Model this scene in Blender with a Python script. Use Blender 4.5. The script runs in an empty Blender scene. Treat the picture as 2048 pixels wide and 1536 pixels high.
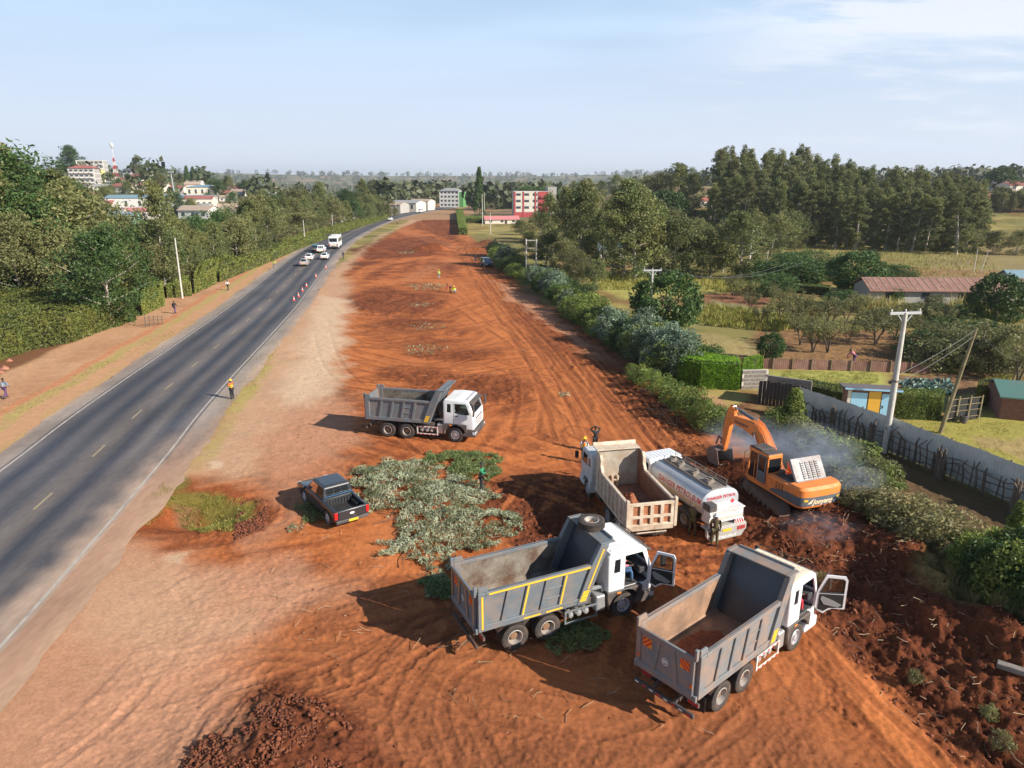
import bpy, bmesh, math, random
import numpy as np
from mathutils import Vector, Matrix
C = bpy.context
S = C.scene
R = math.radians
# ---------------------------------------------------------------- camera
CAM_H = 17.0; PITCH = 16.0; FPX = 1420.0
cd = bpy.data.cameras.new('camera'); cam = bpy.data.objects.new('camera', cd)
S.collection.objects.link(cam); S.camera = cam
cam.location = (0, 0, CAM_H); cam.rotation_euler = (R(90 - PITCH), 0, 0)
cd.sensor_width = 36.0; cd.lens = 36.0 * FPX / 2048.0; cd.clip_start = 0.5; cd.clip_end = 30000
# ---------------------------------------------------------------- light
SUN_EL = 30.0
SHX, SHY = -0.89, 0.455            # direction in which shadows fall
sunaz = math.atan2(-SHX, -SHY)    # compass angle of the sun from +Y towards +X
sl = bpy.data.lights.new('sun', 'SUN'); sl.energy = 5.0; sl.angle = R(0.55); sl.color = (1.0, 0.93, 0.82)
so = bpy.data.objects.new('sun', sl); S.collection.objects.link(so)
sd = Vector((math.sin(sunaz) * math.cos(R(SUN_EL)), math.cos(sunaz) * math.cos(R(SUN_EL)), math.sin(R(SUN_EL))))
so.rotation_euler = sd.to_track_quat('Z', 'Y').to_euler(); so.location = sd * 200
S.view_settings.view_transform = 'Standard'; S.view_settings.look = 'None'
S.view_settings.exposure = 0.70; S.view_settings.gamma = 1.0
W = bpy.data.worlds.new('World'); S.world = W; W.use_nodes = True
def build_world():
 nt = W.node_tree; N = nt.nodes; L = nt.links; N.clear()
 out = N.new('ShaderNodeOutputWorld'); bg = N.new('ShaderNodeBackground')
 sky = N.new('ShaderNodeTexSky'); sky.sky_type = 'NISHITA'; sky.sun_disc = False
 sky.sun_elevation = R(SUN_EL); sky.sun_rotation = sunaz
 sky.altitude = 1500; sky.air_density = 1.0; sky.dust_density = 0.8; sky.ozone_density = 2.0
 tc = N.new('ShaderNodeTexCoord'); sep = N.new('ShaderNodeSeparateXYZ')
 L.new(tc.outputs['Generated'], sep.inputs[0])
 def math_(op, a, b=None, clamp=False):
  m = N.new('ShaderNodeMath'); m.operation = op; m.use_clamp = clamp
  for i, v in enumerate((a, b)):
   if v is None: continue
   if isinstance(v, (int, float)): m.inputs[i].default_value = v
   else: L.new(v, m.inputs[i])
  return m.outputs[0]
 zc = math_('ADD', math_('MAXIMUM', sep.outputs['Z'], 0.0), 0.10)
 u = math_('DIVIDE', sep.outputs['X'], zc); v = math_('DIVIDE', sep.outputs['Y'], zc)
 cmb = N.new('ShaderNodeCombineXYZ'); L.new(u, cmb.inputs[0]); L.new(v, cmb.inputs[1])
 def noise(scale, det, rough, off, sx=1.0, sy=1.0):
  mp = N.new('ShaderNodeMapping'); mp.inputs['Location'].default_value = off
  mp.inputs['Scale'].default_value = (sx, sy, 1)
  L.new(cmb.outputs[0], mp.inputs[0])
  n = N.new('ShaderNodeTexNoise'); n.inputs['Scale'].default_value = scale
  n.inputs['Detail'].default_value = det; n.inputs['Roughness'].default_value = rough
  L.new(mp.outputs[0], n.inputs['Vector']); return n.outputs['Fac']
 def ramp(x, a, b, c=1.0):
  r = N.new('ShaderNodeMapRange'); r.interpolation_type = 'SMOOTHSTEP'
  r.inputs['From Min'].default_value = a; r.inputs['From Max'].default_value = b
  r.inputs['To Min'].default_value = 0; r.inputs['To Max'].default_value = c
  L.new(x, r.inputs[0]); return r.outputs[0]
 veil = ramp(noise(0.55, 4, 0.55, (3.1, 1.7, 0), 0.55, 1.0), 0.42, 0.72, 0.45)
 puff = ramp(noise(1.15, 6, 0.62, (7.4, 2.2, 0), 0.8, 1.25), 0.50, 0.70, 0.5)
 side = ramp(math_('DIVIDE', sep.outputs['X'], math_('MAXIMUM', sep.outputs['Y'], 0.05)), 0.12, 0.42, 1.0)
 lo = ramp(sep.outputs['Z'], 0.02, 0.10, 1.0)
 puff = math_('MULTIPLY', math_('MULTIPLY', puff, side), lo)
 zn = math_('ADD', sep.outputs['Z'], math_('MULTIPLY', math_('SUBTRACT', noise(2.6, 7, 0.66, (1.3, 5.1, 0), 0.45, 1.0), 0.5), 0.16))
 side2 = ramp(math_('DIVIDE', sep.outputs['X'], math_('MAXIMUM', sep.outputs['Y'], 0.05)), 0.16, 0.46, 1.0)
 bank = math_('MULTIPLY', math_('MULTIPLY', ramp(zn, 0.11, 0.165, 1.0), math_('SUBTRACT', 1.0, ramp(zn, 0.178, 0.205, 1.0))), side2)
 puff = math_('MULTIPLY', puff, math_('SUBTRACT', 1.0, ramp(sep.outputs['Z'], 0.26, 0.5, 1.0)))
 puff = math_('MAXIMUM', puff, math_('MULTIPLY', bank, 0.62))
 horiz = math_('SUBTRACT', 1.0, ramp(sep.outputs['Z'], -0.02, 0.34, 1.0))
 horiz = math_('MULTIPLY', math_('POWER', horiz, 1.5), 0.80)
 mx1 = N.new('ShaderNodeMixRGB'); L.new(sky.outputs[0], mx1.inputs[1]); mx1.inputs[2].default_value = (4.9, 6.9, 9.3, 1)
 L.new(math_('MULTIPLY', math_('ADD', veil, 0.72, True), math_('SUBTRACT', 1.0, ramp(sep.outputs['Z'], 0.24, 0.60, 0.92))), mx1.inputs[0])
 mx2 = N.new('ShaderNodeMixRGB'); L.new(mx1.outputs[0], mx2.inputs[1]); mx2.inputs[2].default_value = (7.4, 7.7, 8.7, 1)
 L.new(horiz, mx2.inputs[0])
 mx3 = N.new('ShaderNodeMixRGB'); L.new(mx2.outputs[0], mx3.inputs[1]); mx3.inputs[2].default_value = (9.3, 9.3, 9.8, 1)
 L.new(puff, mx3.inputs[0])
 L.new(mx3.outputs[0], bg.inputs[0]); bg.inputs['Strength'].default_value = 0.070
 L.new(bg.outputs[0], out.inputs['Surface'])
build_world()
S.cycles.volume_step_rate = 1.0 if hasattr(S, 'cycles') else 1.0
try:
 S.cycles.use_adaptive_sampling = True; S.cycles.max_bounces = 6; S.cycles.transparent_max_bounces = 12
except Exception: pass
# ---------------------------------------------------------------- helpers
def P(px, py, z=0.0):
 """ground point (x, y) under a pixel of the 2048 x 1536 photograph, on the plane z"""
 dx = (px - 1024) / FPX; dy = (py - 768) / FPX
 c, s = math.cos(R(PITCH)), math.sin(R(PITCH))
 d = (dx, c - dy * s, -s - dy * c)
 t = (z - CAM_H) / d[2]
 return (d[0] * t, d[1] * t)
rng = np.random.default_rng(7)
_T = rng.random((256, 256))
def vnoise(x, y, seed=0):
 x = np.asarray(x, float) + seed * 17.31; y = np.asarray(y, float) + seed * 9.77
 ix = np.floor(x).astype(np.int64); iy = np.floor(y).astype(np.int64)
 fx = x - ix; fy = y - iy
 fx = fx * fx * (3 - 2 * fx); fy = fy * fy * (3 - 2 * fy)
 a = _T[ix & 255, iy & 255]; b = _T[(ix + 1) & 255, iy & 255]
 c = _T[ix & 255, (iy + 1) & 255]; d = _T[(ix + 1) & 255, (iy + 1) & 255]
 return (a * (1 - fx) + b * fx) * (1 - fy) + (c * (1 - fx) + d * fx) * fy
def fbm(x, y, octs=4, seed=0, gain=0.5):
 s = 0; a = 1; t = 0
 for o in range(octs):
  s = s + a * vnoise(x * 2 ** o, y * 2 ** o, seed + o * 3); t += a; a *= gain
 return s / t
def sm(a, b, x):
 t = np.clip((x - a) / (b - a), 0, 1); return t * t * (3 - 2 * t)
def lin(r, g, b):
 f = lambda v: ((v / 255 + 0.055) / 1.055) ** 2.4 if v > 10 else v / 255 / 12.92
 return (f(r), f(g), f(b))
def dist_poly(x, y, pts):
 """distance to a polyline, arc length along it and signed side"""
 best = np.full(x.shape, 1e9); sl_ = np.zeros(x.shape); sg = np.zeros(x.shape); s0 = 0.0
 for (ax, ay), (bx, by) in zip(pts[:-1], pts[1:]):
  ux, uy = bx - ax, by - ay; L_ = math.hypot(ux, uy)
  if L_ < 1e-9: continue
  ux /= L_; uy /= L_
  t = np.clip((x - ax) * ux + (y - ay) * uy, 0, L_)
  ddx = x - ax - t * ux; ddy = y - ay - t * uy
  d = np.hypot(ddx, ddy); m = d < best
  best = np.where(m, d, best); sl_ = np.where(m, s0 + t, sl_)
  sg = np.where(m, np.sign(ux * ddy - uy * ddx), sg); s0 += L_
 return best, sl_, sg
def smooth_pts(pts, n=6):
 """Catmull-Rom"""
 if len(pts) < 3: return [tuple(p) for p in pts]
 p = [pts[0]] + list(pts) + [pts[-1]]; out = []
 for i in range(1, len(p) - 2):
  for k in range(n):
   t = k / n; a, b, c, d = (np.array(p[i + j], float) for j in (-1, 0, 1, 2))
   out.append(tuple(0.5 * ((2 * b) + (c - a) * t + (2 * a - 5 * b + 4 * c - d) * t * t + (3 * b - a - 3 * c + d) * t ** 3)))
 out.append(tuple(pts[-1])); return out
def inside(x, y, poly):
 r = np.zeros(x.shape, bool); n = len(poly)
 for i in range(n):
  x1, y1 = poly[i]; x2, y2 = poly[(i + 1) % n]
  if y1 == y2: continue
  r ^= ((y1 > y) != (y2 > y)) & (x < (x2 - x1) * (y - y1) / (y2 - y1) + x1)
 return r
def polymask(x, y, poly, soft):
 d, _, _ = dist_poly(x, y, list(poly) + [poly[0]])
 d = np.where(inside(x, y, poly), d, -d)
 return sm(-soft, soft, d)
def PP(*pts): return [P(*p) for p in pts]
class MB:
 """collects vertices and faces, then links them as ONE mesh object"""
 def __init__(s): s.v = []; s.f = []; s.m = []; s.cur = 0
 def mat(s, i): s.cur = i; return s
 def add(s, vs, fs):
  o = len(s.v); s.v += [tuple(v) for v in vs]; s.f += [tuple(i + o for i in f) for f in fs]; s.m += [s.cur] * len(fs); return s
 def box(s, x0, x1, y0, y1, z0, z1, M=None):
  vs = [(x, y, z) for z in (z0, z1) for y in (y0, y1) for x in (x0, x1)]
  if M is not None: vs = [tuple(M @ Vector(v)) for v in vs]
  return s.add(vs, [(0, 2, 3, 1), (4, 5, 7, 6), (0, 1, 5, 4), (2, 6, 7, 3), (0, 4, 6, 2), (1, 3, 7, 5)])
 def prism(s, pts, y0, y1, axis='y'):
  """polygon in x,z (axis y), x,y (axis z) or y,z (axis x) pulled along the axis"""
  n = len(pts)
  def mk(p, t): return {'y': (p[0], t, p[1]), 'z': (p[0], p[1], t), 'x': (t, p[0], p[1])}[axis]
  vs = [mk(p, y0) for p in pts] + [mk(p, y1) for p in pts]
  fs = [tuple(range(n)), tuple(range(2 * n - 1, n - 1, -1))] + [(i + n, (i + 1) % n + n, (i + 1) % n, i) for i in range(n)]
  return s.add(vs, fs)
 def bar(s, a, b, w, h=None, up=(0, 0, 1)):
  a = Vector(a); b = Vector(b); h = w if h is None else h
  d = (b - a).normalized(); u = Vector(up)
  if abs(d.dot(u)) > 0.99: u = Vector((1, 0, 0))
  r = d.cross(u).normalized() * w / 2; t = r.cross(d).normalized() * h / 2
  vs = [a - r - t, a + r - t, a + r + t, a - r + t, b - r - t, b + r - t, b + r + t, b - r + t]
  return s.add(vs, [(0, 1, 2, 3), (7, 6, 5, 4), (0, 4, 5, 1), (1, 5, 6, 2), (2, 6, 7, 3), (3, 7, 4, 0)])
 def tube(s, pts, rad, n=8, caps=True):
  pts = [Vector(p) for p in pts]; k = len(pts)
  rad = [rad] * k if isinstance(rad, (int, float)) else rad
  vs = []; ref = None
  for i, p in enumerate(pts):
   d = (pts[min(i + 1, k - 1)] - pts[max(i - 1, 0)]).normalized()
   if ref is None:
    ref = Vector((0, 0, 1)) if abs(d.z) < 0.9 else Vector((1, 0, 0))
   a = d.cross(ref).normalized(); b = d.cross(a).normalized(); ref = a.cross(d)
   for j in range(n):
    t = 2 * math.pi * j / n; vs.append(p + (a * math.cos(t) + b * math.sin(t)) * rad[i])
  fs = [(i * n + j, i * n + (j + 1) % n, (i + 1) * n + (j + 1) % n, (i + 1) * n + j) for i in range(k - 1) for j in range(n)]
  if caps: fs += [tuple(range(n - 1, -1, -1)), tuple(range((k - 1) * n, k * n))]
  return s.add(vs, fs)
 def lathe(s, prof, n=24, c=(0, 0, 0), axis='y', closed=False):
  """profile of (radius, along) turned about the axis through c"""
  vs = []
  for r_, a in prof:
   for j in range(n):
    t = 2 * math.pi * j / n; u, v = r_ * math.cos(t), r_ * math.sin(t)
    vs.append({'y': (c[0] + u, c[1] + a, c[2] + v), 'z': (c[0] + u, c[1] + v, c[2] + a), 'x': (c[0] + a, c[1] + u, c[2] + v)}[axis])
  k = len(prof)
  fs = [(i * n + j, i * n + (j + 1) % n, (i + 1) * n + (j + 1) % n, (i + 1) * n + j) for i in range(k - 1) for j in range(n)]
  return s.add(vs, fs)
 def build(s, name, mats, parent=None, bevel=0, smooth=False, seg=1):
  me = bpy.data.meshes.new(name); me.from_pydata(s.v, [], s.f)
  mats = mats if isinstance(mats, (list, tuple)) else [mats]
  for m in mats: me.materials.append(m)
  if len(mats) > 1: me.polygons.foreach_set('material_index', s.m)
  bm = bmesh.new(); bm.from_mesh(me); bmesh.ops.recalc_face_normals(bm, faces=bm.faces); bm.to_mesh(me); bm.free()
  if smooth:
   me.polygons.foreach_set('use_smooth', [True] * len(me.polygons))
   try: me.set_sharp_from_angle(angle=R(38))
   except Exception: pass
  o = bpy.data.objects.new(name, me); S.collection.objects.link(o)
  if parent is not None: o.parent = parent
  if bevel:
   b = o.modifiers.new('bevel', 'BEVEL'); b.width = bevel; b.segments = seg; b.limit_method = 'ANGLE'; b.angle_limit = R(35)
  return o
def np_mesh(name, verts, faces, mats, parent=None, matidx=None, smooth=False, col=None):
 """fast mesh from numpy arrays; faces is an (n, k) array"""
 verts = np.asarray(verts, np.float32); faces = np.asarray(faces, np.int32)
 me = bpy.data.meshes.new(name); k = faces.shape[1]
 me.vertices.add(len(verts)); me.vertices.foreach_set('co', verts.ravel())
 me.loops.add(faces.size); me.loops.foreach_set('vertex_index', faces.ravel())
 me.polygons.add(len(faces)); me.polygons.foreach_set('loop_start', np.arange(0, faces.size, k, dtype=np.int32))
 for m in (mats if isinstance(mats, (list, tuple)) else [mats]): me.materials.append(m)
 if matidx is not None: me.polygons.foreach_set('material_index', np.asarray(matidx, np.int32))
 if smooth: me.polygons.foreach_set('use_smooth', np.ones(len(faces), bool))
 me.update(calc_edges=True)
 if col is not None:
  a = me.color_attributes.new('Col', 'FLOAT_COLOR', 'POINT')
  c4 = np.ones((len(verts), 4), np.float32); c4[:, :col.shape[1]] = col; a.data.foreach_set('color', c4.ravel())
 o = bpy.data.objects.new(name, me); S.collection.objects.link(o)
 if parent is not None: o.parent = parent
 return o
def empty(name, loc, rz=0, label=None, cat=None, group=None):
 o = bpy.data.objects.new(name, None); S.collection.objects.link(o); o.empty_display_size = 0.3
 o.location = loc; o.rotation_euler = (0, 0, rz); tag(o, label, cat, group); return o
def tag(o, label=None, cat=None, group=None, kind=None):
 if label: o['label'] = label
 if cat: o['category'] = cat
 if group: o['group'] = group
 if kind: o['kind'] = kind
 return o
_kids = {}
def kids(o):
 return [c for c in S.collection.objects if c.parent == o]
def copy_tree(o, tree=None, parent=None):
 c = o.copy(); S.collection.objects.link(c); c.parent = parent
 for ch, sub in tree: copy_tree(ch, sub, c)
 return c
def tree_of(o):
 return [(c, tree_of(c)) for c in kids(o)]
_m = {}
def mat(name, col, rough=0.6, metal=0.0, var=0.0, vscale=3.0, dust=0.0, dustcol=(0.30, 0.13, 0.06), bump=0.0, bscale=20, spec=0.5, coat=0.0, trans=0, dscale=1.2, emit=None):
 if name in _m: return _m[name]
 m = bpy.data.materials.new(name); m.use_nodes = True; nt = m.node_tree; N = nt.nodes; L = nt.links
 b = N['Principled BSDF']; b.inputs['Roughness'].default_value = rough; b.inputs['Metallic'].default_value = metal
 b.inputs['Specular IOR Level'].default_value = spec; b.inputs['Coat Weight'].default_value = coat
 if trans: b.inputs['Transmission Weight'].default_value = trans
 tc = N.new('ShaderNodeTexCoord')
 src = None
 if var > 0:
  n = N.new('ShaderNodeTexNoise'); n.inputs['Scale'].default_value = vscale; n.inputs['Detail'].default_value = 6; n.inputs['Roughness'].default_value = 0.6
  L.new(tc.outputs['Object'], n.inputs['Vector'])
  mr = N.new('ShaderNodeMapRange'); mr.inputs['From Min'].default_value = 0.3; mr.inputs['From Max'].default_value = 0.7
  mr.inputs['To Min'].default_value = 1 - var; mr.inputs['To Max'].default_value = 1 + var; L.new(n.outputs['Fac'], mr.inputs[0])
  vm = N.new('ShaderNodeVectorMath'); vm.operation = 'SCALE'; vm.inputs[0].default_value = col; L.new(mr.outputs[0], vm.inputs['Scale'])
  src = vm.outputs[0]
 if dust > 0:
  n = N.new('ShaderNodeTexNoise'); n.inputs['Scale'].default_value = dscale; n.inputs['Detail'].default_value = 8; n.inputs['Roughness'].default_value = 0.7
  L.new(tc.outputs['Object'], n.inputs['Vector'])
  mr = N.new('ShaderNodeMapRange'); mr.inputs['From Min'].default_value = 0.62 - 0.35 * dust; mr.inputs['From Max'].default_value = 0.95 - 0.35 * dust
  mr.inputs['To Max'].default_value = min(1, 0.5 + dust * .6); L.new(n.outputs['Fac'], mr.inputs[0])
  mx = N.new('ShaderNodeMixRGB'); L.new(mr.outputs[0], mx.inputs[0]); mx.inputs[2].default_value = (*dustcol, 1)
  if src is not None: L.new(src, mx.inputs[1])
  else: mx.inputs[1].default_value = (*col, 1)
  src = mx.outputs[0]
  mr2 = N.new('ShaderNodeMapRange'); mr2.inputs['To Min'].default_value = rough; mr2.inputs['To Max'].default_value = 0.92; L.new(mr.outputs[0], mr2.inputs[0])
  L.new(mr2.outputs[0], b.inputs['Roughness'])
 if src is not None: L.new(src, b.inputs['Base Color'])
 else: b.inputs['Base Color'].default_value = (*col, 1)
 if bump > 0:
  n = N.new('ShaderNodeTexNoise'); n.inputs['Scale'].default_value = bscale; n.inputs['Detail'].default_value = 5
  L.new(tc.outputs['Object'], n.inputs['Vector']); bp = N.new('ShaderNodeBump'); bp.inputs['Strength'].default_value = bump
  bp.inputs['Distance'].default_value = 0.02; L.new(n.outputs['Fac'], bp.inputs['Height']); L.new(bp.outputs[0], b.inputs['Normal'])
 if emit: b.inputs['Emission Color'].default_value = (*emit, 1); b.inputs['Emission Strength'].default_value = 1
 _m[name] = m; return m
def vmat(name, rough=0.9, bump=0.5, spec=0.2, nvar=((0.35, 3, .25), (2.5, 5, .35), (12, 4, .35)), bscale=6, bdist=.06, sat=None, trans=False):
 """material coloured by the vertex colour 'Col' with several scales of noise"""
 m = bpy.data.materials.new(name); m.use_nodes = True; nt = m.node_tree; N = nt.nodes; L = nt.links
 b = N['Principled BSDF']; b.inputs['Roughness'].default_value = rough; b.inputs['Specular IOR Level'].default_value = spec
 at = N.new('ShaderNodeAttribute'); at.attribute_name = 'Col'; geo = N.new('ShaderNodeNewGeometry')
 cur = at.outputs['Color']
 for sc, det, amp in nvar:
  n = N.new('ShaderNodeTexNoise'); n.inputs['Scale'].default_value = sc; n.inputs['Detail'].default_value = det; n.inputs['Roughness'].default_value = .65
  L.new(geo.outputs['Position'], n.inputs['Vector'])
  mr = N.new('ShaderNodeMapRange'); mr.inputs['From Min'].default_value = 0.3; mr.inputs['From Max'].default_value = 0.7
  mr.inputs['To Min'].default_value = -amp; mr.inputs['To Max'].default_value = amp; L.new(n.outputs['Fac'], mr.inputs[0])
  k1 = N.new('ShaderNodeMath'); k1.operation = 'MULTIPLY_ADD'; k1.inputs[1].default_value = .75; k1.inputs[2].default_value = .30; L.new(at.outputs['Alpha'], k1.inputs[0])
  k2 = N.new('ShaderNodeMath'); k2.operation = 'MULTIPLY_ADD'; k2.inputs[2].default_value = 1; L.new(mr.outputs[0], k2.inputs[0]); L.new(k1.outputs[0], k2.inputs[1])
  vm = N.new('ShaderNodeVectorMath'); vm.operation = 'SCALE'; L.new(cur, vm.inputs[0]); L.new(k2.outputs[0], vm.inputs['Scale']); cur = vm.outputs[0]
 L.new(cur, b.inputs['Base Color'])
 if bump:
  n = N.new('ShaderNodeTexNoise'); n.inputs['Scale'].default_value = bscale; n.inputs['Detail'].default_value = 6; n.inputs['Roughness'].default_value = .65
  L.new(geo.outputs['Position'], n.inputs['Vector']); bp = N.new('ShaderNodeBump'); q_ = N.new('ShaderNodeMath'); q_.operation = 'MULTIPLY'; q_.inputs[1].default_value = bump; L.new(at.outputs['Alpha'], q_.inputs[0]); L.new(q_.outputs[0], bp.inputs['Strength'])
  bp.inputs['Distance'].default_value = bdist; L.new(n.outputs['Fac'], bp.inputs['Height']); L.new(bp.outputs[0], b.inputs['Normal'])
 return m
# ---------------------------------------------------------------- terrain
PIT = P(388, 1022)
MOUNDS = [  # (x, y, radius, height)
 (*P(868, 500), 5.0, 1.7), (*P(838, 502), 3.6, 1.0), (*P(950, 500), 6.0, 1.0), (*P(975, 488), 5.0, 1.2), (*P(735, 500), 5, .7),
 (*P(560, 1560), 5.0, 0.9), (*P(1625, 1085), 2.6, 0.75), (*P(1560, 1085), 1.6, 0.5), (*P(1500, 945), 2.6, 0.75), (*P(1545, 975), 2.2, .5), (*P(1325, 1175), 1.0, 0.45), (*P(1780, 1150), 2.2, .5), (*P(1650, 1150), 2.2, .35),
 (*P(1860, 1250), 2.0, 0.55), (*P(1720, 1230), 1.8, .35), (*P(2010, 1330), 2.2, 0.6), (*P(1300, 800), 3.0, .4)]
BERM = smooth_pts(PP((1660, 1040), (1740, 1085), (1835, 1160), (1905, 1240), (1990, 1300), (2120, 1400)))
GUL = smooth_pts(PP((1690, 1250), (1790, 1370), (1900, 1460), (1990, 1580)))
ROADC = smooth_pts([(-19.5, -60), (-20.4, -10), (-23.2, 17), (-26.4, 40), (-28.9, 55), (-34.3, 95), (-40, 130), (-46.8, 172), (-53, 225), (-56.8, 290), (-57, 345), (-52, 410), (-40, 490), (-20, 580), (10, 680), (60, 800)], 8)
def base_z(x, y):
 x = np.asarray(x, float); y = np.asarray(y, float)
 r = np.hypot(x, y); az = np.degrees(np.arctan2(x, np.maximum(y, 1e-3)))
 front = sm(-20, 60, y)
 z = 15.5 * sm(-13, -27, az) * sm(320, 600, r) * front
 z = z + 12.5 * sm(3.5, 12, az) * sm(235, 430, r) * front
 z = z - 26 * sm(560, 1500, r) * (1 - sm(2600, 4200, r)) * sm(-26, -16, az) * (1 - .6 * sm(6, 16, az))
 far = sm(1900, 4600, r)
 z = z + far * (26 + 26 * fbm(x / 900, y / 900, 4, 5)) + sm(1200, 2200, r) * 10 * (fbm(x / 260, y / 260, 3, 8) - .5)
 for mx_, my_, mr, mh in MOUNDS:
  z = z + mh * np.exp(-((x - mx_) ** 2 + (y - my_) ** 2) / (mr * .62) ** 2)
 z = z - 1.1 * np.exp(-(((x - PIT[0]) / 2.2) ** 2 + ((y - PIT[1]) / 1.5) ** 2))
 return z
def berm_z(x, y):
 d, s_, sg = dist_poly(x, y, BERM)
 d2, _, g2 = dist_poly(x, y, GUL)
 return 1.15 * np.exp(-(d / 1.7) ** 2) * (0.35 + 1.1 * fbm(x / 1.4, y / 1.4, 3, 3)) - .25 * np.exp(-(d2 / .9) ** 2) + .24 * np.exp(-(d2 - 2.2) ** 2 / 1.6) * sm(.42, .62, fbm(x / 1.1, y / 1.1, 3, 13)) * sm(0, .8, d2) * (g2 > 0)
def gz(x, y):
 x = np.array([x], float); y = np.array([y], float)
 return float((base_z(x, y) + (berm_z(x, y) if y[0] < 60 else 0))[0])
K_ORANGE = (0.40, 0.122, 0.038); K_DARK = (0.115, 0.034, 0.015); K_MID = (0.225, 0.063, 0.022); K_PALE = (0.47, 0.30, 0.185); K_PINK = (0.43, 0.22, 0.13)
K_BLEACH = (0.54, 0.38, 0.25); K_GRASS = (0.150, 0.140, 0.030); K_STRAW = (0.36, 0.28, 0.095); K_FIELD = (0.215, 0.185, 0.062); K_EARTH = (0.180, 0.082, 0.040); K_GREEN = (0.06, 0.075, 0.02); K_TAN = (0.34, 0.22, 0.12)
ang_in = np.arange(-41.0, 41.01, 0.14); ang_out = np.concatenate([np.arange(41.5, 60, 0.7), np.arange(62, 299, 3.0), np.arange(300, 318.9, 0.7)])
ANG = np.radians(np.concatenate([ang_in, ang_out]))
rr = [0.5, 4, 8, 11]; r_ = 13.0
while r_ < 6500:
 rr.append(r_); r_ *= 1.0034 if r_ < 90 else (1.006 if r_ < 300 else (1.012 if r_ < 1200 else 1.03))
RR = np.array(rr)
A_, R_ = np.meshgrid(ANG, RR); GX = (np.sin(A_) * R_).ravel(); GY = (np.cos(A_) * R_).ravel()
NA, NR = len(ANG), len(RR)
GZ = base_z(GX, GY); rad = R_.ravel()
near = np.where((rad < 330) & (GY > 5))[0]
x, y = GX[near], GY[near]
col = np.tile(np.array(K_FIELD), (len(near), 1)); hz = np.zeros(len(near)); rough = np.zeros(len(near))
wx = x + 1.6 * (fbm(x / 2.3, y / 2.3, 4, 21) - .5) * 2; wy = y + 1.6 * (fbm(x / 2.3, y / 2.3, 4, 31) - .5) * 2   # warped coordinates for ragged borders
n1 = fbm(x / 6, y / 6, 5, 2); n2 = fbm(x / 1.1, y / 1.1, 4, 4); n3 = fbm(x / .35, y / .35, 3, 6)
def paint(m, c, ro=None, keep=0.0):
 global col, rough
 m = np.clip(m, 0, 1)[:, None]; col = col * (1 - m) + np.array(c) * m
 if ro is not None: rough = rough * (1 - m[:, 0]) + ro * m[:, 0]
def zone(pts, c, soft=1.0, ro=None, amt=1.0, warp=True):
 poly = PP(*pts); m = polymask(wx if warp else x, wy if warp else y, poly, soft) * amt
 paint(m, c, ro); return m
fm = sm(.42, .58, fbm(x / 14, y / 14, 3, 44)); paint(fm * .7, K_STRAW); paint(sm(.5, .65, fbm(x / 5, y / 5, 4, 45)) * .45, K_GREEN); paint(sm(.55, .68, fbm(x / 9, y / 7, 4, 47)) * .6, K_EARTH)
rd, rs, rsg = dist_poly(x, y, ROADC); off = rd * np.where(rsg > 0, -1, 1)   # + right of the road, - left
paint(sm(-15, -17, off), K_EARTH); paint(sm(-17, -22, off) * sm(.42, .6, n1), K_GREEN)
SITE = [(-200, 1700), (300, 1020), (640, 560), (850, 425), (905, 418), (935, 470), (990, 520), (1050, 590), (1160, 660), (1240, 710), (1300, 760), (1400, 830), (1480, 880), (1560, 960), (1700, 1020), (1830, 1150), (1920, 1240), (2060, 1320), (2400, 1600), (1600, 2600), (-400, 2600)]
site = zone(SITE, K_ORANGE, 1.2, .4)
so_ = site
paint(so_ * sm(.40, .62, n1) * .50, K_MID); paint(so_ * sm(.52, .66, fbm(x / 2.6, y / 2.6, 4, 9)) * .5, K_DARK)
for pts, a in (
 ([(1000, 560), (1080, 600), (1180, 670), (1260, 740), (1330, 800), (1400, 880), (1480, 960), (1500, 1060), (1340, 900), (1220, 800), (1130, 700), (1010, 610)], .8),
 ([(1400, 900), (1560, 950), (1720, 1030), (1850, 1160), (1960, 1260), (2200, 1420), (2200, 1700), (1900, 1500), (1760, 1380), (1650, 1260), (1560, 1130), (1430, 1080)], .97),
 ([(500, 1400), (560, 1400), (700, 1470), (760, 1560), (640, 1700), (380, 1650), (440, 1480)], .95),
 ([(985, 960), (1160, 950), (1230, 1080), (1180, 1200), (1040, 1100), (960, 1010)], .85),
 ([(930, 1200), (1260, 1100), (1300, 1300), (1260, 1420), (1120, 1300)], .5),
 ([(690, 590), (760, 578), (860, 590), (890, 605), (860, 625), (770, 628), (700, 615)], .75),
 ([(715, 655), (800, 640), (900, 642), (935, 660), (860, 672), (760, 670)], .85),
 ([(750, 690), (840, 688), (980, 700), (1010, 715), (940, 722), (820, 712)], .65),
 ([(755, 735), (860, 728), (920, 745), (910, 775), (830, 775), (765, 755)], .75),
 ([(925, 745), (1040, 745), (1080, 775), (1040, 810), (930, 800)], .8),
 ([(700, 500), (760, 480), (860, 472), (900, 490), (860, 512), (740, 520)], .8),
 ([(700, 520), (790, 525), (760, 560), (700, 560)], .7),
 ([(830, 425), (905, 425), (925, 470), (960, 500), (900, 480), (830, 455)], .7),
 ([(860, 525), (940, 525), (900, 545), (830, 545)], .6),
 ([(930, 480), (1000, 490), (1010, 520), (960, 520)], .8),
 ([(640, 770), (720, 760), (740, 800), (700, 820)], .5),
 ([(880, 560), (1000, 560), (1100, 640), (1180, 740), (1150, 760), (1040, 660), (960, 600)], .45),
 ([(1300, 1420), (1700, 1400), (1900, 1560), (1300, 1560)], .55),
 ([(1030, 1020), (1500, 1060), (1500, 1160), (1330, 1160)], .5)):
 m = zone(pts, K_DARK, .9, 1.0, a)
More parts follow.
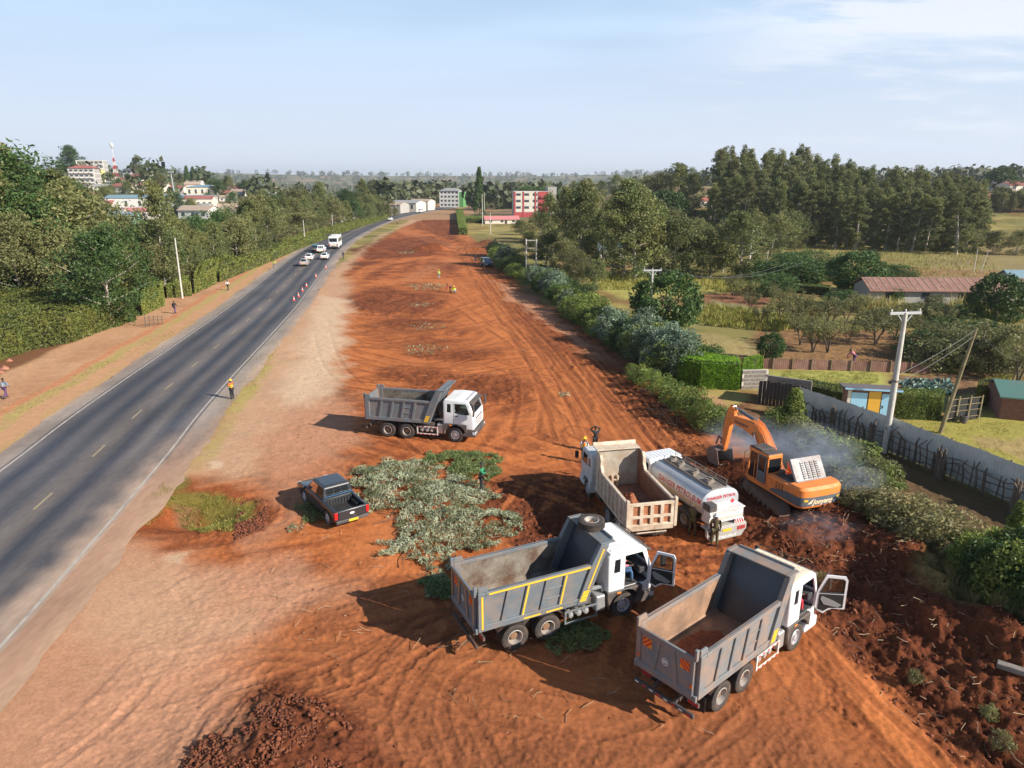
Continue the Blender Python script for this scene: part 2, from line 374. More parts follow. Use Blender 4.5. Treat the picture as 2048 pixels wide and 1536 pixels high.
sel = fbm(x / 13, y / 13, 2, 120); stk = np.zeros(len(x))
for i, (a_, lo, hi) in enumerate(((12, 0, .46), (-38, .42, .56), (70, .52, 1))):
 ca, sa = math.cos(R(a_)), math.sin(R(a_)); u_ = (x * ca + y * sa) + 2.2 * fbm(x / 9, y / 9, 2, 130 + i); v_ = (-x * sa + y * ca) + 3.5 * fbm(x / 11, y / 11, 2, 134 + i)
 stk += (fbm(u_ * .16, v_ * 1.9, 4, 140 + i, .6) - .5) * sm(lo - .04, lo + .02, sel) * (1 - sm(hi - .02, hi + .04, sel))
paint(site * sm(.03, .16, stk) * .6, (.46, .150, .048)); paint(site * sm(.03, .17, -stk) * .6, K_DARK)
TRK = [  # pixel polyline, half width m, strength, pale
 ([(600, 560), (690, 640), (800, 665), (900, 655), (985, 620), (1010, 560), (960, 500), (905, 450)], 2.6, .9, 0),
 ([(620, 640), (720, 690), (850, 700), (960, 690), (1030, 650)], 2.2, .8, 0),
 ([(640, 690), (740, 725), (880, 735), (1040, 745), (1130, 790)], 2.4, .85, 0),
 ([(650, 730), (740, 770), (820, 830), (960, 850), (1150, 830)], 2.0, .7, 0),
 ([(900, 560), (960, 620), (1040, 680), (1100, 760), (1180, 860), (1300, 960)], 2.8, .85, 0),
 ([(640, 600), (740, 570), (860, 560), (960, 590)], 2.4, .7, 0),
 ([(700, 560), (760, 530), (880, 515), (940, 545), (1000, 610), (1090, 690)], 2.0, .75, 0),
 ([(560, 1060), (700, 1060), (860, 1130), (960, 1280), (1180, 1380), (1500, 1460), (1800, 1560)], 1.6, .55, 0),
 ([(200, 1280), (420, 1260), (620, 1200), (760, 1100), (800, 1050)], 1.6, .6, .2),
 ([(100, 1420), (420, 1330), (640, 1330), (900, 1350), (1150, 1400), (1400, 1500)], 1.8, .7, .05),
 ([(1560, 1330), (1500, 1440), (1300, 1560)], .9, .7, 0),
 ([(1610, 1230), (1720, 1380), (1850, 1520), (1900, 1600)], .8, .8, 0),
 ([(1530, 1300), (1640, 1440), (1740, 1580)], .9, .7, 0),
 ([(820, 560), (900, 520), (960, 515), (860, 480), (770, 452), (720, 470)], 2.4, .6, .35),
 ([(1060, 600), (1150, 690), (1190, 760), (1200, 800)], 1.2, .5, 0),
 ([(1000, 940), (1150, 900), (1320, 870), (1420, 900)], 1.6, .4, 0)]
hs = np.zeros(len(x))
for i, (pts, hw, st, pale) in enumerate(TRK):
 pl = smooth_pts(PP(*pts)); xs = [p[0] for p in pl]; ys = [p[1] for p in pl]
 idx = np.where((x > min(xs) - hw * 2) & (x < max(xs) + hw * 2) & (y > min(ys) - hw * 2) & (y < max(ys) + hw * 2))[0]
 d, s_, sg = dist_poly(x[idx], y[idx], pl); sd_ = d * sg
 sd_ = sd_ + .5 * (fbm(x[idx] / 5, y[idx] / 5, 2, 50 + i) - .5)
 m = np.exp(-(d / hw) ** 4) * st * site[idx]
 streak = vnoise(sd_ * 2.4, s_ * .12, 60 + i) * .6 + vnoise(sd_ * 6.0, s_ * .3, 80 + i) * .4
 c = np.array((.50, .165, .052)) * (1 - pale) + np.array(K_PINK) * pale
 mm = (m * (.35 + .65 * sm(.3, .62, streak)))[:, None]
 col[idx] = col[idx] * (1 - mm) + c * mm
 md = (m * sm(.62, .76, streak) * .6)[:, None]; col[idx] = col[idx] * (1 - md) + np.array(K_DARK) * md
 rough[idx] *= 1 - .75 * m; hs[idx] += m * (streak - .5) * .10
RUT = [([(1085, 640), (1150, 690), (1190, 740), (1205, 800)], .95), ([(1075, 655), (1130, 700), (1165, 745), (1150, 790)], .95), ([(1040, 590), (1130, 650), (1200, 720), (1240, 800)], .95),
  ([(1100, 700), (1125, 720), (1110, 745), (1080, 740)], .9), ([(960, 560), (1010, 620), (1090, 700)], .95), ([(900, 600), (960, 640), (1050, 700), (1130, 800)], .9),
  ([(640, 1370), (520, 1350), (430, 1430), (330, 1600)], .9), ([(600, 1380), (480, 1420), (420, 1560)], .95), ([(800, 1380), (900, 1470), (960, 1600)], .9),
  ([(740, 1330), (880, 1440), (940, 1560)], .9), ([(1560, 1200), (1680, 1330), (1800, 1460), (1900, 1560)], .95), ([(1640, 1240), (1790, 1390), (1920, 1500), (2000, 1600)], .9),
  ([(1440, 1420), (1340, 1480), (1100, 1560)], .95), ([(1300, 1440), (1100, 1420), (900, 1380), (700, 1340)], .9), ([(1590, 1310), (1560, 1400), (1480, 1480), (1380, 1600)], .95),
  ([(300, 1220), (420, 1150), (560, 1060), (590, 990)], .9), ([(20, 1330), (200, 1240), (480, 1230), (700, 1180)], .9), ([(60, 1520), (200, 1420), (330, 1260), (300, 1180)], .9), ([(530, 900), (560, 960), (550, 1040)], .5),
  ([(640, 640), (660, 720), (740, 800), (860, 900)], .9), ([(1150, 860), (1230, 900), (1340, 940)], .9), ([(1180, 830), (1280, 870), (1400, 900)], .9), ([(1040, 740), (1060, 790), (1050, 860)], .95), ([(700, 690), (900, 705), (1080, 760)], .9), ([(760, 620), (900, 640), (1000, 600)], .9)]
r9 = np.random.default_rng(19)
for k in range(26):
 yy = 560 + k * 9.5; xl = 640 + r9.normal(0, 15) - k * .5; xr = 1000 + k * 8 + r9.normal(0, 30); sg_ = r9.normal(0, 10); RUT.append(([(xl, yy + sg_), ((xl + xr) / 2 - 60, yy + 22 + 8 * r9.normal()), ((xl + xr) / 2 + 60, yy + 18), (xr, yy - 14 + 10 * r9.normal())], .95))
for k in range(20):
 o_ = r9.normal(0, 40); RUT.append(([(940 + o_ * .3, 500 + 5 * r9.normal()), (1010 + o_ * .6, 590), (1110 + o_, 690 + 8 * r9.normal()), (1200 + o_ * 1.6, 800 + 10 * r9.normal()), (1290 + o_ * 2.2, 930)], .95))
for k in range(7):
 a_ = r9.random() * 6; RUT.append(([(300 + 80 * k + 60 * r9.normal(), 1560), (420 + 70 * k + 50 * r9.normal(), 1440 + 20 * r9.normal()), (600 + 45 * k, 1330 + 30 * r9.normal()), (820 + 20 * k, 1240 + 30 * r9.normal())], .95))
for i, (pts, gauge) in enumerate(RUT):
 pl = smooth_pts(PP(*pts)); xs = [p[0] for p in pl]; ys = [p[1] for p in pl]
 idx = np.where((x > min(xs) - 3) & (x < max(xs) + 3) & (y > min(ys) - 3) & (y < max(ys) + 3))[0]
 if not len(idx): continue
 d, s_, sg = dist_poly(x[idx], y[idx], pl)
 dd = np.abs(d - gauge); g = np.exp(-(dd / .20) ** 6) * site[idx]; e = np.exp(-((dd - .29) / .07) ** 2) * site[idx]
 fade = sm(.3, .5, vnoise(s_ * .22, s_ * 0 + i, 5)) * np.clip(1 - d / 3, 0, 1)
 wob = .6 + .8 * vnoise(s_ * 1.3, sg * 3, 7)
 hs[idx] += fade * (-.045 * g + .022 * e * wob) + fade * g * .008 * np.sin(s_ * 20)
 m = (g * fade * .7)[:, None]; col[idx] = col[idx] * (1 - m) + np.array(K_MID) * .8 * m; m = (e * fade * .6)[:, None]; col[idx] = col[idx] * (1 - m) + np.array((.46, .155, .052)) * m
zone([(1400, 900), (1560, 950), (1720, 1030), (1850, 1160), (1960, 1260), (2200, 1420), (2200, 1700), (1960, 1520), (1790, 1380), (1680, 1260), (1580, 1130), (1430, 1080)], K_DARK, .9, 1.0, .85)
for pts in ([(760, 478), (860, 472), (900, 490), (860, 512), (750, 518), (700, 510)], [(690, 590), (760, 575), (870, 588), (890, 605), (850, 628), (740, 625)], [(715, 655), (800, 638), (900, 640), (930, 660), (860, 674), (760, 672)], [(750, 695), (850, 688), (980, 702), (1000, 716), (900, 722)], [(755, 738), (860, 728), (920, 748), (905, 775), (820, 775)], [(925, 750), (1040, 748), (1080, 775), (1030, 808), (935, 795)], [(830, 428), (900, 425), (915, 470), (870, 465)], [(860, 525), (940, 525), (900, 548)], [(1010, 600), (1060, 615), (1170, 700), (1190, 740), (1120, 720), (1050, 650)], [(935, 480), (1000, 490), (1000, 515), (950, 512)]): hs += .30 * site * zone(pts, (.165, .047, .019), 1.3, .9, .5) * (.5 + fbm(x / 2, y / 2, 2, 4))
zone([(560, 1400), (1000, 1440), (1500, 1420), (1900, 1560), (1900, 1700), (400, 1700)], (.205, .072, .032), 1.5, None, .7); zone([(600, 1180), (1100, 1180), (1500, 1200), (1700, 1560), (420, 1560), (480, 1350)], (.235, .085, .038), 2.0, None, .5); mq = zone([(470, 1385), (560, 1375), (680, 1420), (800, 1500), (860, 1640), (700, 1750), (300, 1700), (360, 1500)], K_DARK, .7, .8, .9); aq = np.arctan2(y - P(520, 1370)[1], x - P(520, 1370)[0]); rq = vnoise(aq * 13, np.hypot(x, y) * .25, 61) - .5; hs += mq * .22 * rq; paint(mq * sm(.05, .3, rq) * .55, (.30, .095, .036))
zone([(-300, 1900), (-100, 1400), (60, 1180), (250, 1060), (330, 1120), (560, 1130), (690, 1180), (560, 1260), (460, 1350), (400, 1470), (330, 1700)], K_PINK, 1.6, .25, .95)
zone([(520, 850), (690, 790), (720, 880), (640, 1000), (560, 1080), (500, 1120), (540, 960)], K_PINK, 1.5, .2, .6); zone([(60, 1250), (250, 1120), (420, 1180), (480, 1260), (300, 1320)], K_PALE, 1.8, .15, .55)
pm = zone([(905, 418), (840, 428), (740, 490), (655, 545), (560, 660), (470, 790), (400, 900), (330, 960), (520, 960), (560, 870), (640, 800), (680, 740), (690, 690), (680, 620), (700, 580), (690, 545), (760, 470)], K_PALE, 1.6, .2, .85)
zone([(640, 590), (700, 600), (690, 640), (690, 700), (670, 760), (640, 800), (560, 820), (570, 760), (610, 680)], K_BLEACH, 1.6, .15, .9)
zone([(540, 820), (660, 800), (700, 850), (680, 900), (560, 960), (520, 900)], K_PINK, 1.6, .3, .75)
zone([(330, 900), (400, 880), (370, 930), (330, 970), (315, 930)], K_BLEACH, .5, .1, .9); zone([(300, 1120), (360, 1110), (350, 1140), (310, 1145)], K_BLEACH, .4, .1, .7); zone([(405, 930), (450, 925), (440, 940), (410, 945)], K_BLEACH, .25, .1, .9)
zone([(330, 970), (480, 975), (520, 1000), (530, 1040), (480, 1090), (400, 1085), (330, 1100), (285, 1060), (290, 1010)], K_MID, .6, .8, .8)
zone([(330, 965), (360, 985), (450, 990), (520, 1000), (490, 1030), (460, 1060), (400, 1060), (385, 1040), (390, 1005), (330, 1010), (300, 1030), (275, 1060), (285, 1010)], K_GRASS, .5, .5, .85)
zone([(345, 1000), (395, 1000), (385, 1025), (350, 1025)], (.20, .10, .05), .25, .1, .9, False)
zone([(985, 560), (1060, 590), (1130, 650), (1200, 700), (1235, 730), (1200, 720), (1100, 650), (1020, 600)], K_PINK, .8, .2, .7)
zone([(1240, 700), (1330, 760), (1450, 770), (1560, 830), (1700, 930), (1860, 1010), (2100, 1130), (2300, 1350), (2100, 1330), (1900, 1200), (1700, 1000), (1480, 860), (1300, 760)], K_EARTH, .8, .5, .9)
zone([(1390, 780), (1470, 775), (1480, 800), (1440, 820)], K_STRAW, .5, .2, .9); zone([(1400, 790), (1450, 800), (1480, 850), (1440, 840)], K_PINK, .5, .2, .7)
zone([(1720, 960), (1860, 1010), (2060, 1100), (2100, 1180), (1960, 1130), (1800, 1060)], (.13, .085, .045), .6, .3, .8)
zone([(1820, 1130), (1960, 1180), (2100, 1280), (2000, 1290), (1880, 1230)], K_STRAW, .6, .5, .5)
zone([(1370, 600), (1410, 580), (1500, 585), (1550, 600), (1530, 620), (1400, 620)], (.20, .085, .05), .8, 1.0, .9)
zone([(1160, 540), (1290, 550), (1480, 555), (1560, 580), (1380, 590), (1250, 600), (1180, 570)], (.36, .33, .09), 1.2, .5, .75)
zone([(1420, 600), (1640, 640), (1560, 660), (1380, 650)], (.24, .25, .11), 1.2, .5, .7)
zone([(1380, 660), (1500, 680), (1560, 720), (1400, 720)], (.33, .25, .11), .9, .5, .8)
zone([(1500, 660), (1860, 660), (1880, 735), (1540, 725)], (.24, .115, .06), .9, .9, .75)
zone([(1560, 745), (1750, 740), (1780, 765), (1700, 790), (1560, 780)], (.33, .33, .085), .6, .4, .9)
zone([(1780, 750), (1960, 745), (1980, 790), (1820, 800)], (.19, .10, .055), .5, .8, .9)
zone([(1600, 800), (1720, 860), (1780, 900), (2100, 1010), (2200, 1000), (2200, 840), (1950, 830), (1850, 840), (1700, 820)], (.31, .27, .065), .5, .3, .95)
zone([(1590, 840), (1776, 906), (1890, 954), (2006, 1004), (2200, 1090), (2200, 1180), (1960, 1110), (1800, 1030), (1700, 960), (1600, 880)], (.105, .062, .034), .45, .5, .92, False)
zone([(1930, 870), (2100, 890), (2060, 920), (1950, 895)], K_TAN, .4, .2, .6)
zone([(1850, 480), (2100, 500), (2100, 590), (1850, 560)], (.27, .20, .10), 2, .5, .6); zone([(1700, 530), (2100, 545), (2100, 560), (1720, 548)], (.26, .12, .07), 1.5, .5, .6)
zone([(1560, 470), (1960, 480), (1960, 520), (1600, 520)], (.26, .215, .085), 3, .5, .7); zone([(1150, 700), (1250, 700), (1300, 760)], K_EARTH, .5, .5, .6)
def band(a, b, c, amt, soft=.5, nz=None):
 o2 = off + 1.0 * (fbm(x / 3, y / 3, 3, 70) - .5)
 m = sm(a - soft, a + soft, o2) * (1 - sm(b - soft, b + soft, o2)) * amt
 if nz is not None: m = m * nz
 paint(m, c, .25)
lf = (off < 0)
band(-16.5, -5, (.47, .265, .15), .95); band(-14, -10, K_MID, .25, 1.0, sm(.4, .6, n1)); band(-10.6, -9.7, (.46, .19, .09), .85, .25); band(-9.6, -8.3, K_STRAW, .85, .3, .55 + .45 * sm(.4, .55, n2)); band(-7.0, -6.3, K_STRAW, .7, .25, sm(.42, .6, n1)); band(-8.3, -6.4, (.46, .25, .13), .5, .4)
g = (rs > 96) & (rs < 128); band(6.3, 7.6, K_STRAW, .8 , .35, (sm(98, 103, rs) * (1 - sm(123, 128, rs))) * (.5 + .5 * sm(.4, .55, n2)))
g = polymask(wx, wy, PP((430, 790), (510, 700), (570, 650), (560, 690), (500, 790), (440, 830)), .6); paint(g * sm(.35, .5, n2), K_STRAW)
flat = sm(7.0, 10.5, rd)
rough = np.clip(rough, 0, 1)
fade_r = 1 - sm(60, 200, rad[near])
n4 = fbm(x / .14, y / .14, 2, 16)
hz = (rough * .20 * (n2 - .5) + rough * rough * .12 * (n3 - .5) + (.03 + .11 * rough) * (n4 - .5) + .03 * (n3 - .5) + hs * .85 + .03 * stk * site) * fade_r * flat + .12 * (n1 - .5) * flat
hb = np.zeros(len(x)); nb = np.where(y < 60)[0]; hb[nb] = berm_z(x[nb], y[nb])
rid = 1 - np.abs(2 * fbm(x / .55, y / .55, 3, 91) - 1); hz += rough ** 2 * .09 * sm(.72, .95, rid) * fade_r * flat
col *= (1 + rough * .6 * (n3 - .5) + (.08 + .25 * rough) * (n2 - .5) + .5 * rough * (n4 - .5))[:, None]
GZ[near] += hz + hb
COL = np.ones((len(GX), 4)); COL[:, :3] = K_FIELD; COL[near, :3] = col; COL[near, 3] = .12 + .88 * np.clip(rough, 0, 1)
fi = np.where(rad >= 330)[0]; xx, yy = GX[fi], GY[fi]
p = fbm(xx / 60, yy / 60, 3, 14); q = vnoise(xx / 45, yy / 30, 15); c = np.tile(np.array((.16, .15, .07)), (len(fi), 1))
c = np.where((p > .52)[:, None], np.array((.075, .085, .035)), c); c = np.where((q > .72)[:, None], np.array((.27, .17, .10)), c)
azf = np.degrees(np.arctan2(xx, np.maximum(yy, 1))); rh = (azf > 5) & (rad[fi] < 620) & (yy > 0)
c2 = np.where((np.sin(yy / 9 + xx / 60) > .3)[:, None], np.array((.23, .12, .07)), np.array((.27, .22, .10))); c = np.where(rh[:, None] & (p < .6)[:, None], c2, c)
rdf, _, _ = dist_poly(xx, yy, ROADC); c = np.where((rdf < 34)[:, None] & (rad[fi] < 560)[:, None], np.array((.34, .20, .11)), c); COL[fi, :3] = c
i0 = (np.arange(NR - 1)[:, None] * NA + np.arange(NA)[None, :]).ravel(); j1 = (np.arange(NR - 1)[:, None] * NA + ((np.arange(NA) + 1) % NA)[None, :]).ravel()
faces = np.stack([i0, j1, j1 + NA, i0 + NA], 1)[:, ::-1]
M_SOIL = vmat('soil', .95, .8, .12, nvar=((1.7, 4, .16), (7, 6, .38), (38, 3, .30)), bscale=13, bdist=.06)
ground = np_mesh('ground', np.stack([GX, GY, GZ], 1), faces, M_SOIL, smooth=True, col=COL); tag(ground, kind='structure')
# ---------------------------------------------------------------- road
def strip(name, o0, o1, z, m, s0=0, s1=9e9, pl=None, n=2, cols=None, wav=0.0):
 pl = pl or ROADC_F; vs = []; k = 0; acc = 0; cnt = 0
 for i in range(len(pl)):
  a = pl[max(i - 1, 0)]; b = pl[min(i + 1, len(pl) - 1)]
  if i: acc += math.dist(pl[i], pl[i - 1])
  if acc < s0 or acc > s1: continue
  dx, dy = b[0] - a[0], b[1] - a[1]; L_ = math.hypot(dx, dy); nx, ny = dy / L_, -dx / L_
  w0 = wav * (vnoise(np.array(acc * .35), np.array(.5), 3) - .5) + wav * .6 * (vnoise(np.array(acc * 1.7), np.array(.5), 5) - .5) if wav else 0
  for q_ in range(n):
   o_ = o0 + (o1 - o0) * q_ / (n - 1)
   if wav and ((q_ == 0 and abs(o0) > abs(o1)) or (q_ == n - 1 and abs(o1) > abs(o0))): o_ += float(w0)
   vs.append((pl[i][0] + nx * o_, pl[i][1] + ny * o_, z))
  cnt += 1
 fs = [(i * n + j, i * n + j + 1, (i + 1) * n + j + 1, (i + 1) * n + j) for i in range(cnt - 1) for j in range(n - 1)]
 if cnt < 2: return None
 return np_mesh(name, vs, np.array(fs)[:, ::-1], m)
def resample(pl, step):
 out = [pl[0]]; 
 for a, b in zip(pl[:-1], pl[1:]):
  L_ = math.dist(a, b); k = max(1, int(round(L_ / step)))
  out += [(a[0] + (b[0] - a[0]) * t / k, a[1] + (b[1] - a[1]) * t / k) for t in range(1, k + 1)]
 return out
ROADC_F = resample(ROADC, .8)
def road_mat(name, base, dark, dusty, lanes):
 m = bpy.data.materials.new(name); m.use_nodes = True; nt = m.node_tree; N = nt.nodes; L = nt.links; b = N['Principled BSDF']
 b.inputs['Roughness'].default_value = .72; b.inputs['Specular IOR Level'].default_value = .35
 at = N.new('ShaderNodeAttribute'); at.attribute_name = 'Col'; geo = N.new('ShaderNodeNewGeometry'); cur = at.outputs['Color']
 for sc, det, amp, st in ((.35, 5, .26, (1, .25, 1)), (5, 5, .12, (1, .3, 1)), (60, 2, .22, (1, 1, 1))):
  mp = N.new('ShaderNodeMapping'); mp.inputs['Scale'].default_value = st; L.new(geo.outputs['Position'], mp.inputs[0])
  n = N.new('ShaderNodeTexNoise'); n.inputs['Scale'].default_value = sc; n.inputs['Detail'].default_value = det; L.new(mp.outputs[0], n.inputs['Vector'])
  mr = N.new('ShaderNodeMapRange'); mr.inputs['From Min'].default_value = .3; mr.inputs['From Max'].default_value = .7
  mr.inputs['To Min'].default_value = 1 - amp; mr.inputs['To Max'].default_value = 1 + amp; L.new(n.outputs['Fac'], mr.inputs[0])
  vm = N.new('ShaderNodeVectorMath'); vm.operation = 'SCALE'; L.new(cur, vm.inputs[0]); L.new(mr.outputs[0], vm.inputs['Scale']); cur = vm.outputs[0]
 L.new(cur, b.inputs['Base Color'])
 n = N.new('ShaderNodeTexNoise'); n.inputs['Scale'].default_value = 70; L.new(geo.outputs['Position'], n.inputs['Vector'])
 bp = N.new('ShaderNodeBump'); bp.inputs['Strength'].default_value = .25; bp.inputs['Distance'].default_value = .01; L.new(n.outputs['Fac'], bp.inputs['Height']); L.new(bp.outputs[0], b.inputs['Normal'])
 return m
M_ROAD = road_mat('asphalt', 0, 0, 0, 0)
def road_sheet(name, o0, o1, z, n, fcol, wav=0):
 o = strip(name, o0, o1, z, M_ROAD, n=n, wav=wav); me = o.data; nv = len(me.vertices)
 co = np.zeros(nv * 3, np.float32); me.vertices.foreach_get('co', co); co = co.reshape(-1, 3)
 tt = np.tile(np.linspace(o0, o1, n), nv // n); ss = np.repeat(np.arange(nv // n) * .8, n)
 c = np.ones((nv, 4), np.float32); c[:, :3] = fcol(tt, ss, co[:, 0], co[:, 1])
 a = me.color_attributes.new('Col', 'FLOAT_COLOR', 'POINT'); a.data.foreach_set('color', c.ravel()); tag(o, kind='structure'); return o
def c_road(t, s_, x_, y_):
 dark = np.zeros(t.shape)
 for cx_, w in ((-3.3, .75), (-1.45, .7), (1.35, .7), (3.25, .8)):
  dark += np.exp(-((t - cx_ - .25 * (fbm(s_ / 30, s_ * 0 + cx_, 2, 3) - .5)) / w) ** 2)
 dark = np.clip(dark * (.75 + .5 * (fbm(s_ / 14, t / 1.5, 3, 8) - .2)), 0, 1)[:, None]
 c = np.array((.130, .114, .112)) * (1 - dark) + np.array((.040, .045, .060)) * dark
 yel = (np.exp(-((np.abs(t - .1) - .05) / .7) ** 2) * .25 + np.exp(-((t - 2.35) / .35) ** 2) * .25)[:, None]
 c = c * (1 - yel) + np.array((.22, .175, .135)) * yel
 d = sm(.35, .75, fbm(x_ / 3.2, y_ / 3.2, 4, 12)) * sm(2.2, 4.6, t) * (1 - sm(96, 112, s_)) + .9 * sm(3.2, 4.8, t + 1.5 * (fbm(x_ / 2, y_ / 2, 3, 3) - .5)) * (1 - sm(92, 106, s_))
 d = np.clip(d, 0, .9)[:, None]; return c * (1 - d) + np.array((.42, .30, .22)) * d
def c_sh(t, s_, x_, y_):
 n = fbm(x_ / 2.5, y_ / 2.5, 4, 12)[:, None]; c = np.array((.24, .20, .175)) * (1 - n * .5) + np.array((.36, .27, .20)) * n * .5
 d = (np.where(t > 0, .85 * (1 - sm(96, 112, s_ + 8 * (n[:, 0] - .5))), 0) * sm(.25, .6, n[:, 0] + .15))[:, None]; c = c * (1 - d) + np.array((.42, .235, .145)) * d
 e = (sm(5.6, 6.4, np.abs(t) + .8 * (n[:, 0] - .5)) * .6)[:, None]; return c * (1 - e) + np.array((.42, .27, .17)) * e
road = road_sheet('road', -4.85, 4.85, .062, 25, c_road)
shoulder = road_sheet('road_shoulder', 4.80, 6.5, .050, 7, c_sh, .7)
shoulder2 = road_sheet('road_shoulder', -6.3, -4.80, .051, 7, c_sh, .6)
M_LINE = mat('road_paint', (.40, .365, .32), .7, var=.3, vscale=1.5, dust=.5, dustcol=(.30, .22, .17), dscale=3)
M_LINEY = mat('road_paint_yellow', (.30, .25, .15), .7, var=.25, vscale=1.5, dust=.45, dustcol=(.25, .2, .17), dscale=3)
for a, b in ((4.52, 4.66), (-4.66, -4.52)):
 tag(strip('road_marking', a, b, .067, M_LINE, s0=(95 if a > 0 else 0) - (20 if a > 0 else 0)), kind='structure')
def dash_strip():
 vs = []; fs = []; cum = np.cumsum([0] + [math.dist(a, b) for a, b in zip(ROADC_F[:-1], ROADC_F[1:])])
 X = np.array([p[0] for p in ROADC_F]); Y = np.array([p[1] for p in ROADC_F]); s0 = 3.2
 while s0 < 560:
  q = []
  for t in (s0, s0 + 2.15):
   px_, py_ = np.interp(t, cum, X), np.interp(t, cum, Y); qx, qy = np.interp(t + .5, cum, X), np.interp(t + .5, cum, Y)
   L_ = math.hypot(qx - px_, qy - py_); nx, ny = (qy - py_) / L_, -(qx - px_) / L_
   q += [(px_ - nx * .07, py_ - ny * .07, .067), (px_ + nx * .07, py_ + ny * .07, .067)]
  o = len(vs); vs += q; fs.append((o, o + 1, o + 3, o + 2)); s0 += 7.65
 return np_mesh('road_marking', vs, np.array(fs), M_LINEY)
tag(dash_strip(), kind='structure')
# ---------------------------------------------------------------- vehicle materials
def glass_mat(name, tint=(.30, .34, .34), t=.55):
 m = bpy.data.materials.new(name); m.use_nodes = True; nt = m.node_tree; N = nt.nodes; L = nt.links; N.remove(N['Principled BSDF'])
 out = N['Material Output']; tr = N.new('ShaderNodeBsdfTransparent'); tr.inputs[0].default_value = (*tint, 1)
 df = N.new('ShaderNodeBsdfDiffuse'); df.inputs[0].default_value = (.02, .022, .025, 1)
 gl = N.new('ShaderNodeBsdfGlossy'); gl.inputs['Roughness'].default_value = .06; gl.inputs[0].default_value = (.9, .95, 1, 1)
 a = N.new('ShaderNodeMixShader'); a.inputs[0].default_value = t; L.new(df.outputs[0], a.inputs[1]); L.new(tr.outputs[0], a.inputs[2])
 fr = N.new('ShaderNodeFresnel'); fr.inputs[0].default_value = 1.6; b = N.new('ShaderNodeMixShader'); L.new(fr.outputs[0], b.inputs[0]); L.new(a.outputs[0], b.inputs[1]); L.new(gl.outputs[0], b.inputs[2])
 L.new(b.outputs[0], out.inputs[0]); return m
GLASS = glass_mat('window_glass', (.75, .8, .8), .8); DGLASS = glass_mat('dark_glass', (.2, .22, .23), .25)
RED_DUST = (.27, .135, .075)
M_TYRE = mat('tyre_rubber', (.038, .034, .032), .85, dust=.55, dustcol=(.16, .10, .07), dscale=2.0, bump=.3)
M_RIM = mat('rim_steel', (.50, .47, .44), .45, .4, dust=.6, dustcol=(.30, .19, .12), dscale=3)
M_RIMW = mat('rim_pale', (.62, .62, .64), .4, .5, dust=.25, dustcol=(.3, .19, .12), dscale=4)
M_BOX = mat('tipper_grey', (.135, .155, .172), .5, var=.14, vscale=1.2, dust=.50, dustcol=(.27, .18, .125), dscale=1.6, bump=.5, bscale=2.2)
M_BOXD = mat('tipper_grey_dusty', (.160, .178, .190), .6, var=.14, vscale=1.2, dust=.66, dustcol=(.34, .20, .125), dscale=1.5, bump=.6, bscale=2.2)
M_INNER = mat('box_inner_worn', (.30, .28, .235), .55, var=.3, vscale=1.5, dust=1.0, dustcol=(.105, .06, .038), dscale=1.1)
M_INNERB = mat('box_inner_earth', (.34, .20, .125), .7, var=.25, vscale=1.5, dust=.7, dustcol=(.13, .085, .06), dscale=1.1)
M_INNERD = mat('headboard_inner', (.035, .042, .055), .35, var=.3, vscale=1.2, dust=.35, dustcol=(.12, .07, .045), dscale=.9)
M_CHAS = mat('chassis_dark', (.035, .033, .033), .7, dust=.6, dustcol=(.17, .08, .045), dscale=2)
M_WHITE = mat('cab_white', (.78, .78, .78), .30, var=.04, dust=.20, dustcol=(.5, .38, .3), coat=.4)
M_WHITED = mat('cab_white_dusty', (.70, .67, .63), .45, var=.06, dust=.45, dustcol=(.38, .25, .17), dscale=1.8)
M_CREAM = mat('roof_cream', (.72, .62, .47), .5, var=.05, dust=.2, dustcol=(.5, .36, .24))
M_PLAST = mat('dark_plastic', (.055, .055, .058), .6, dust=.55, dustcol=(.20, .13, .09))
M_INT = mat('cab_interior', (.045, .045, .048), .8)
M_GREYP = mat('door_trim_grey', (.28, .28, .27), .7)
M_YEL = mat('reflective_yellow', (.80, .48, .03), .45, var=.08, dust=.2, dustcol=(.4, .25, .1))
M_YELO = mat('reflective_orange', (.62, .30, .03), .45, var=.1, dust=.3, dustcol=(.25, .14, .08))
M_RED = mat('hazard_red', (.55, .03, .02), .45); M_ORR = mat('hazard_orange', (.75, .25, .02), .45); M_DISC = mat('rim_disc', (.22, .125, .07), .8, dust=.3)
M_ALU = mat('tank_alu', (.58, .58, .57), .38, .6, var=.1, dust=.2, dustcol=(.3, .2, .15))
M_LAMP = mat('lamp_amber', (.80, .22, .03), .3); M_LENS = mat('lamp_lens', (.75, .77, .8), .12, .3); M_REDL = mat('lamp_red', (.5, .02, .02), .25)
M_BLACK = mat('black_rubber', (.02, .02, .02), .7)
M_CREAMB = mat('box_cream', (.60, .50, .38), .6, var=.12, vscale=2.5, dust=.55, dustcol=(.30, .15, .08), dscale=2.2)
M_RUST = mat('rusty_recess', (.34, .13, .06), .8, var=.3, vscale=5)
M_INNC = mat('headboard_worn', (.42, .38, .31), .5, var=.2, vscale=2, dust=.6, dustcol=(.30, .17, .09), dscale=1.3)
M_INNCF = mat('box_inner_red', (.22, .11, .07), .7, var=.25, vscale=2, dust=.3, dustcol=(.3, .14, .07))
def evald(o):
 """replace the mesh of o by its modified result"""
 dg = C.evaluated_depsgraph_get(); dg.update(); me = bpy.data.meshes.new_from_object(o.evaluated_get(dg), depsgraph=dg)
 o.modifiers.clear(); o.data = me; return o
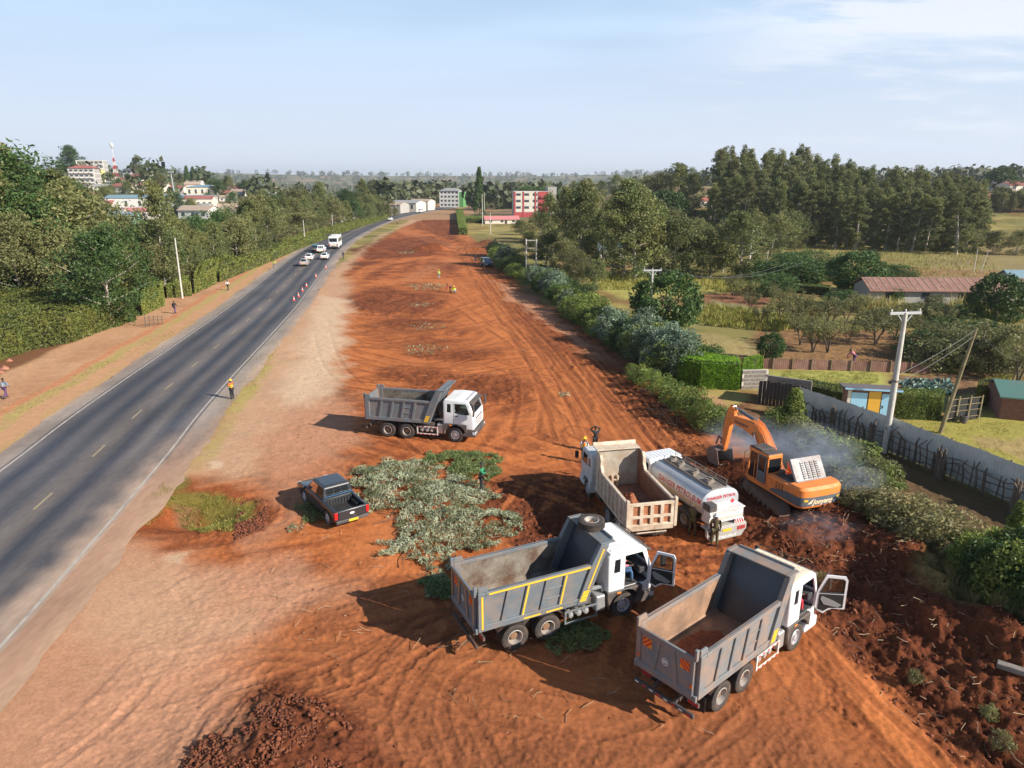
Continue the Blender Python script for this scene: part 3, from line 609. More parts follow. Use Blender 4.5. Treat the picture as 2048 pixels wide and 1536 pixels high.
def cut(o, cutters):
 tmp = []
 for c in cutters:
  q = c.build('cutter', M_BLACK, o.parent); tmp.append(q); md = o.modifiers.new('b', 'BOOLEAN'); md.operation = 'DIFFERENCE'; md.solver = 'EXACT'; md.object = q
 C.view_layer.update(); evald(o)
 for q in tmp: bpy.data.objects.remove(q, do_unlink=True)
 return o
def text_part(s, size, fn, m, name='lettering', parent=None, shear=0, bold=0.0, align='LEFT', space=1.0, ext=0.0):
 cu = bpy.data.curves.new('t', 'FONT'); cu.body = s; cu.size = size; cu.shear = shear; cu.offset = bold; cu.align_x = align; cu.space_character = space; cu.resolution_u = 3
 o = bpy.data.objects.new('t', cu); S.collection.objects.link(o); dg = C.evaluated_depsgraph_get(); dg.update()
 me = bpy.data.meshes.new_from_object(o.evaluated_get(dg), depsgraph=dg); bpy.data.objects.remove(o, do_unlink=True)
 for v in me.vertices: v.co = Vector(fn(v.co.x, v.co.y))
 me.materials.clear(); me.materials.append(m); me.name = name
 o = bpy.data.objects.new(name, me); S.collection.objects.link(o)
 if parent is not None: o.parent = parent
 return o
def tyre_mb(R_=.54, w=.29, r_in=.29, lugs=44, n=44):
 mb = MB(); h = w / 2
 mb.lathe([(r_in, -h * .8), (r_in + .05, -h * .95), (R_ - .10, -h), (R_ - .03, -h * .9), (R_ - .012, -h * .78), (R_ - .012, h * .78), (R_ - .03, h * .9), (R_ - .10, h), (r_in + .05, h * .95), (r_in, h * .8), (r_in, -h * .8)], n)
 for k in range(lugs):
  a = 2 * math.pi * k / lugs
  for s in (-1, 1):
   M = Matrix.Rotation(-(a + (.5 * math.pi / lugs if s > 0 else 0)), 4, 'Y'); mb.box(R_ - .02, R_ + .004, s * h * .08 if s > 0 else -h * .88, h * .88 if s > 0 else -h * .08, -.022, .022, M)
 return mb
def rim_mb(side, R_=.30, w=.29, front=False):
 """side +1 faces +y"""
 mb = MB(); h = w / 2 * side
 k_ = R_ / .308
 if front: prof = [(R_, h * .85), (R_ - .03, h * .97), (R_ - .045, h * .3), (.225 * k_, h * .25), (.20 * k_, h * .55), (.125 * k_, h * .6), (.12 * k_, h * .95), (.07 * k_, h * 1.0), (0, h * 1.0)]
 else: prof = [(R_, h * .9), (R_ - .028, h * .97), (R_ - .045, -h * .1), (.225 * k_, -h * .65), (.175 * k_, -h * .6), (.15 * k_, -h * .55), (.145 * k_, h * .1), (.06 * k_, h * .2), (0, h * .2)]
 mb.lathe(prof[:4], 28); mb.cur = 0 if front else 2; mb.lathe(prof[3:], 28)
 mb.cur = 1
 for k in range(8):
  a = k * math.pi / 4 + .2; r_ = .195 * k_; ax = (h * .46 if front else -h * .57); mb.lathe([(0, ax), (.028 * k_, ax), (.028 * k_, ax + (.02 if h > 0 else -.02)), (0, ax + (.02 if h > 0 else -.02))], 8, (r_ * math.cos(a), 0, r_ * math.sin(a)))
 mb.cur = 0
 for k in range(0):
  a = k * math.pi / 5; r_ = .165; mb.lathe([(.018, h * (1.0 if front else .0)), (.018, h * (1.25 if front else .25)), (0, h * (1.25 if front else .25))], 6, (r_ * math.cos(a), 0, r_ * math.sin(a)))
 return mb
_wh = {}
def wheel(parent, x, y, z, side, kind='rear', steer=0, rimm=None, R_=.54, w=.29):
 key = (side, kind, R_, rimm.name if rimm else '')
 if key not in _wh:
  t = tyre_mb(R_, w, R_ * .55, 44 if R_ > .5 else 30, 44 if R_ > .5 else 28).build('wheel', M_TYRE, None, smooth=True); rm = rim_mb(side, R_ * .57, w, kind == 'front').build('rim', [rimm or (M_RIMW if kind == 'front' else M_RIM), M_BLACK, M_DISC], t, smooth=True)
  _wh[key] = (t, rm); first = True
 else:
  t0, r0 = _wh[key]; t = t0.copy(); S.collection.objects.link(t); rm = r0.copy(); S.collection.objects.link(rm); rm.parent = t
 t.parent = parent; t.location = (x, y, z); t.rotation_euler = (0, 0, steer); return t
def sym(mb, fn):
 for s in (-1, 1): fn(mb, s)
def hazard_plate(parent, cx, cy, cz, w, h, face, name='hazard_plate'):
 """striped plate on a plane x = cx facing -x"""
 mb = MB(); mb.cur = 0; mb.box(cx - .008, cx, cy - w / 2, cy + w / 2, cz - h / 2, cz + h / 2); mb.cur = 1
 def clip(poly, f):
  out = []
  for i in range(len(poly)):
   p, q = poly[i], poly[(i + 1) % len(poly)]; fp, fq = f(p), f(q)
   if fp >= 0: out.append(p)
   if fp * fq < 0: t = fp / (fp - fq); out.append((p[0] + (q[0] - p[0]) * t, p[1] + (q[1] - p[1]) * t))
  return out
 for lo in (-.26, 0.02, .30):
  pl = [(-w / 2, -h / 2), (w / 2, -h / 2), (w / 2, h / 2), (-w / 2, h / 2)]; g = lambda p: p[1] + face * p[0]
  pl = clip(clip(pl, lambda p: g(p) - lo * (w + h) * .85), lambda p: (lo + .16) * (w + h) * .85 - g(p))
  if len(pl) > 2: mb.prism([(cy + a_, cz + b_) for a_, b_ in pl], cx - .012, cx - .008, 'x')
 return mb.build(name, [M_ORR, M_RED], parent)
def make_tipper(loc, rz, label, group, box=None, inner=None, stripes=False, door_open=False, spare='rack', roof=None, cabm=None, dusty=False, steer=0, hood=True):
 T = empty('tipper_truck', loc, rz, label, 'tipper truck', group); box = box or M_BOX; inner = inner or M_INNER; cabm = cabm or M_WHITE; roof = roof or M_WHITE
 mb = MB()
 for s in (-1, 1): mb.box(-1.25, 5.6, s * .42 - .05, s * .42 + .05, .78, 1.05)
 for x_ in (-1.1, -.3, .7, 1.9, 3.2, 4.2): mb.box(x_ - .05, x_ + .05, -.37, .37, .82, 1.0)
 for x_ in (0, 1.38): mb.tube([(x_, -.8, .54), (x_, .8, .54)], .11, 10); mb.lathe([(0, -.25), (.2, -.18), (.24, 0), (.2, .18), (0, .25)], 12, (x_, 0, .54))
 mb.tube([(4.85, -.85, .5), (4.85, .85, .5)], .07, 8); mb.tube([(1.38, 0, .6), (4.0, 0, .85)], .05, 8)
 for s in (-1, 1): mb.box(-.35, 1.75, s * .62 - .05, s * .62 + .05, .55, .68); mb.box(.55, .85, s * .62 - .08, s * .62 + .08, .45, .9)
 mb.build('chassis', M_CHAS, T, bevel=.01)
 mb = MB(); mb.box(-1.62, -1.52, -1.2, 1.2, .52, .68)
 for s in (-1, 1): mb.box(-1.55, -1.1, s * .45 - .04, s * .45 + .04, .6, .8); mb.bar((-1.57, s * .45, .62), (-1.15, s * .45, .9), .06)
 bar = mb.build('underrun_bar', M_CHAS if stripes else M_PLAST, T, bevel=.01)
 for i in range(0 if stripes else 8): yy = -1.1 + i * .3; MB().box(-1.625, -1.62, yy, yy + .15, .57, .63).build('reflector', (M_RED, M_WHITED)[i % 2], bar)
 for s in (-1, 1):
  l_ = MB(); l_.box(-1.30, -1.22, s * .95 - .22, s * .95 + .22, .74, .90); h_ = l_.build('tail_light', M_PLAST, T, bevel=.01)
  g_ = MB()
  for k in range(5): g_.box(-1.31, -1.30, s * .95 - .2 + k * .08, s * .95 - .145 + k * .08, .76, .88)
  g_.build('lens', M_REDL, h_)
 for s in (-1, 1):
  m_ = MB(); m_.bar((-.75, s * .95, 1.0), (-.35, s * .95, 1.24), .55, .02); m_.build('mudguard', M_CHAS, T)
  m_ = MB(); m_.bar((1.75, s * .95, 1.22), (2.05, s * .95, .95), .55, .02); m_.build('mudguard', M_CHAS, T)
  if dusty: m_ = MB(); m_.box(-1.02, -1.0, s * .95 - .28, s * .95 + .28, .45, 1.0); m_.build('mud_flap', M_BLACK, T)
 for x_ in (0, 1.38):
  for s in (-1, 1): wheel(T, x_, s * 1.06, .54, s); wheel(T, x_, s * .73, .54, s)
 for s in (-1, 1): wheel(T, 4.85, s * 1.03, .54, s, 'front', steer)
 # ------------------------------------------------ dump body
 B = MB(); B.cur = 0
 X0, X1 = -1.52, 3.0; ZB, ZT = 1.36, 2.82; sl_ = .42         # front wall leans forward by sl_ per metre
 def fx(z): return X1 + (z - ZB) * sl_
 B.box(X0, X1, -1.1, 1.1, ZB - .10, ZB - .02)
 for s in (-1, 1): B.box(X0, X1, s * .48 - .08, s * .48 + .08, 1.08, ZB - .10)
 for s in (-1, 1):
  y1, y2 = s * 1.16, s * 1.20; a, b = min(y1, y2), max(y1, y2)
  B.prism([(X0, ZB), (fx(ZB), ZB), (fx(ZT), ZT), (X0, ZT)], a, b)                   # side plate
  o1, o2 = sorted((s * 1.203, s * 1.27)); r1, r2 = sorted((s * 1.12, s * 1.29))
  B.prism([(X0 + .30, ZT - .15), (fx(ZT) - .34, ZT - .15), (fx(ZT) - .28, ZT), (X0 + .30, ZT)], r1, r2)       # top rail
  B.prism([(X0, ZB - .12), (X1 - .05, ZB - .12), (fx(ZB + .14) - .3, ZB + .12), (X0 + .30, ZB + .12)], *sorted((s * 1.10, s * 1.28)))   # bottom rail
  B.prism([(X0, ZB - .12), (X0 + .30, ZB - .12), (X0 + .30, ZT), (X0, ZT)], *sorted((s * 1.10, s * 1.285)))  # rear post
  B.prism([(X0 + .02, ZT), (X0 + .42, ZT), (X0 + .36, ZT + .20), (X0 + .02, ZT + .20)], *sorted((s * 1.16, s * 1.24)))  # hinge ear
  for k, xx in enumerate((-.62, .18, .98, 1.78)):                                      # leaning ribs
   z0, z1 = ZB + .12, ZT - .15; d = (z1 - z0) * .22
   B.prism([(xx, z0), (xx + .16, z0), (xx + .16 + d, z1), (xx + d, z1)], o1, o2)
  for zz in (ZB + .45, ZB + .85): B.box(1.25, 1.98, *sorted((s * 1.203, s * 1.235)), zz, zz + .05)        # step bars
  w = .40; zt = 3.58
  B.prism([(fx(ZB) - w - .02, ZB - .12), (fx(ZB) + .04, ZB - .12), (fx(zt) + .04, zt), (fx(zt) - w + .05, zt - .02), (fx(ZT) - w, ZT + .05)], *sorted((s * 1.11, s * 1.31)))
  if hood: B.box(fx(zt) - .35, fx(zt) + .3, *sorted((s * 1.12, s * 1.30)), zt - .005 + .01, zt + .06)
 hb = lambda z: fx(z)
 B.prism([(fx(ZB), ZB - .1), (fx(ZB) + .06, ZB - .1), (fx(3.56) + .06, 3.56), (fx(3.56), 3.56)], -1.11, 1.11)
 for yy in (-.7, 0, .7): B.bar((fx(ZB) + .1, yy, ZB), (fx(3.5) + .1, yy, 3.5), .12, .1)
 if hood: B.prism([(fx(3.56) - .30, 3.565), (fx(3.56) + .28, 3.565), (fx(3.56) + .34, 3.70), (fx(3.56) + .27, 3.70), (fx(3.56) + .22, 3.62), (fx(3.56) - .30, 3.62)], -1.12, 1.12)
 Bo = B.build('dump_body', box, T, bevel=.012)
 I = MB()
 for s in (-1, 1):
  I.prism([(X0 + .06, ZB + .12), (fx(ZB + .12) - .002, ZB + .12), (fx(ZT - .15) - .002, ZT - .16), (X0 + .06, ZT - .16)], *sorted((s * 1.125, s * 1.157)))
  I.prism([(s * 1.156, ZB + .16), (s * .95, ZB - .018), (s * 1.156, ZB - .018)] if s > 0 else [(s * 1.156, ZB + .16), (s * 1.156, ZB - .018), (s * .95, ZB - .018)], X0 + .07, fx(ZB) - .003, 'x')
 I.box(X0 + .06, fx(ZB) - .003, -1.157, 1.157, ZB - .018, ZB + .004)
 I.build('body_lining', inner, Bo)
 Hb = MB(); Hb.prism([(fx(ZB + .01) - .012, ZB + .01), (fx(ZB + .01) - .003, ZB + .01), (fx(3.5) - .003, 3.5), (fx(3.5) - .012, 3.5)], -1.09, 1.09); Hb.build('headboard_lining', M_INNERD, Bo)
 G = MB(); gx = X0 - .03
 G.box(gx - .04, gx, -1.13, 1.13, ZB - .12, ZT - .08); G.box(gx - .10, gx - .001, -1.14, 1.14, ZT - .2, ZT - .06); G.prism([(gx - .10, ZB + .05), (gx - .041, ZB + .12), (gx - .041, ZB - .16), (gx - .08, ZB - .16)], -1.12, 1.12)
 for s in (-1, 1):
  G.box(gx - .10, gx - .041, *sorted((s * 1.0, s * 1.12)), ZB + .1, ZT - .2); G.box(gx - .11, gx + .02, *sorted((s * 1.10, s * 1.20)), ZT - .15, ZT + .25)
  pts = [(s * .38, ZB + .05), (s * .54, ZB + .05), (s * .36, ZT - .2), (s * .2, ZT - .2)]
  G.prism(pts if s > 0 else pts[::-1], gx - .085, gx - .041, 'x')
  G.box(gx - .07, gx + .03, *sorted((s * 1.13, s * 1.25)), ZB - .2, ZB + .02)
 Gt = G.build('tailgate', box, T, bevel=.012)
 for s in (-1, 1): hazard_plate(Gt, gx - .042, s * .75, ZT - .52, .36, .34, s)
 if not stripes:
  for s in (-1, 1): hazard_plate(Gt, gx - .101, s * 1.06, ZB + .35, .10, .14, s, 'reflector')
 d_ = MB(); d_.lathe([(.13, -.004), (.13, -.014), (0, -.014)], 20, (gx - .041, 0, ZB + .62), 'x'); dk = d_.build('speed_disc', M_BOX, Gt)
 d_ = MB(); d_.lathe([(.13, -.016), (.105, -.016)], 20, (gx - .041, 0, ZB + .62), 'x'); d_.build('ring', M_WHITE, dk)
 text_part('80', .15, lambda u, v: (gx - .041 - .018, -u, ZB + .62 - .05 + v), M_WHITE, 'numerals', dk, align='CENTER', bold=.004)
 if stripes:
  st = MB()
  for s in (-1, 1):
   yo = s * 1.293; a, b = sorted((yo, yo + s * .006))
   st.box(X0 + .42, fx(ZT) - .45, a, b, ZT - .115, ZT - .045)
   yr = s * 1.288; a, b = sorted((yr, yr + s * .006)); st.box(X0 + .12, X0 + .19, a, b, ZB - .02, ZT - .14)
   yr = s * 1.313; a, b = sorted((yr, yr + s * .006)); st.prism([(fx(1.85) - .18, 1.85), (fx(1.85) - .11, 1.85), (fx(3.4) - .11, 3.4), (fx(3.4) - .18, 3.4)], a, b)
   yb = s * 1.273; a, b = sorted((yb, yb + s * .006))
   for xx in (.18, 1.78):
    z0, z1 = ZB + .13, ZT - .17; d = (z1 - z0) * .22; st.prism([(xx + .05, z0), (xx + .12, z0), (xx + .12 + d, z1), (xx + .05 + d, z1)], a, b)
   yb = s * 1.283; a, b = sorted((yb, yb + s * .006))
   for xx in (.3, 1.25): st.box(xx, xx + .7, a, b, ZB - .07, ZB - .005)
  st.build('reflective_stripe', M_YEL, Bo)
  st = MB(); st.box(gx - .108, gx - .102, -.95, .95, ZT - .16, ZT - .11)
  for s in (-1, 1):
   st.box(gx - .107, gx - .101, *sorted((s * 1.04, s * 1.08)), ZB + .15, ZT - .25)
   pts = [(s * .44, ZB + .12), (s * .48, ZB + .12), (s * .30, ZT - .25), (s * .26, ZT - .25)]; st.prism(pts if s > 0 else pts[::-1], gx - .091, gx - .086, 'x')
  st.build('reflective_stripe', M_YELO, Gt)
 for s in (-1, 1):
  st = MB(); yr = s * 1.313; a, b = sorted((yr, yr + s * .006))
  for k in range(3): st.prism([(fx(1.36 + k * .15) - .32, 1.36 + k * .15), (fx(1.36 + k * .15) - .04, 1.36 + k * .15), (fx(1.49 + k * .15) - .04, 1.49 + k * .15), (fx(1.49 + k * .15) - .32, 1.49 + k * .15)], a, b)
  st.build('warning_label', M_YEL, Bo)
 # ------------------------------------------------ side gear: guard frame, air tanks, fuel tank, exhaust
 for s in (-1, 1):
  g = MB(); ya, yb = sorted((s * 1.14, s * 1.18))
  g.box(2.12, 3.62, ya, yb, .92, 1.0); g.box(2.12, 3.62, ya, yb, .42, .50); g.box(2.12, 2.20, ya, yb, .5, .92); g.box(3.54, 3.62, ya, yb, .5, .92)
  for xx in (2.3, 3.4): g.box(xx, xx + .05, *sorted((s * .47, s * 1.14)), .85, .9)
  gg = g.build('side_guard', box if stripes else M_WHITED, T, bevel=.006)
  if not stripes:
   for i in range(5):
    for zz in (.43, .93): MB().box(2.2 + i * .3, 2.34 + i * .3, *sorted((s * 1.181, s * 1.184)), zz, zz + .06).build('reflector', M_RED, gg)
  g = MB()
  for xx in (2.45, 2.82, 3.15): g.lathe([(0, -.36 * s), (.10, -.34 * s), (.135, -.28 * s), (.135, .26 * s), (.10, .32 * s), (0, .34 * s)], 14, (xx, s * .78, .70))
  g.build('air_tank', M_ALU, T, smooth=True)
  g = MB(); g.box(2.55, 3.35, *sorted((s * .55, s * 1.1)), 1.0, 1.28); g.box(2.3, 2.5, *sorted((s * .6, s * .95)), 1.0, 1.35); g.build('battery_box', M_PLAST, T, bevel=.03)
  g = MB(); g.box(3.55, 4.0, *sorted((s * .6, s * 1.16)), .55, 1.25); g.build('fuel_tank', M_ALU if s < 0 else M_PLAST, T, bevel=.07, seg=3)
  if s < 0: g = MB(); g.tube([(3.2, -.6, 1.3), (3.6, -.8, 1.45), (3.95, -.9, 1.5), (4.0, -.9, 1.3)], .09, 10); g.tube([(3.7, -.55, 1.3), (3.7, -.55, 1.9)], .06, 8); g.build('exhaust_pipe', M_ALU, T, smooth=True)
 if spare == 'rack':
  sp = wheel(T, 3.82, -.55, 2.10, -1); sp.rotation_euler = (0, 0, R(90)); sp.name = 'spare_wheel'
  g = MB(); g.box(3.74, 3.92, -1.0, -.1, 1.28, 1.36); g.bar((3.80, -.55, 1.0), (3.80, -.55, 1.34), .1); g.build('spare_wheel_rack', M_CHAS, T)
 elif spare == 'top':
  sp = wheel(T, 4.02, .12, 3.80, -1); sp.rotation_euler = (R(-90), 0, 0); sp.name = 'spare_wheel'
 # ------------------------------------------------ cab
 CX0, CX1 = 4.02, 6.12; HW = 1.22
 prof = [(CX0, 1.28), (CX0, 2.86), (CX0 + .12, 3.0), (CX0 + .8, 3.05), (CX1 - .48, 3.0), (CX1 - .28, 2.86), (CX1 + .02, 2.02), (CX1 + .06, 1.25), (CX1 + .02, .95), (CX1 - .62, .95), (CX1 - .75, 1.28)]
 cb = MB(); cb.prism(prof, -HW, HW); cab = cb.build('cab', [cabm], T)
 md = cab.modifiers.new('b', 'BEVEL'); md.width = .11; md.segments = 4; md.limit_method = 'ANGLE'; md.angle_limit = R(60); evald(cab)
 inner_p = [(CX0 + .07, 1.36), (CX0 + .07, 2.84), (CX0 + .16, 2.93), (CX1 - .52, 2.93), (CX1 - .35, 2.82), (CX1 - .06, 2.02), (CX1 - .04, 1.36)]
 cts = [MB().prism(inner_p, -HW + .06, HW - .06)]
 for s in (-1, 1):
  ya, yb = sorted((s * 1.1, s * 1.4))
  cts.append(MB().prism([(CX0 + .26, 2.12), (CX0 + .30, 2.72), (CX0 + .56, 2.72), (CX0 + .56, 2.12)], ya, yb))
  if door_open and s < 0: cts.append(MB().prism([(CX0 + .78, 1.30), (CX0 + .78, 2.80), (CX1 - .50, 2.80), (CX1 - .18, 2.0), (CX1 - .20, 1.45), (CX1 - .5, 1.30)], ya, yb))
  else: cts.append(MB().prism([(CX0 + .80, 2.08), (CX0 + .80, 2.76), (CX1 - .50, 2.76), (CX1 - .24, 2.04), (CX1 - .5, 2.0)], ya, yb))
 wn = MB().add([(CX1 - .6, -1.06, 2.76), (CX1 + .3, -1.06, 2.76), (CX1 + .3, 1.06, 2.76), (CX1 - .6, 1.06, 2.76), (CX1 - .6, -1.12, 2.05), (CX1 + .3, -1.12, 2.05), (CX1 + .3, 1.12, 2.05), (CX1 - .6, 1.12, 2.05)], [(0, 1, 2, 3), (7, 6, 5, 4), (0, 4, 5, 1), (1, 5, 6, 2), (2, 6, 7, 3), (3, 7, 4, 0)])
 cts.append(wn); cut(cab, cts)
 cab.data.polygons.foreach_set('use_smooth', [True] * len(cab.data.polygons)); cab.data.set_sharp_from_angle(angle=R(32))
 gl = MB()
 gl.add([(CX1 - .345, -1.06, 2.76), (CX1 - .345, 1.06, 2.76), (CX1 - .04, 1.12, 2.04), (CX1 - .04, -1.12, 2.04)], [(0, 1, 2, 3)]); gl.build('windscreen', GLASS, cab)
 for s in (-1, 1):
  gl = MB(); ya, yb = sorted((s * 1.185, s * 1.195)); gl.prism([(CX0 + .26, 2.12), (CX0 + .30, 2.72), (CX0 + .56, 2.72), (CX0 + .56, 2.12)], ya, yb); gl.build('side_window', DGLASS, cab)
  if not (door_open and s < 0):
   gl = MB(); gl.prism([(CX0 + .80, 2.08), (CX0 + .80, 2.76), (CX1 - .50, 2.76), (CX1 - .24, 2.04), (CX1 - .5, 2.0)], ya, yb); gl.build('side_window', GLASS, cab)
   dr = MB(); ya, yb = sorted((s * 1.221, s * 1.224)); dr.box(CX0 + .74, CX0 + .755, ya, yb, 1.32, 2.8); dr.box(CX0 + .755, CX1 - .3, ya, yb, 1.32, 1.335); dr.box(CX0 + .86, CX0 + 1.06, *sorted((s * 1.222, s * 1.245)), 1.86, 1.91); dr.build('door_handle', M_BLACK, cab)
 rf = MB()
 for i in range(9):
  yy = -.96 + i * .24; rf.prism([(CX0 + .2, 3.0), (CX0 + .85, 3.057), (CX1 - .55, 3.006), (CX1 - .58, 3.018), (CX0 + .85, 3.075), (CX0 + .22, 3.02)], yy - .07, yy + .07)
 if roof is not cabm:
  rf.prism([(CX0 + .12, 2.995), (CX0 + .8, 3.052), (CX1 - .5, 3.002), (CX1 - .5, 3.008), (CX0 + .8, 3.060), (CX0 + .12, 3.003)], -1.1, 1.1)
 rf.build('roof_panel', roof, cab, bevel=.004)
 vs = MB(); vs.prism([(CX1 - .40, 2.92), (CX1 - .05, 2.80), (CX1 - .02, 2.70), (CX1 - .08, 2.68), (CX1 - .40, 2.86)], -1.15, 1.15); vs.build('sun_visor', M_PLAST, cab, bevel=.02)
 it = MB(); it.box(CX0 + .08, CX1 - .1, -1.14, 1.14, 1.365, 1.42); it.box(CX1 - .55, CX1 - .12, -1.12, 1.12, 1.75, 2.02); it.build('dashboard', M_INT, cab, bevel=.04)
 for s in (-1, 1): it = MB(); it.box(CX0 + .55, CX0 + 1.1, s * .65 - .25, s * .65 + .25, 1.42, 1.78); it.box(CX0 + .42, CX0 + .57, s * .65 - .25, s * .65 + .25, 1.75, 2.55); it.build('seat', M_INT, cab, bevel=.05, seg=2)
 it = MB(); N_ = 16; c0 = Vector((CX1 - .72, -.62, 2.05)); ax = Vector((.45, 0, -.9)).normalized(); ux = Vector((0, 1, 0)); vx = ax.cross(ux)
 it.tube([c0 + (ux * math.cos(2 * math.pi * k / N_) + vx * math.sin(2 * math.pi * k / N_)) * .23 for k in range(N_ + 1)], .016, 6, False); it.tube([c0, c0 + ax * .4], .03, 6); it.bar(c0 - ux * .22, c0 + ux * .22, .03); it.build('steering_wheel', M_BLACK, cab)
 nz = MB(); nz.box(CX1 + .02, CX1 + .075, -.75, .75, 1.15, 1.75); nb_ = nz.build('grille', M_PLAST, cab, bevel=.02)
 nz = MB()
 for k in range(4): nz.box(CX1 + .07, CX1 + .10, -.85, .85, 1.2 + k * .14, 1.26 + k * .14)
 nz.build('grille_bar', cabm, nb_, bevel=.01)
 nz = MB(); nz.prism([(CX1 - .75, .50), (CX1 + .10, .48), (CX1 + .18, .6), (CX1 + .16, .94), (CX1 - .50, .94), (CX1 - .55, .9), (CX1 - .78, .62)], -1.24, 1.24); nz.build('bumper', M_PLAST if not dusty else cabm, T, bevel=.05, seg=2)
 for s in (-1, 1): nz = MB(); nz.box(CX1 - .1, CX1 + .17, *sorted((s * .86, s * 1.245)), .62, .90); nz.build('headlight', M_LENS, T, bevel=.05, seg=2)
 for s in (-1, 1):
  f = MB(); pts = [];  c_ = (4.85, .54)
  for k in range(9):
   a = R(20 + k * 20); pts.append((c_[0] + .74 * math.cos(a), c_[1] + .74 * math.sin(a)))
  pts = [(CX1 - .45, .75), (CX1 - .45, 1.33), (CX0 - .02, 1.33), (CX0 - .02, 1.05)] + [p for p in pts[::-1] if p[0] > CX0]
  f.prism(pts, *sorted((s * .86, s * 1.26))); f.box(CX1 - .62, CX1 - .2, *sorted((s * 1.0, s * 1.24)), .5, .56); fo = f.build('fender', M_PLAST, T, bevel=.03)
  l_ = MB(); l_.box(CX0 + .42, CX0 + .62, *sorted((s * 1.262, s * 1.28)), 1.2, 1.28); l_.build('marker_lamp', M_LAMP, fo, bevel=.01)
  m_ = MB(); ms = s * 1.48
  if not (door_open and s < 0):
   m_.tube([(CX1 - .25, s * 1.18, 2.72), (CX1 + .12, ms, 2.78), (CX1 + .14, ms, 2.0)], .018, 6); m_.box(CX1 + .07, CX1 + .15, ms - .12, ms + .12, 2.05, 2.55); m_.box(CX1 + .07, CX1 + .15, ms - .1, ms + .1, 2.58, 2.75)
   m_.build('mirror', M_PLAST, cab, bevel=.02)
 if door_open:
  D = MB(); H0 = Vector((CX1 - .16, -1.22, 0)); an = R(-128)      # hinge at the front, leaf swings outwards
  def dp(u, z, t=0):   # u back from the hinge along the leaf
   d_ = Vector((-math.cos(an), math.sin(an), 0)); n_ = Vector((math.sin(an), math.cos(an), 0)); p_ = H0 + d_ * u + n_ * t; return (p_.x, p_.y, z)
  out_ = [(0, 1.42), (.10, 1.28), (.32, 1.18), (.45, 1.32), (.62, 1.42), (1.06, 1.44), (1.06, 2.66), (.98, 2.80), (.30, 2.80), (.02, 2.02)]
  hole = [(.96, 2.10), (.96, 2.62), (.9, 2.68), (.38, 2.68), (.14, 2.06)]
  def leaf(poly, t0, t1): 
   n = len(poly); vs = [dp(u, z, t0) for u, z in poly] + [dp(u, z, t1) for u, z in poly]
   return vs, [tuple(range(n)), tuple(range(2 * n - 1, n - 1, -1))] + [(i + n, (i + 1) % n + n, (i + 1) % n, i) for i in range(n)]
  D.add(*leaf(out_, -.03, .03)); dob = D.build('door', cabm, T); ct = MB(); ct.add(*leaf(hole, -.2, .2)); cut(dob, [ct])
  gl = MB(); gl.add(*leaf(hole, -.004, .004)); gl.build('door_window', GLASS, dob)
  tr = MB(); tr.cur = 0; sgn = 1
  tr.add(*leaf([(.10, 1.36), (.32, 1.28), (.5, 1.44), (.98, 1.5), (.98, 2.04), (.12, 2.0)], .031, .042)); tr.cur = 1
  tr.add(*leaf([(.30, 1.58), (.8, 1.5), (.92, 1.62), (.6, 1.78), (.2, 1.92), (.16, 1.8)], .043, .06)); tr.build('door_trim', [M_BLACK, M_GREYP], dob)
  fr = MB()
  for k in range(len(hole)):
   a, b = hole[k], hole[(k + 1) % len(hole)]; fr.tube([dp(a[0], a[1], .03), dp(b[0], b[1], .03)], .022, 5)
  fr.build('window_seal', M_BLACK, dob)
  m_ = MB(); m_.tube([dp(.3, 2.78, -.03), dp(.45, 2.9, -.22), dp(.5, 2.6, -.25)], .018, 6); q = Vector(dp(.5, 2.35, -.28)); m_.box(q.x - .1, q.x + .1, q.y - .05, q.y + .05, 2.05, 2.65); m_.build('mirror', M_PLAST, dob, bevel=.02)
 if hood:   # air horn / rail on the roof
  rl = MB(); rl.tube([(CX1 - .45, -1.1, 3.06), (CX1 - .35, -1.12, 3.14), (CX1 - .35, 1.12, 3.14), (CX1 - .45, 1.1, 3.06)], .02, 6); rl.build('roof_rail', M_BLACK, cab)
 return T
def place_from_wheels(rear_px, heading, side=-1, yoff=1.20):
 x_, y_ = P(*rear_px); h = R(heading); lx, ly = -math.sin(h), math.cos(h)      # left vector
 return (x_ - lx * side * yoff, y_ - ly * side * yoff, 0.0), h
g_tip = 'grey tipper trucks on the site'
l_, h_ = place_from_wheels((776, 874.5), -12.9); tm = make_tipper(l_, h_, 'grey tipper truck with white cab seen side-on, alone in the middle of the orange earth', g_tip, steer=R(-8))
l_, h_ = place_from_wheels((1031, 1300), 25.5); ta = make_tipper(l_, h_, 'grey tipper truck with yellow reflective stripes and a spare wheel lying on top', g_tip, stripes=True, door_open=True, spare='top')
l_, h_ = place_from_wheels((1441, 1420), 40.5); tb = make_tipper(l_, h_, 'dusty grey tipper truck nearest the camera with cream roof and empty brown box', g_tip, box=M_BOXD, inner=M_INNERB, door_open=True, roof=M_CREAM, dusty=True)
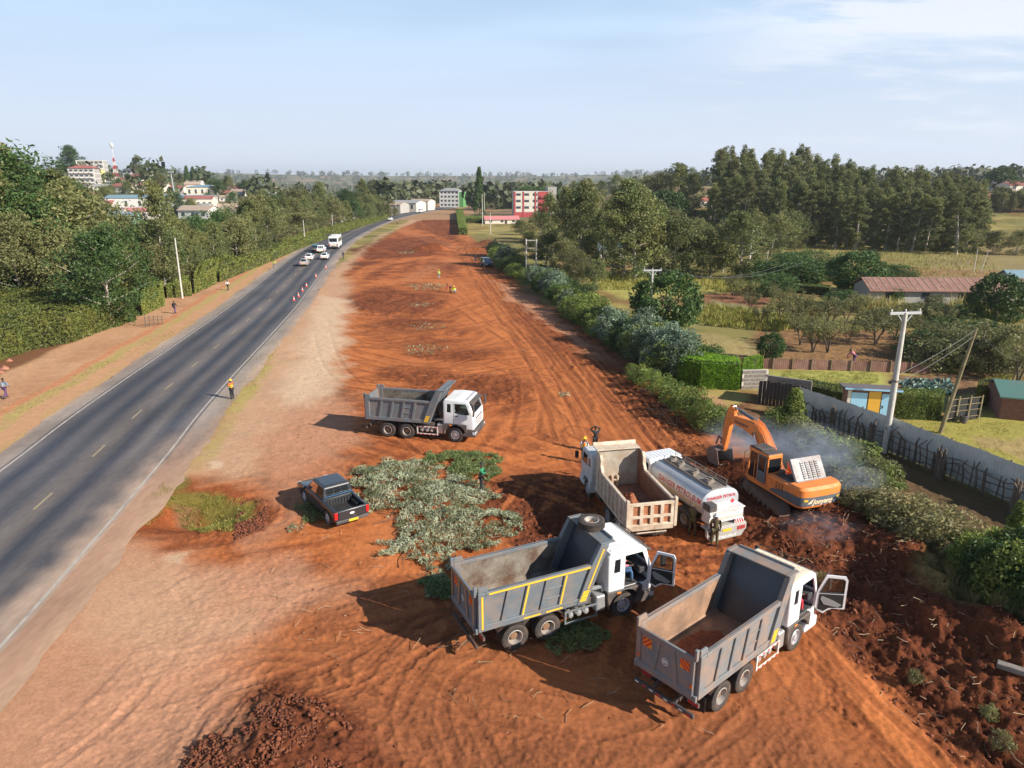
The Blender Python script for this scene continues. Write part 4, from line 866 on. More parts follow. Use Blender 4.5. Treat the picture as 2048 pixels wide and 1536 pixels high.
# ---------------------------------------------------------------- old cream tipper with a load of earth
M_CABW = mat('old_cab_white', (.60, .60, .60), .5, var=.06, dust=.4, dustcol=(.36, .22, .15), dscale=2.2)
M_ORG = mat('excavator_orange', (.80, .235, .045), .5, var=.12, vscale=2, dust=.42, dustcol=(.40, .20, .10), dscale=1.6)
M_SLATE = mat('slate_band', (.105, .125, .145), .5, dust=.2, dustcol=(.3, .18, .12))
M_STEEL = mat('worn_steel', (.20, .17, .15), .55, .3, dust=.6, dustcol=(.24, .11, .06), dscale=2.5)
M_TRACK = mat('track_steel', (.16, .12, .10), .6, .3, dust=.6, dustcol=(.27, .13, .08), dscale=3)
M_HOODG = mat('hood_grey', (.24, .235, .24), .5, var=.2, vscale=3, dust=.45, dustcol=(.38, .28, .24))
M_LETW = mat('lettering_cream', (.80, .62, .42), .6); M_LETD = mat('lettering_dark', (.04, .05, .07), .6)
M_LETR = mat('lettering_red', (.50, .03, .05), .6, var=.25, vscale=9)
M_CHR = mat('chrome_rod', (.7, .7, .72), .2, .9)
def make_old_tipper(loc, rz):
 T = empty('tipper_truck', loc, rz, 'old cream tipper truck with rusty tailgate carrying a small heap of red earth', 'tipper truck')
 mb = MB()
 for s in (-1, 1): mb.box(-1.2, 5.6, s * .42 - .05, s * .42 + .05, .78, 1.05)
 for x_ in (-1.1, .7, 2.2, 3.8): mb.box(x_ - .05, x_ + .05, -.37, .37, .82, 1.0)
 for x_ in (0, 1.38): mb.tube([(x_, -.8, .54), (x_, .8, .54)], .12, 10); mb.lathe([(0, -.25), (.22, -.15), (.22, .15), (0, .25)], 12, (x_, 0, .54))
 mb.tube([(4.85, -.85, .5), (4.85, .85, .5)], .07, 8); mb.box(-1.25, -1.15, -.9, .9, .72, .86); mb.build('chassis', M_CHAS, T, bevel=.01)
 for x_ in (0, 1.38):
  for s in (-1, 1): wheel(T, x_, s * 1.03, .54, s); wheel(T, x_, s * .70, .54, s)
 for s in (-1, 1): wheel(T, 4.85, s * 1.0, .54, s, 'front')
 for s in (-1, 1): m = MB(); m.lathe([(.18, -.4), (.24, -.38), (.24, .38), (.18, .4), (0, .4)], 14, (3.2, s * .85, .8), 'x'); m.build('fuel_tank', M_CHAS, T, smooth=True)
 X0, X1, ZB, ZT, ZH = -1.35, 3.3, 1.3, 2.5, 3.35
 B = MB(); B.box(X0, X1, -1.05, 1.05, ZB - .12, ZB)
 for s in (-1, 1): B.box(X0, X1, s * .48 - .08, s * .48 + .08, 1.06, ZB - .12)
 for s in (-1, 1):
  yy = lambda a, b: sorted((s * a, s * b))
  B.prism([(X0, ZB - .12), (X1, ZB - .12), (X1 + .05, ZH), (X1 - .55, ZH), (X1 - .72, ZH - .25), (X1 - .72, ZT + .25), (X1 - .95, ZT), (X0, ZT)], *yy(1.14, 1.18))
  B.prism([(X0, ZT - .12), (X1 - .98, ZT - .12), (X1 - .95, ZT + .01), (X0, ZT + .01)], *yy(1.08, 1.24))
  B.prism([(X1 - .95, ZT), (X1 - .70, ZT + .25), (X1 - .70, ZH - .25), (X1 - .5, ZH), (X1 - .6, ZH + .02), (X1 - .8, ZH - .22), (X1 - .8, ZT + .3), (X1 - 1.02, ZT + .02)], *yy(1.08, 1.24))
  B.box(X0, X1, *yy(1.181, 1.23), ZB - .15, ZB + .02)
  for k in range(8): xx = X0 + .15 + k * .58; B.box(xx, xx + .14, *yy(1.181, 1.245), ZB + .021, ZT - .121)
  for zz in (ZB + .35, ZB + .72): B.box(X0 + .05, X1 - .1, *yy(1.181, 1.215), zz, zz + .07)
 B.prism([(X1, ZB - .12), (X1 + .06, ZB - .12), (X1 + .11, ZH), (X1 + .05, ZH)], -1.14, 1.14)
 B.box(X1 - .1, X1 + .62, -1.2, 1.2, ZH + .005, ZH + .06); B.prism([(X1 + .58, ZH + .06), (X1 + .62, ZH + .06), (X1 + .70, ZH + .22), (X1 + .66, ZH + .22)], -1.2, 1.2)
 Bo = B.build('dump_body', M_CREAMB, T, bevel=.01)
 I = MB()
 for s in (-1, 1):
  I.prism([(X0 + .02, ZB + .01), (X1 - .01, ZB + .01), (X1 + .03, ZH - .03), (X1 - .5, ZH - .05), (X1 - .68, ZH - .27), (X1 - .68, ZT + .22), (X1 - .9, ZT - .13), (X0 + .02, ZT - .13)], *sorted((s * 1.125, s * 1.137)))
 I.box(X0 + .01, X1 - .01, -1.12, 1.12, ZB + .003, ZB + .02); I.build('body_lining', M_INNCF, Bo)
 I = MB(); I.prism([(X1 - .012, ZB + .03), (X1 - .003, ZB + .03), (X1 + .04, ZH - .03), (X1 + .031, ZH - .03)], -1.11, 1.11); I.build('headboard_lining', M_INNC, Bo)
 I = MB()
 for yy in (-.02, .28): I.box(X1 - .22, X1 - .02, yy, yy + .1, ZB + .02, ZB + .62)
 I.box(X1 - .2, X1 - .02, .08, .28, ZB + .35, ZB + .42); I.build('hoist_housing', M_CREAMB, Bo, bevel=.01)
 G = MB(); gx = X0 - .02; G.box(gx - .04, gx, -1.1, 1.1, ZB - .2, ZT + .0)
 G.box(gx - .14, gx - .041, -1.12, 1.12, ZT - .14, ZT + .02); G.box(gx - .14, gx - .041, -1.12, 1.12, ZB + .42, ZB + .56); G.prism([(gx - .16, ZB + .08), (gx - .041, ZB + .12), (gx - .041, ZB - .22), (gx - .12, ZB - .22)], -1.12, 1.12)
 for yy in (-1.12, -.60, -.09, .42, .94): G.box(gx - .138, gx - .042, yy, yy + .18, ZB + .1, ZT - .141)
 for s in (-1, 1): G.box(gx - .16, gx + .04, *sorted((s * 1.121, s * 1.27)), ZB - .1, ZT + .18)
 G.bar((gx - .2, -.75, ZB - .28), (gx - .2, .75, ZB - .28), .05)
 Gt = G.build('tailgate', M_CREAMB, T, bevel=.012)
 G = MB(); 
 for a in (-.93, -.41, .10, .61):
  for z0, z1 in ((ZB + .13, ZB + .41), (ZB + .57, ZT - .15)): G.box(gx - .052, gx - .043, a - .01, a + .32, z0, z1)
 G.build('recessed_panel', M_RUST, Gt)
 CX0, CX1, HW = 4.15, 6.0, 1.18
 prof = [(CX0, 1.1), (CX0, 2.55), (CX0 + .15, 2.72), (CX1 - .35, 2.72), (CX1 - .2, 2.6), (CX1, 1.8), (CX1 + .03, .9), (CX1 - .6, .9), (CX1 - .7, 1.1)]
 cab = MB().prism(prof, -HW, HW).build('cab', M_CABW, T); md = cab.modifiers.new('b', 'BEVEL'); md.width = .09; md.segments = 3; md.limit_method = 'ANGLE'; md.angle_limit = R(60); C.view_layer.update(); evald(cab)
 ct = [MB().prism([(CX0 + .06, 1.2), (CX0 + .06, 2.55), (CX1 - .36, 2.62), (CX1 - .08, 1.8), (CX1 - .08, 1.2)], -HW + .06, HW - .06)]
 for s in (-1, 1):
  ya, yb = sorted((s * 1.05, s * 1.3)); ct.append(MB().prism([(CX0 + .7, 1.85), (CX0 + .7, 2.48), (CX1 - .38, 2.48), (CX1 - .2, 1.85)], ya, yb)); ct.append(MB().box(CX0 + .15, CX0 + .5, ya, yb, 1.95, 2.45))
 ct.append(MB().add([(CX1 - .5, -1.0, 2.5), (CX1 + .3, -1.0, 2.5), (CX1 + .3, 1.0, 2.5), (CX1 - .5, 1.0, 2.5), (CX1 - .5, -1.05, 1.85), (CX1 + .3, -1.05, 1.85), (CX1 + .3, 1.05, 1.85), (CX1 - .5, 1.05, 1.85)], [(0, 1, 2, 3), (7, 6, 5, 4), (0, 4, 5, 1), (1, 5, 6, 2), (2, 6, 7, 3), (3, 7, 4, 0)])); cut(cab, ct)
 cab.data.polygons.foreach_set('use_smooth', [True] * len(cab.data.polygons)); cab.data.set_sharp_from_angle(angle=R(32))
 for s in (-1, 1):
  ya, yb = sorted((s * 1.145, s * 1.155)); MB().prism([(CX0 + .7, 1.85), (CX0 + .7, 2.48), (CX1 - .38, 2.48), (CX1 - .2, 1.85)], ya, yb).build('side_window', GLASS, cab); MB().box(CX0 + .15, CX0 + .5, ya, yb, 1.95, 2.45).build('side_window', DGLASS, cab)
  f = MB(); pts = [(4.85 + .7 * math.cos(R(20 + 20 * k)), .54 + .7 * math.sin(R(20 + 20 * k))) for k in range(9)]; f.prism([(CX1 - .4, .78), (CX1 - .45, 1.25), (CX0, 1.25), (CX0, .8)] + pts[::-1], *sorted((s * .85, s * 1.23))); f.build('fender', M_CABW, T, bevel=.03)
  m = MB(); m.tube([(CX1 - .2, s * 1.18, 2.45), (CX1 + .1, s * 1.42, 2.4), (CX1 + .1, s * 1.42, 1.8)], .02, 6); m.box(CX1 + .05, CX1 + .13, s * 1.42 - .1, s * 1.42 + .1, 1.9, 2.3); m.build('mirror', M_BLACK, cab, bevel=.02)
  MB().box(CX1, CX1 + .12, *sorted((s * .75, s * 1.1)), .7, .88).build('headlight', M_LENS, T, bevel=.03)
 MB().add([(CX1 - .24, -1.0, 2.5), (CX1 - .24, 1.0, 2.5), (CX1 - .03, 1.05, 1.85), (CX1 - .03, -1.05, 1.85)], [(0, 1, 2, 3)]).build('windscreen', GLASS, cab)
 MB().prism([(CX1 - .6, .5), (CX1 + .12, .5), (CX1 + .15, .9), (CX1 - .5, .9)], -1.2, 1.2).build('bumper', M_CABW, T, bevel=.04)
 m = MB()
 for s in (-1, 1): m.box(CX0 + .5, CX0 + 1.0, s * .6 - .22, s * .6 + .22, 1.21, 1.6); m.box(CX0 + .38, CX0 + .52, s * .6 - .22, s * .6 + .22, 1.58, 2.3)
 m.build('seat', M_INT, cab, bevel=.04)
 return T, Bo
hC = 101.5; rc = (6.55, 30.55); tC = (rc[0] + 1.35 * math.cos(R(hC)), rc[1] + 1.35 * math.sin(R(hC)), 0.0)
TC, TCB = make_old_tipper(tC, R(hC))
def lump(name, loc, sx, sy, sz, m, n=48, seed=1, amp=.35, fr=2.2):
 """irregular heap standing on loc"""
 vs = []; fs = []
 for i in range(n + 1):
  for j in range(n + 1):
   u = -1 + 2 * i / n; v = -1 + 2 * j / n; r_ = math.hypot(u, v); vs.append((u, v, r_))
 a = np.array(vs); h = np.clip(1 - a[:, 2] ** 1.6, -.1, 1); nz = fbm(a[:, 0] * fr + seed, a[:, 1] * fr, 5, seed); n2_ = fbm(a[:, 0] * fr * 5, a[:, 1] * fr * 5, 4, seed + 3)
 z = sz * (h * (.6 + amp * 1.6 * (nz - .3)) + .22 * (n2_ - .5) * (h > -.05)) - .03
 wob = 1 + .18 * (vnoise(np.arctan2(a[:, 1], a[:, 0]) * 2, a[:, 2] * 0, seed) - .5)
 V = np.stack([a[:, 0] * sx * wob, a[:, 1] * sy * wob, z], 1)
 F = np.array([(i * (n + 1) + j, (i + 1) * (n + 1) + j, (i + 1) * (n + 1) + j + 1, i * (n + 1) + j + 1) for i in range(n) for j in range(n)])
 keep = a[F[:, 0], 2] < 1.12; o = np_mesh(name, V, F[keep], m, smooth=True); o.location = loc; return o
M_EARTH = mat('loose_earth', (.24, .075, .032), .95, var=.45, vscale=6, bump=.8, bscale=12, dust=.3, dustcol=(.40, .16, .07), dscale=4)
q = Vector((.75, .28, 1.33)); hr = R(hC); eh = lump('earth_heap', (tC[0] + q.x * math.cos(hr) - q.y * math.sin(hr), tC[1] + q.x * math.sin(hr) + q.y * math.cos(hr), 1.32), 1.15, .78, .95, M_EARTH, seed=4, amp=.4, fr=1.7); eh.rotation_euler = (0, 0, hr); tag(eh, 'small heap of red earth lying inside the old cream tipper', 'earth heap')
# ---------------------------------------------------------------- petrol tanker
def make_tanker(loc, rz):
 """origin under the rear bumper centre"""
 T = empty('fuel_tanker', loc, rz, 'white petrol tanker with red danger lettering, parked next to the orange excavator', 'tanker truck')
 mb = MB()
 for s in (-1, 1): mb.box(.25, 6.6, s * .40 - .04, s * .40 + .04, .72, .95)
 for x_ in (.6, 2.2, 3.6, 5.0): mb.box(x_ - .05, x_ + .05, -.36, .36, .75, .92)
 mb.tube([(1.95, -.8, .48), (1.95, .8, .48)], .11, 10); mb.tube([(5.75, -.8, .48), (5.75, .8, .48)], .06, 8); mb.build('chassis', M_CHAS, T, bevel=.01)
 for s in (-1, 1): wheel(T, 1.95, s * .98, .48, s, 'rear', R_=.48, w=.25); wheel(T, 1.95, s * .70, .48, s, 'rear', R_=.48, w=.25); wheel(T, 5.75, s * .95, .48, s, 'front', R_=.48, w=.25)
 A_, Bh, zc = 1.12, .72, 1.78; x0, x1 = .62, 5.0
 def sec(th): c, s = math.cos(th), math.sin(th); return (A_ * math.copysign(abs(c) ** .72, c), zc + Bh * math.copysign(abs(s) ** .78, s))
 n = 40; tb_ = MB(); vs = []; st = [(x0 - .10, .82), (x0 - .04, .95), (x0, 1), (x1, 1), (x1 + .05, .94), (x1 + .10, .8)]
 for xx, k in st:
  for j in range(n): y_, z_ = sec(2 * math.pi * j / n); vs.append((xx, y_ * k, zc + (z_ - zc) * k))
 fs = [(i * n + j, i * n + (j + 1) % n, (i + 1) * n + (j + 1) % n, (i + 1) * n + j) for i in range(len(st) - 1) for j in range(n)] + [tuple(range(n - 1, -1, -1)), tuple(range((len(st) - 1) * n, len(st) * n))]
 tb_.add(vs, fs); tank = tb_.build('tank', M_TANK, T, smooth=True)
 m = MB()
 for xx in (x0 + .02, x0 + 1.45, x0 + 2.9, x1 - .05):
  v = []; 
  for d in (-.03, .03):
   for j in range(n): y_, z_ = sec(2 * math.pi * j / n); v.append((xx + d, y_ * 1.012, zc + (z_ - zc) * 1.012))
  m.add(v, [(j, (j + 1) % n, n + (j + 1) % n, n + j) for j in range(n)])
 m.build('tank_band', M_TANKB, tank)
 m = MB(); m.box(x0 + .1, x1 - .1, -.42, .42, zc + Bh + .003, zc + Bh + .03)
 for s in (-1, 1): m.bar((x0 + .1, s * .44, zc + Bh + .05), (x1 - .1, s * .44, zc + Bh + .05), .03, .10)
 walk = m.build('walkway', M_STEELW, tank)
 for xx in (1.5, 2.7, 3.9, 4.6):
  m = MB(); m.lathe([(.26, 0), (.26, .08), (.20, .12), (.20, .18), (0, .18)], 16, (xx, 0, zc + Bh + .03), 'z'); m.bar((xx - .2, 0, zc + Bh + .25), (xx + .2, .05, zc + Bh + .22), .04); m.box(xx - .3, xx - .2, .1, .3, zc + Bh + .03, zc + Bh + .14); m.build('hatch', M_STEELW, tank)
 m = MB(); m.tube([(x0 + .1, -.42, zc + Bh + .35), (x1 - .1, -.42, zc + Bh + .35)], .022, 6); m.tube([(x0 + .1, -.42, zc + Bh + .20), (x1 - .1, -.42, zc + Bh + .20)], .018, 6)
 for k in range(6): xx = x0 + .12 + k * .84; m.tube([(xx, -.42, zc + Bh + .02), (xx, -.42, zc + Bh + .35)], .018, 6)
 m.build('hand_rail', M_STEELW, tank)
 def on_tank(u, v, s=1, off=.008):      # v = height on the side measured from zc upwards, wraps on the section
  th = math.asin(max(-.999, min(.999, math.copysign((min(abs(v), Bh * .999) / Bh) ** (1 / .78), v)))); y_, z_ = sec(th); return (u, s * (y_ + off), z_ + off * .5)
 for s in (-1, 1):
  m = MB(); v = []; N_ = 2
  for xx in (x0 + .06, x1 - .1):
   for vv in (-.16, -.10): v.append(on_tank(xx, vv, s, .006))
  m.add(v, [(0, 1, 3, 2)]); m.build('orange_stripe', M_YELO, tank)
  text_part('DANGER PETROLEUM', .36, (lambda u, v: on_tank(x1 - .75 - u, .03 + v, 1)) if s > 0 else (lambda u, v: on_tank(x0 + .6 + u, .03 + v, -1)), M_LETR, 'lettering', tank, bold=.008, space=1.02)
 text_part('DANGER PETROL', .21, lambda u, v: (x0 - .112, -u, zc + .28 + v), M_LETR, 'lettering', tank, align='CENTER', bold=.006, space=1.05)
 for s, m_ in ((-1, M_LETR), (1, M_LETR)):
  m = MB(); r_ = .13; m.prism([(s * .68 + r_, zc + .02), (s * .68, zc + .02 + r_), (s * .68 - r_, zc + .02), (s * .68, zc + .02 - r_)] if s < 0 else [(.56, zc - .06), (.82, zc - .06), (.82, zc + .1), (.56, zc + .1)], x0 - .116, x0 - .108, 'x'); m.build('warning_diamond' if s < 0 else 'warning_plate', m_, tank)
 m = MB(); m.box(.12, .70, -1.08, .98, .98, 1.58); m.box(.06, .75, -1.12, 1.02, 1.58, 1.64); m.box(.10, .12, -1.06, .96, 1.30, 1.33); cb_ = m.build('rear_cabinet', M_CABW, T, bevel=.02)
 m = MB(); m.box(.119, .124, -1.05, .95, 1.16, 1.19); m.build('orange_stripe', M_YELO, cb_)
 m = MB(); m.box(.09, .118, .45, .75, 1.66 - .62, 1.50); m.box(.05, .60, .62, 1.04, 1.66, 2.02); m.build('hose_box', M_PLAST, cb_, bevel=.01)
 for s in (-1, 1):
  m = MB(); cy = s * .78; m.cur = 0; m.box(.02, .05, cy - .27, cy + .27, .84, 1.06); m.cur = 1
  for k in range(4):
   y0 = cy - .27 + k * .135; dd = .11 * -s; pts = [(y0, .84), (y0 + .07, .84), (y0 + .07 + dd, 1.06), (y0 + dd, 1.06)]; pts = [(min(max(a, cy - .27), cy + .27), b) for a, b in pts]; m.prism(pts, .012, .02, 'x')
  m.build('chevron_board', [M_WHITE, M_REDB], T)
 m = MB(); m.prism([(-1.2, .42), (1.2, .42), (1.2, .78), (-1.2, .78)], -.06, .10, 'x'); m.box(-.02, .5, -1.2, 1.2, .781, .83); bp = m.build('rear_bumper', M_BUMP, T, bevel=.03)
 for s in (-1, 1):
  m = MB()
  for k in range(6): m.box(-.075, -.058, s * .85 - .24 + k * .085, s * .85 - .19 + k * .085, .50, .70)
  m.build('tail_light', M_REDL if s < 0 else M_BLACK, bp)
 MB().box(-.078, -.06, -.26, .26, .54, .68).build('number_plate', M_YEL, bp)
 m = MB(); m.prism([(-1.15, .41), (1.15, .41), (.95, .12), (-.95, .12)], -.02, .01, 'x'); fl = m.build('mud_flap', M_BUMP, T)
 text_part('Elmas aleck', .26, lambda u, v: (-.028, -u, .19 + v), M_WHITE, 'lettering', fl, shear=.35, align='CENTER', bold=.004)
 for s in (-1, 1):
  m = MB()
  for zz in (.55, .78): m.tube([(2.6, s * 1.08, zz), (4.9, s * 1.08, zz)], .02, 6)
  for k in range(5): m.tube([(2.6 + k * .575, s * 1.08, .55), (2.6 + k * .575, s * 1.08, 1.05)], .018, 6)
  m.build('side_rail', M_STEELW, T)
  m = MB(); m.lathe([(.2, -.5), (.25, -.48), (.25, .48), (.2, .5), (0, .5)], 14, (3.7, s * .78, .75), 'x'); m.build('fuel_tank', M_STEELW, T, smooth=True)
  m = MB(); m.prism([(1.35, .85), (1.45, 1.02), (2.45, 1.02), (2.55, .85)], *sorted((s * .62, s * 1.14))); m.build('mudguard', M_PLAST, T)
 CX0, CX1, HW = 5.15, 6.75, 1.06
 prof = [(CX0, .85), (CX0, 2.30), (CX0 + .15, 2.46), (CX1 - .45, 2.46), (CX1 - .28, 2.34), (CX1, 1.6), (CX1 + .03, .6), (CX1 - .35, .6), (CX1 - .45, .85)]
 cab = MB().prism(prof, -HW, HW).build('cab', M_CABW2, T); md = cab.modifiers.new('b', 'BEVEL'); md.width = .10; md.segments = 3; md.limit_method = 'ANGLE'; md.angle_limit = R(60); C.view_layer.update(); evald(cab)
 ct = [MB().prism([(CX0 + .06, 1.0), (CX0 + .06, 2.3), (CX1 - .42, 2.38), (CX1 - .08, 1.6), (CX1 - .08, 1.0)], -HW + .05, HW - .05)]
 wp = [(CX0 + .62, 1.62), (CX0 + .62, 2.25), (CX1 - .48, 2.25), (CX1 - .24, 1.62)]
 for s in (-1, 1): ya, yb = sorted((s * .95, s * 1.2)); ct.append(MB().prism(wp, ya, yb)); ct.append(MB().box(CX0 + .14, CX0 + .45, ya, yb, 1.65, 2.22))
 ct.append(MB().box(CX0 - .1, CX0 + .1, -.75, .75, 1.7, 2.2)); cut(cab, ct)
 cab.data.polygons.foreach_set('use_smooth', [True] * len(cab.data.polygons)); cab.data.set_sharp_from_angle(angle=R(32))
 for s in (-1, 1):
  ya, yb = sorted((s * 1.03, s * 1.04)); MB().prism(wp, ya, yb).build('side_window', DGLASS, cab); MB().box(CX0 + .14, CX0 + .45, ya, yb, 1.65, 2.22).build('side_window', DGLASS, cab)
 MB().box(CX0 + .02, CX0 + .03, -.75, .75, 1.7, 2.2).build('rear_window', DGLASS, cab); MB().add([(CX1 - .30, -.9, 2.28), (CX1 - .30, .9, 2.28), (CX1 + .012, .95, 1.62), (CX1 + .012, -.95, 1.62)], [(0, 1, 2, 3)]).build('windscreen', DGLASS, cab)
 m = MB()
 for i in range(8): yy = -.8 + i * .228; m.prism([(CX0 + .2, 2.455), (CX1 - .5, 2.455), (CX1 - .55, 2.475), (CX0 + .22, 2.475)], yy - .06, yy + .06)
 m.build('roof_rib', M_WHITE, cab); MB().prism([(CX1 - .45, .4), (CX1 + .1, .4), (CX1 + .12, .75), (CX1 - .4, .75)], -1.05, 1.05).build('bumper', M_PLAST, T, bevel=.03)
 return T
M_TANK = mat('tank_silver', (.52, .54, .57), .36, .35, var=.08, vscale=2, dust=.28, dustcol=(.42, .33, .26), dscale=1.4); M_TANKB = mat('tank_band', (.55, .53, .50), .45, .3, dust=.35, dustcol=(.35, .24, .18)); M_STEELW = mat('walkway_steel', (.22, .20, .18), .6, .3, dust=.6, dustcol=(.34, .24, .17), dscale=4)
M_BUMP = mat('bumper_grey', (.40, .39, .37), .5, dust=.5, dustcol=(.28, .17, .11)); M_REDB = mat('chevron_red', (.62, .02, .03), .4); M_CABW2 = mat('tanker_cab_white', (.72, .72, .73), .35, var=.04, dust=.25, dustcol=(.45, .33, .26), dscale=2)
make_tanker((10.45, 31.35, .02), R(113))
# ---------------------------------------------------------------- excavator
def make_excavator(loc, rz, rz_track):
 T = empty('excavator', loc, rz, 'orange tracked excavator with its engine hood open, smoking beside the petrol tanker', 'excavator')
 dR = Matrix.Rotation(rz_track - rz, 4, 'Z')
 for s in (-1, 1):
  L_, r_ = 1.62, .43; path = []
  for k in range(9): a = R(90 - k * 22.5); path.append((L_ + r_ * math.cos(a), r_ + .02 + r_ * math.sin(a)))
  for k in range(9): a = R(270 - k * 22.5); path.append((-L_ + r_ * math.cos(a), r_ + .02 + r_ * math.sin(a)))
  m = MB(); pts = resample([(p[0], p[1]) for p in path] + [path[0]], .17)
  for a, b in zip(pts[:-1], pts[1:]):
   d = Vector((b[0] - a[0], 0, b[1] - a[1])); L2 = d.length; d.normalize(); nrm = Vector((-d.z, 0, d.x)); c = Vector(((a[0] + b[0]) / 2, s * 1.22, (a[1] + b[1]) / 2))
   def slab(c, l, w, h, off):
    vs = []
    for zz in (off, off + h):
     for yy in (-w / 2, w / 2):
      for xx in (-l / 2, l / 2): vs.append(tuple(dR @ (c + d * xx + nrm * zz + Vector((0, yy, 0)))))
    m.add(vs, [(0, 2, 3, 1), (4, 5, 7, 6), (0, 1, 5, 4), (2, 6, 7, 3), (0, 4, 6, 2), (1, 3, 7, 5)])
   slab(c, L2 * .96, .60, .03, 0); slab(c, .03, .60, .05, .03)
  tk = m.build('track', M_TRACK, T)
  m = MB()
  for xx in (-1.62, 1.62): m.lathe([(0, -.18), (.33, -.18), (.36, 0), (.33, .18), (0, .18)], 18, (xx, s * 1.22, .45))
  for k in range(6): m.lathe([(0, -.15), (.13, -.15), (.13, .15), (0, .15)], 12, (-1.2 + k * .48, s * 1.22, .2))
  m.box(-1.5, 1.5, s * 1.22 - .14, s * 1.22 + .14, .26, .70)
  m.v = [tuple(dR @ Vector(v)) for v in m.v]; m.build('track_roller', M_STEEL, tk, smooth=True)
 m = MB(); m.box(-.9, .9, -1.0, 1.0, .42, .75); m.lathe([(0, .75), (.62, .75), (.62, 1.0), (0, 1.0)], 24, (0, 0, 0), 'z'); m.v = [tuple(dR @ Vector(v)) for v in m.v]; m.build('undercarriage', M_STEEL, T, bevel=.02)
 m = MB(); m.prism([(-2.0, -1.32), (1.5, -1.32), (1.5, -.35), (1.1, -.30), (1.1, .35), (1.5, .4), (1.55, 1.35), (-2.0, 1.35)], 1.02, 1.22, 'z'); deck = m.build('deck', M_ORG, T, bevel=.02)
 cw = [(-1.75, -1.36), (-1.75, 1.36)]
 for k in range(13): a = R(90 + k * 15); cw.append((-2.05 + .80 * math.cos(a) * (1.0), 1.36 * math.copysign(abs(math.sin(a)) ** .45, math.sin(a))))
 cw = [(-1.75, 1.36)] + [(-2.0 - .72 * abs(math.cos(R(90 + k * 15))) ** .40, 1.36 * math.copysign(abs(math.sin(R(90 + k * 15))) ** .55, math.sin(R(90 + k * 15)))) for k in range(13)] + [(-1.75, -1.36)]
 def cwl(z0, z1, k0=1, k1=1):
  n = len(cw); vs = [((x_ + 1.75) * k0 - 1.75, y_ * (1 - (1 - k0) * .3), z0) for x_, y_ in cw] + [((x_ + 1.75) * k1 - 1.75, y_ * (1 - (1 - k1) * .3), z1) for x_, y_ in cw]
  return vs, [tuple(range(n))[::-1], tuple(range(n, 2 * n))] + [(i, (i + 1) % n, (i + 1) % n + n, i + n) for i in range(n)]
 m = MB(); m.cur = 0; m.add(*cwl(1.02, 1.14, .95, 1)); m.cur = 1; m.add(*cwl(1.14, 1.62)); m.cur = 0; m.add(*cwl(1.62, 1.98)); m.add(*cwl(1.98, 2.12, 1, .86))
 cwt = m.build('counterweight', [M_ORG, M_SLATE], T, smooth=True)
 def on_cw(u, v):
  y_ = -u; k = abs(y_) / 1.36; k = min(k, .98); th = math.asin(k ** (1 / .55)); return (-2.0 - .72 * math.cos(th) ** .40 - .014, y_, v)
 text_part('Jonyang', .40, lambda u, v: on_cw(u - .62, 1.24 + v * .9), M_LETW, 'lettering', cwt, shear=.28, bold=.012, space=.98)
 m = MB(); m.add([on_cw(-.94, 1.27), on_cw(-.70, 1.28), on_cw(-.56, 1.56), on_cw(-.72, 1.46)], [(0, 1, 2, 3)]); m.build('emblem', M_LETW, cwt)
 for s in (-1, 1): m = MB(); a = on_cw(s * 1.12, 1.52); b = on_cw(s * .9, 1.52); m.add([a, b, (b[0], b[1], 1.40), (a[0], a[1], 1.40)], [(0, 1, 2, 3)]); m.build('warning_label', M_YEL, cwt)
 for s in (-1, 1):
  m = MB(); ya, yb = sorted((s * .98, s * 1.35)); m.cur = 0; m.box(-1.748, -.06 if s > 0 else 1.1, ya, yb, 1.22, 1.95 if s > 0 else 1.9); pn = m.build('side_panel', M_ORG, T, bevel=.03)
  v = MB()
  for i in range(6):
   for j in range(3): v.box(-1.35 + j * .22, -1.20 + j * .22, *sorted((s * 1.351, s * 1.356)), 1.45 + i * .07, 1.485 + i * .07)
  v.build('vent', M_BLACK, pn)
  b = MB(); ya, yb = sorted((s * 1.351, s * 1.355)); b.prism([(-1.74, 1.14), (-.3, 1.14), (-.55, 1.35), (-1.1, 1.50), (-1.74, 1.62)], ya, yb); b.build('slate_panel', M_SLATE, pn)
 if True: text_part('7', .34, lambda u, v: (-.35 - u, 1.357, 1.58 + v * .8), M_REDB, 'numerals', pn if False else deck, bold=.0)
 m = MB(); m.box(-1.74, -.3, -.97, .97, 1.22, 1.72); m.box(-1.3, -.5, -.5, .6, 1.72, 1.98); m.tube([(-.9, .3, 1.9), (-.9, .3, 2.2)], .12, 12); m.build('engine', M_BLACK, T, bevel=.03)
 m = MB(); m.lathe([(.17, 0), (.17, .26), (.1, .3), (0, .3)], 14, (-.35, .62, 1.9), 'z'); m.box(-1.70, -.1, .60, .97, 1.725, 1.93); m.build('air_filter', M_PLAST, T, bevel=.01)
 m = MB(); H = Matrix.Translation((-1.80, 0, 2.08)) @ Matrix.Rotation(R(-58), 4, 'Y')
 m.cur = 0; m.box(0, 1.25, -1.0, .95, -.02, .02, H); m.box(0, .05, -1.0, .95, .02, .12, H); m.box(1.20, 1.25, -1.0, .95, -.14, -.021, H); m.box(0, 1.25, .91, .95, -.14, -.021, H); m.box(0, 1.25, -1.0, -.96, -.14, -.021, H)
 hd = m.build('engine_hood', M_HOODG, T, bevel=.02)
 m = MB()
 for c_ in range(4):
  y_ = .35 - c_ * .30
  for k in range(8):
   for e in (0, .09): m.box(.14 + k * .11, .185 + k * .11, y_ - e - .035, y_ - e + .035, .021, .028, H)
  m.box(.10, 1.02, y_ + .06, y_ + .085, .021, .04, H)
 m.build('vent_slot', M_BLACK, hd)
 cx0, cx1, cy0, cy1, z0, z1 = -.05, 1.62, .42, 1.36, 1.24, 2.92
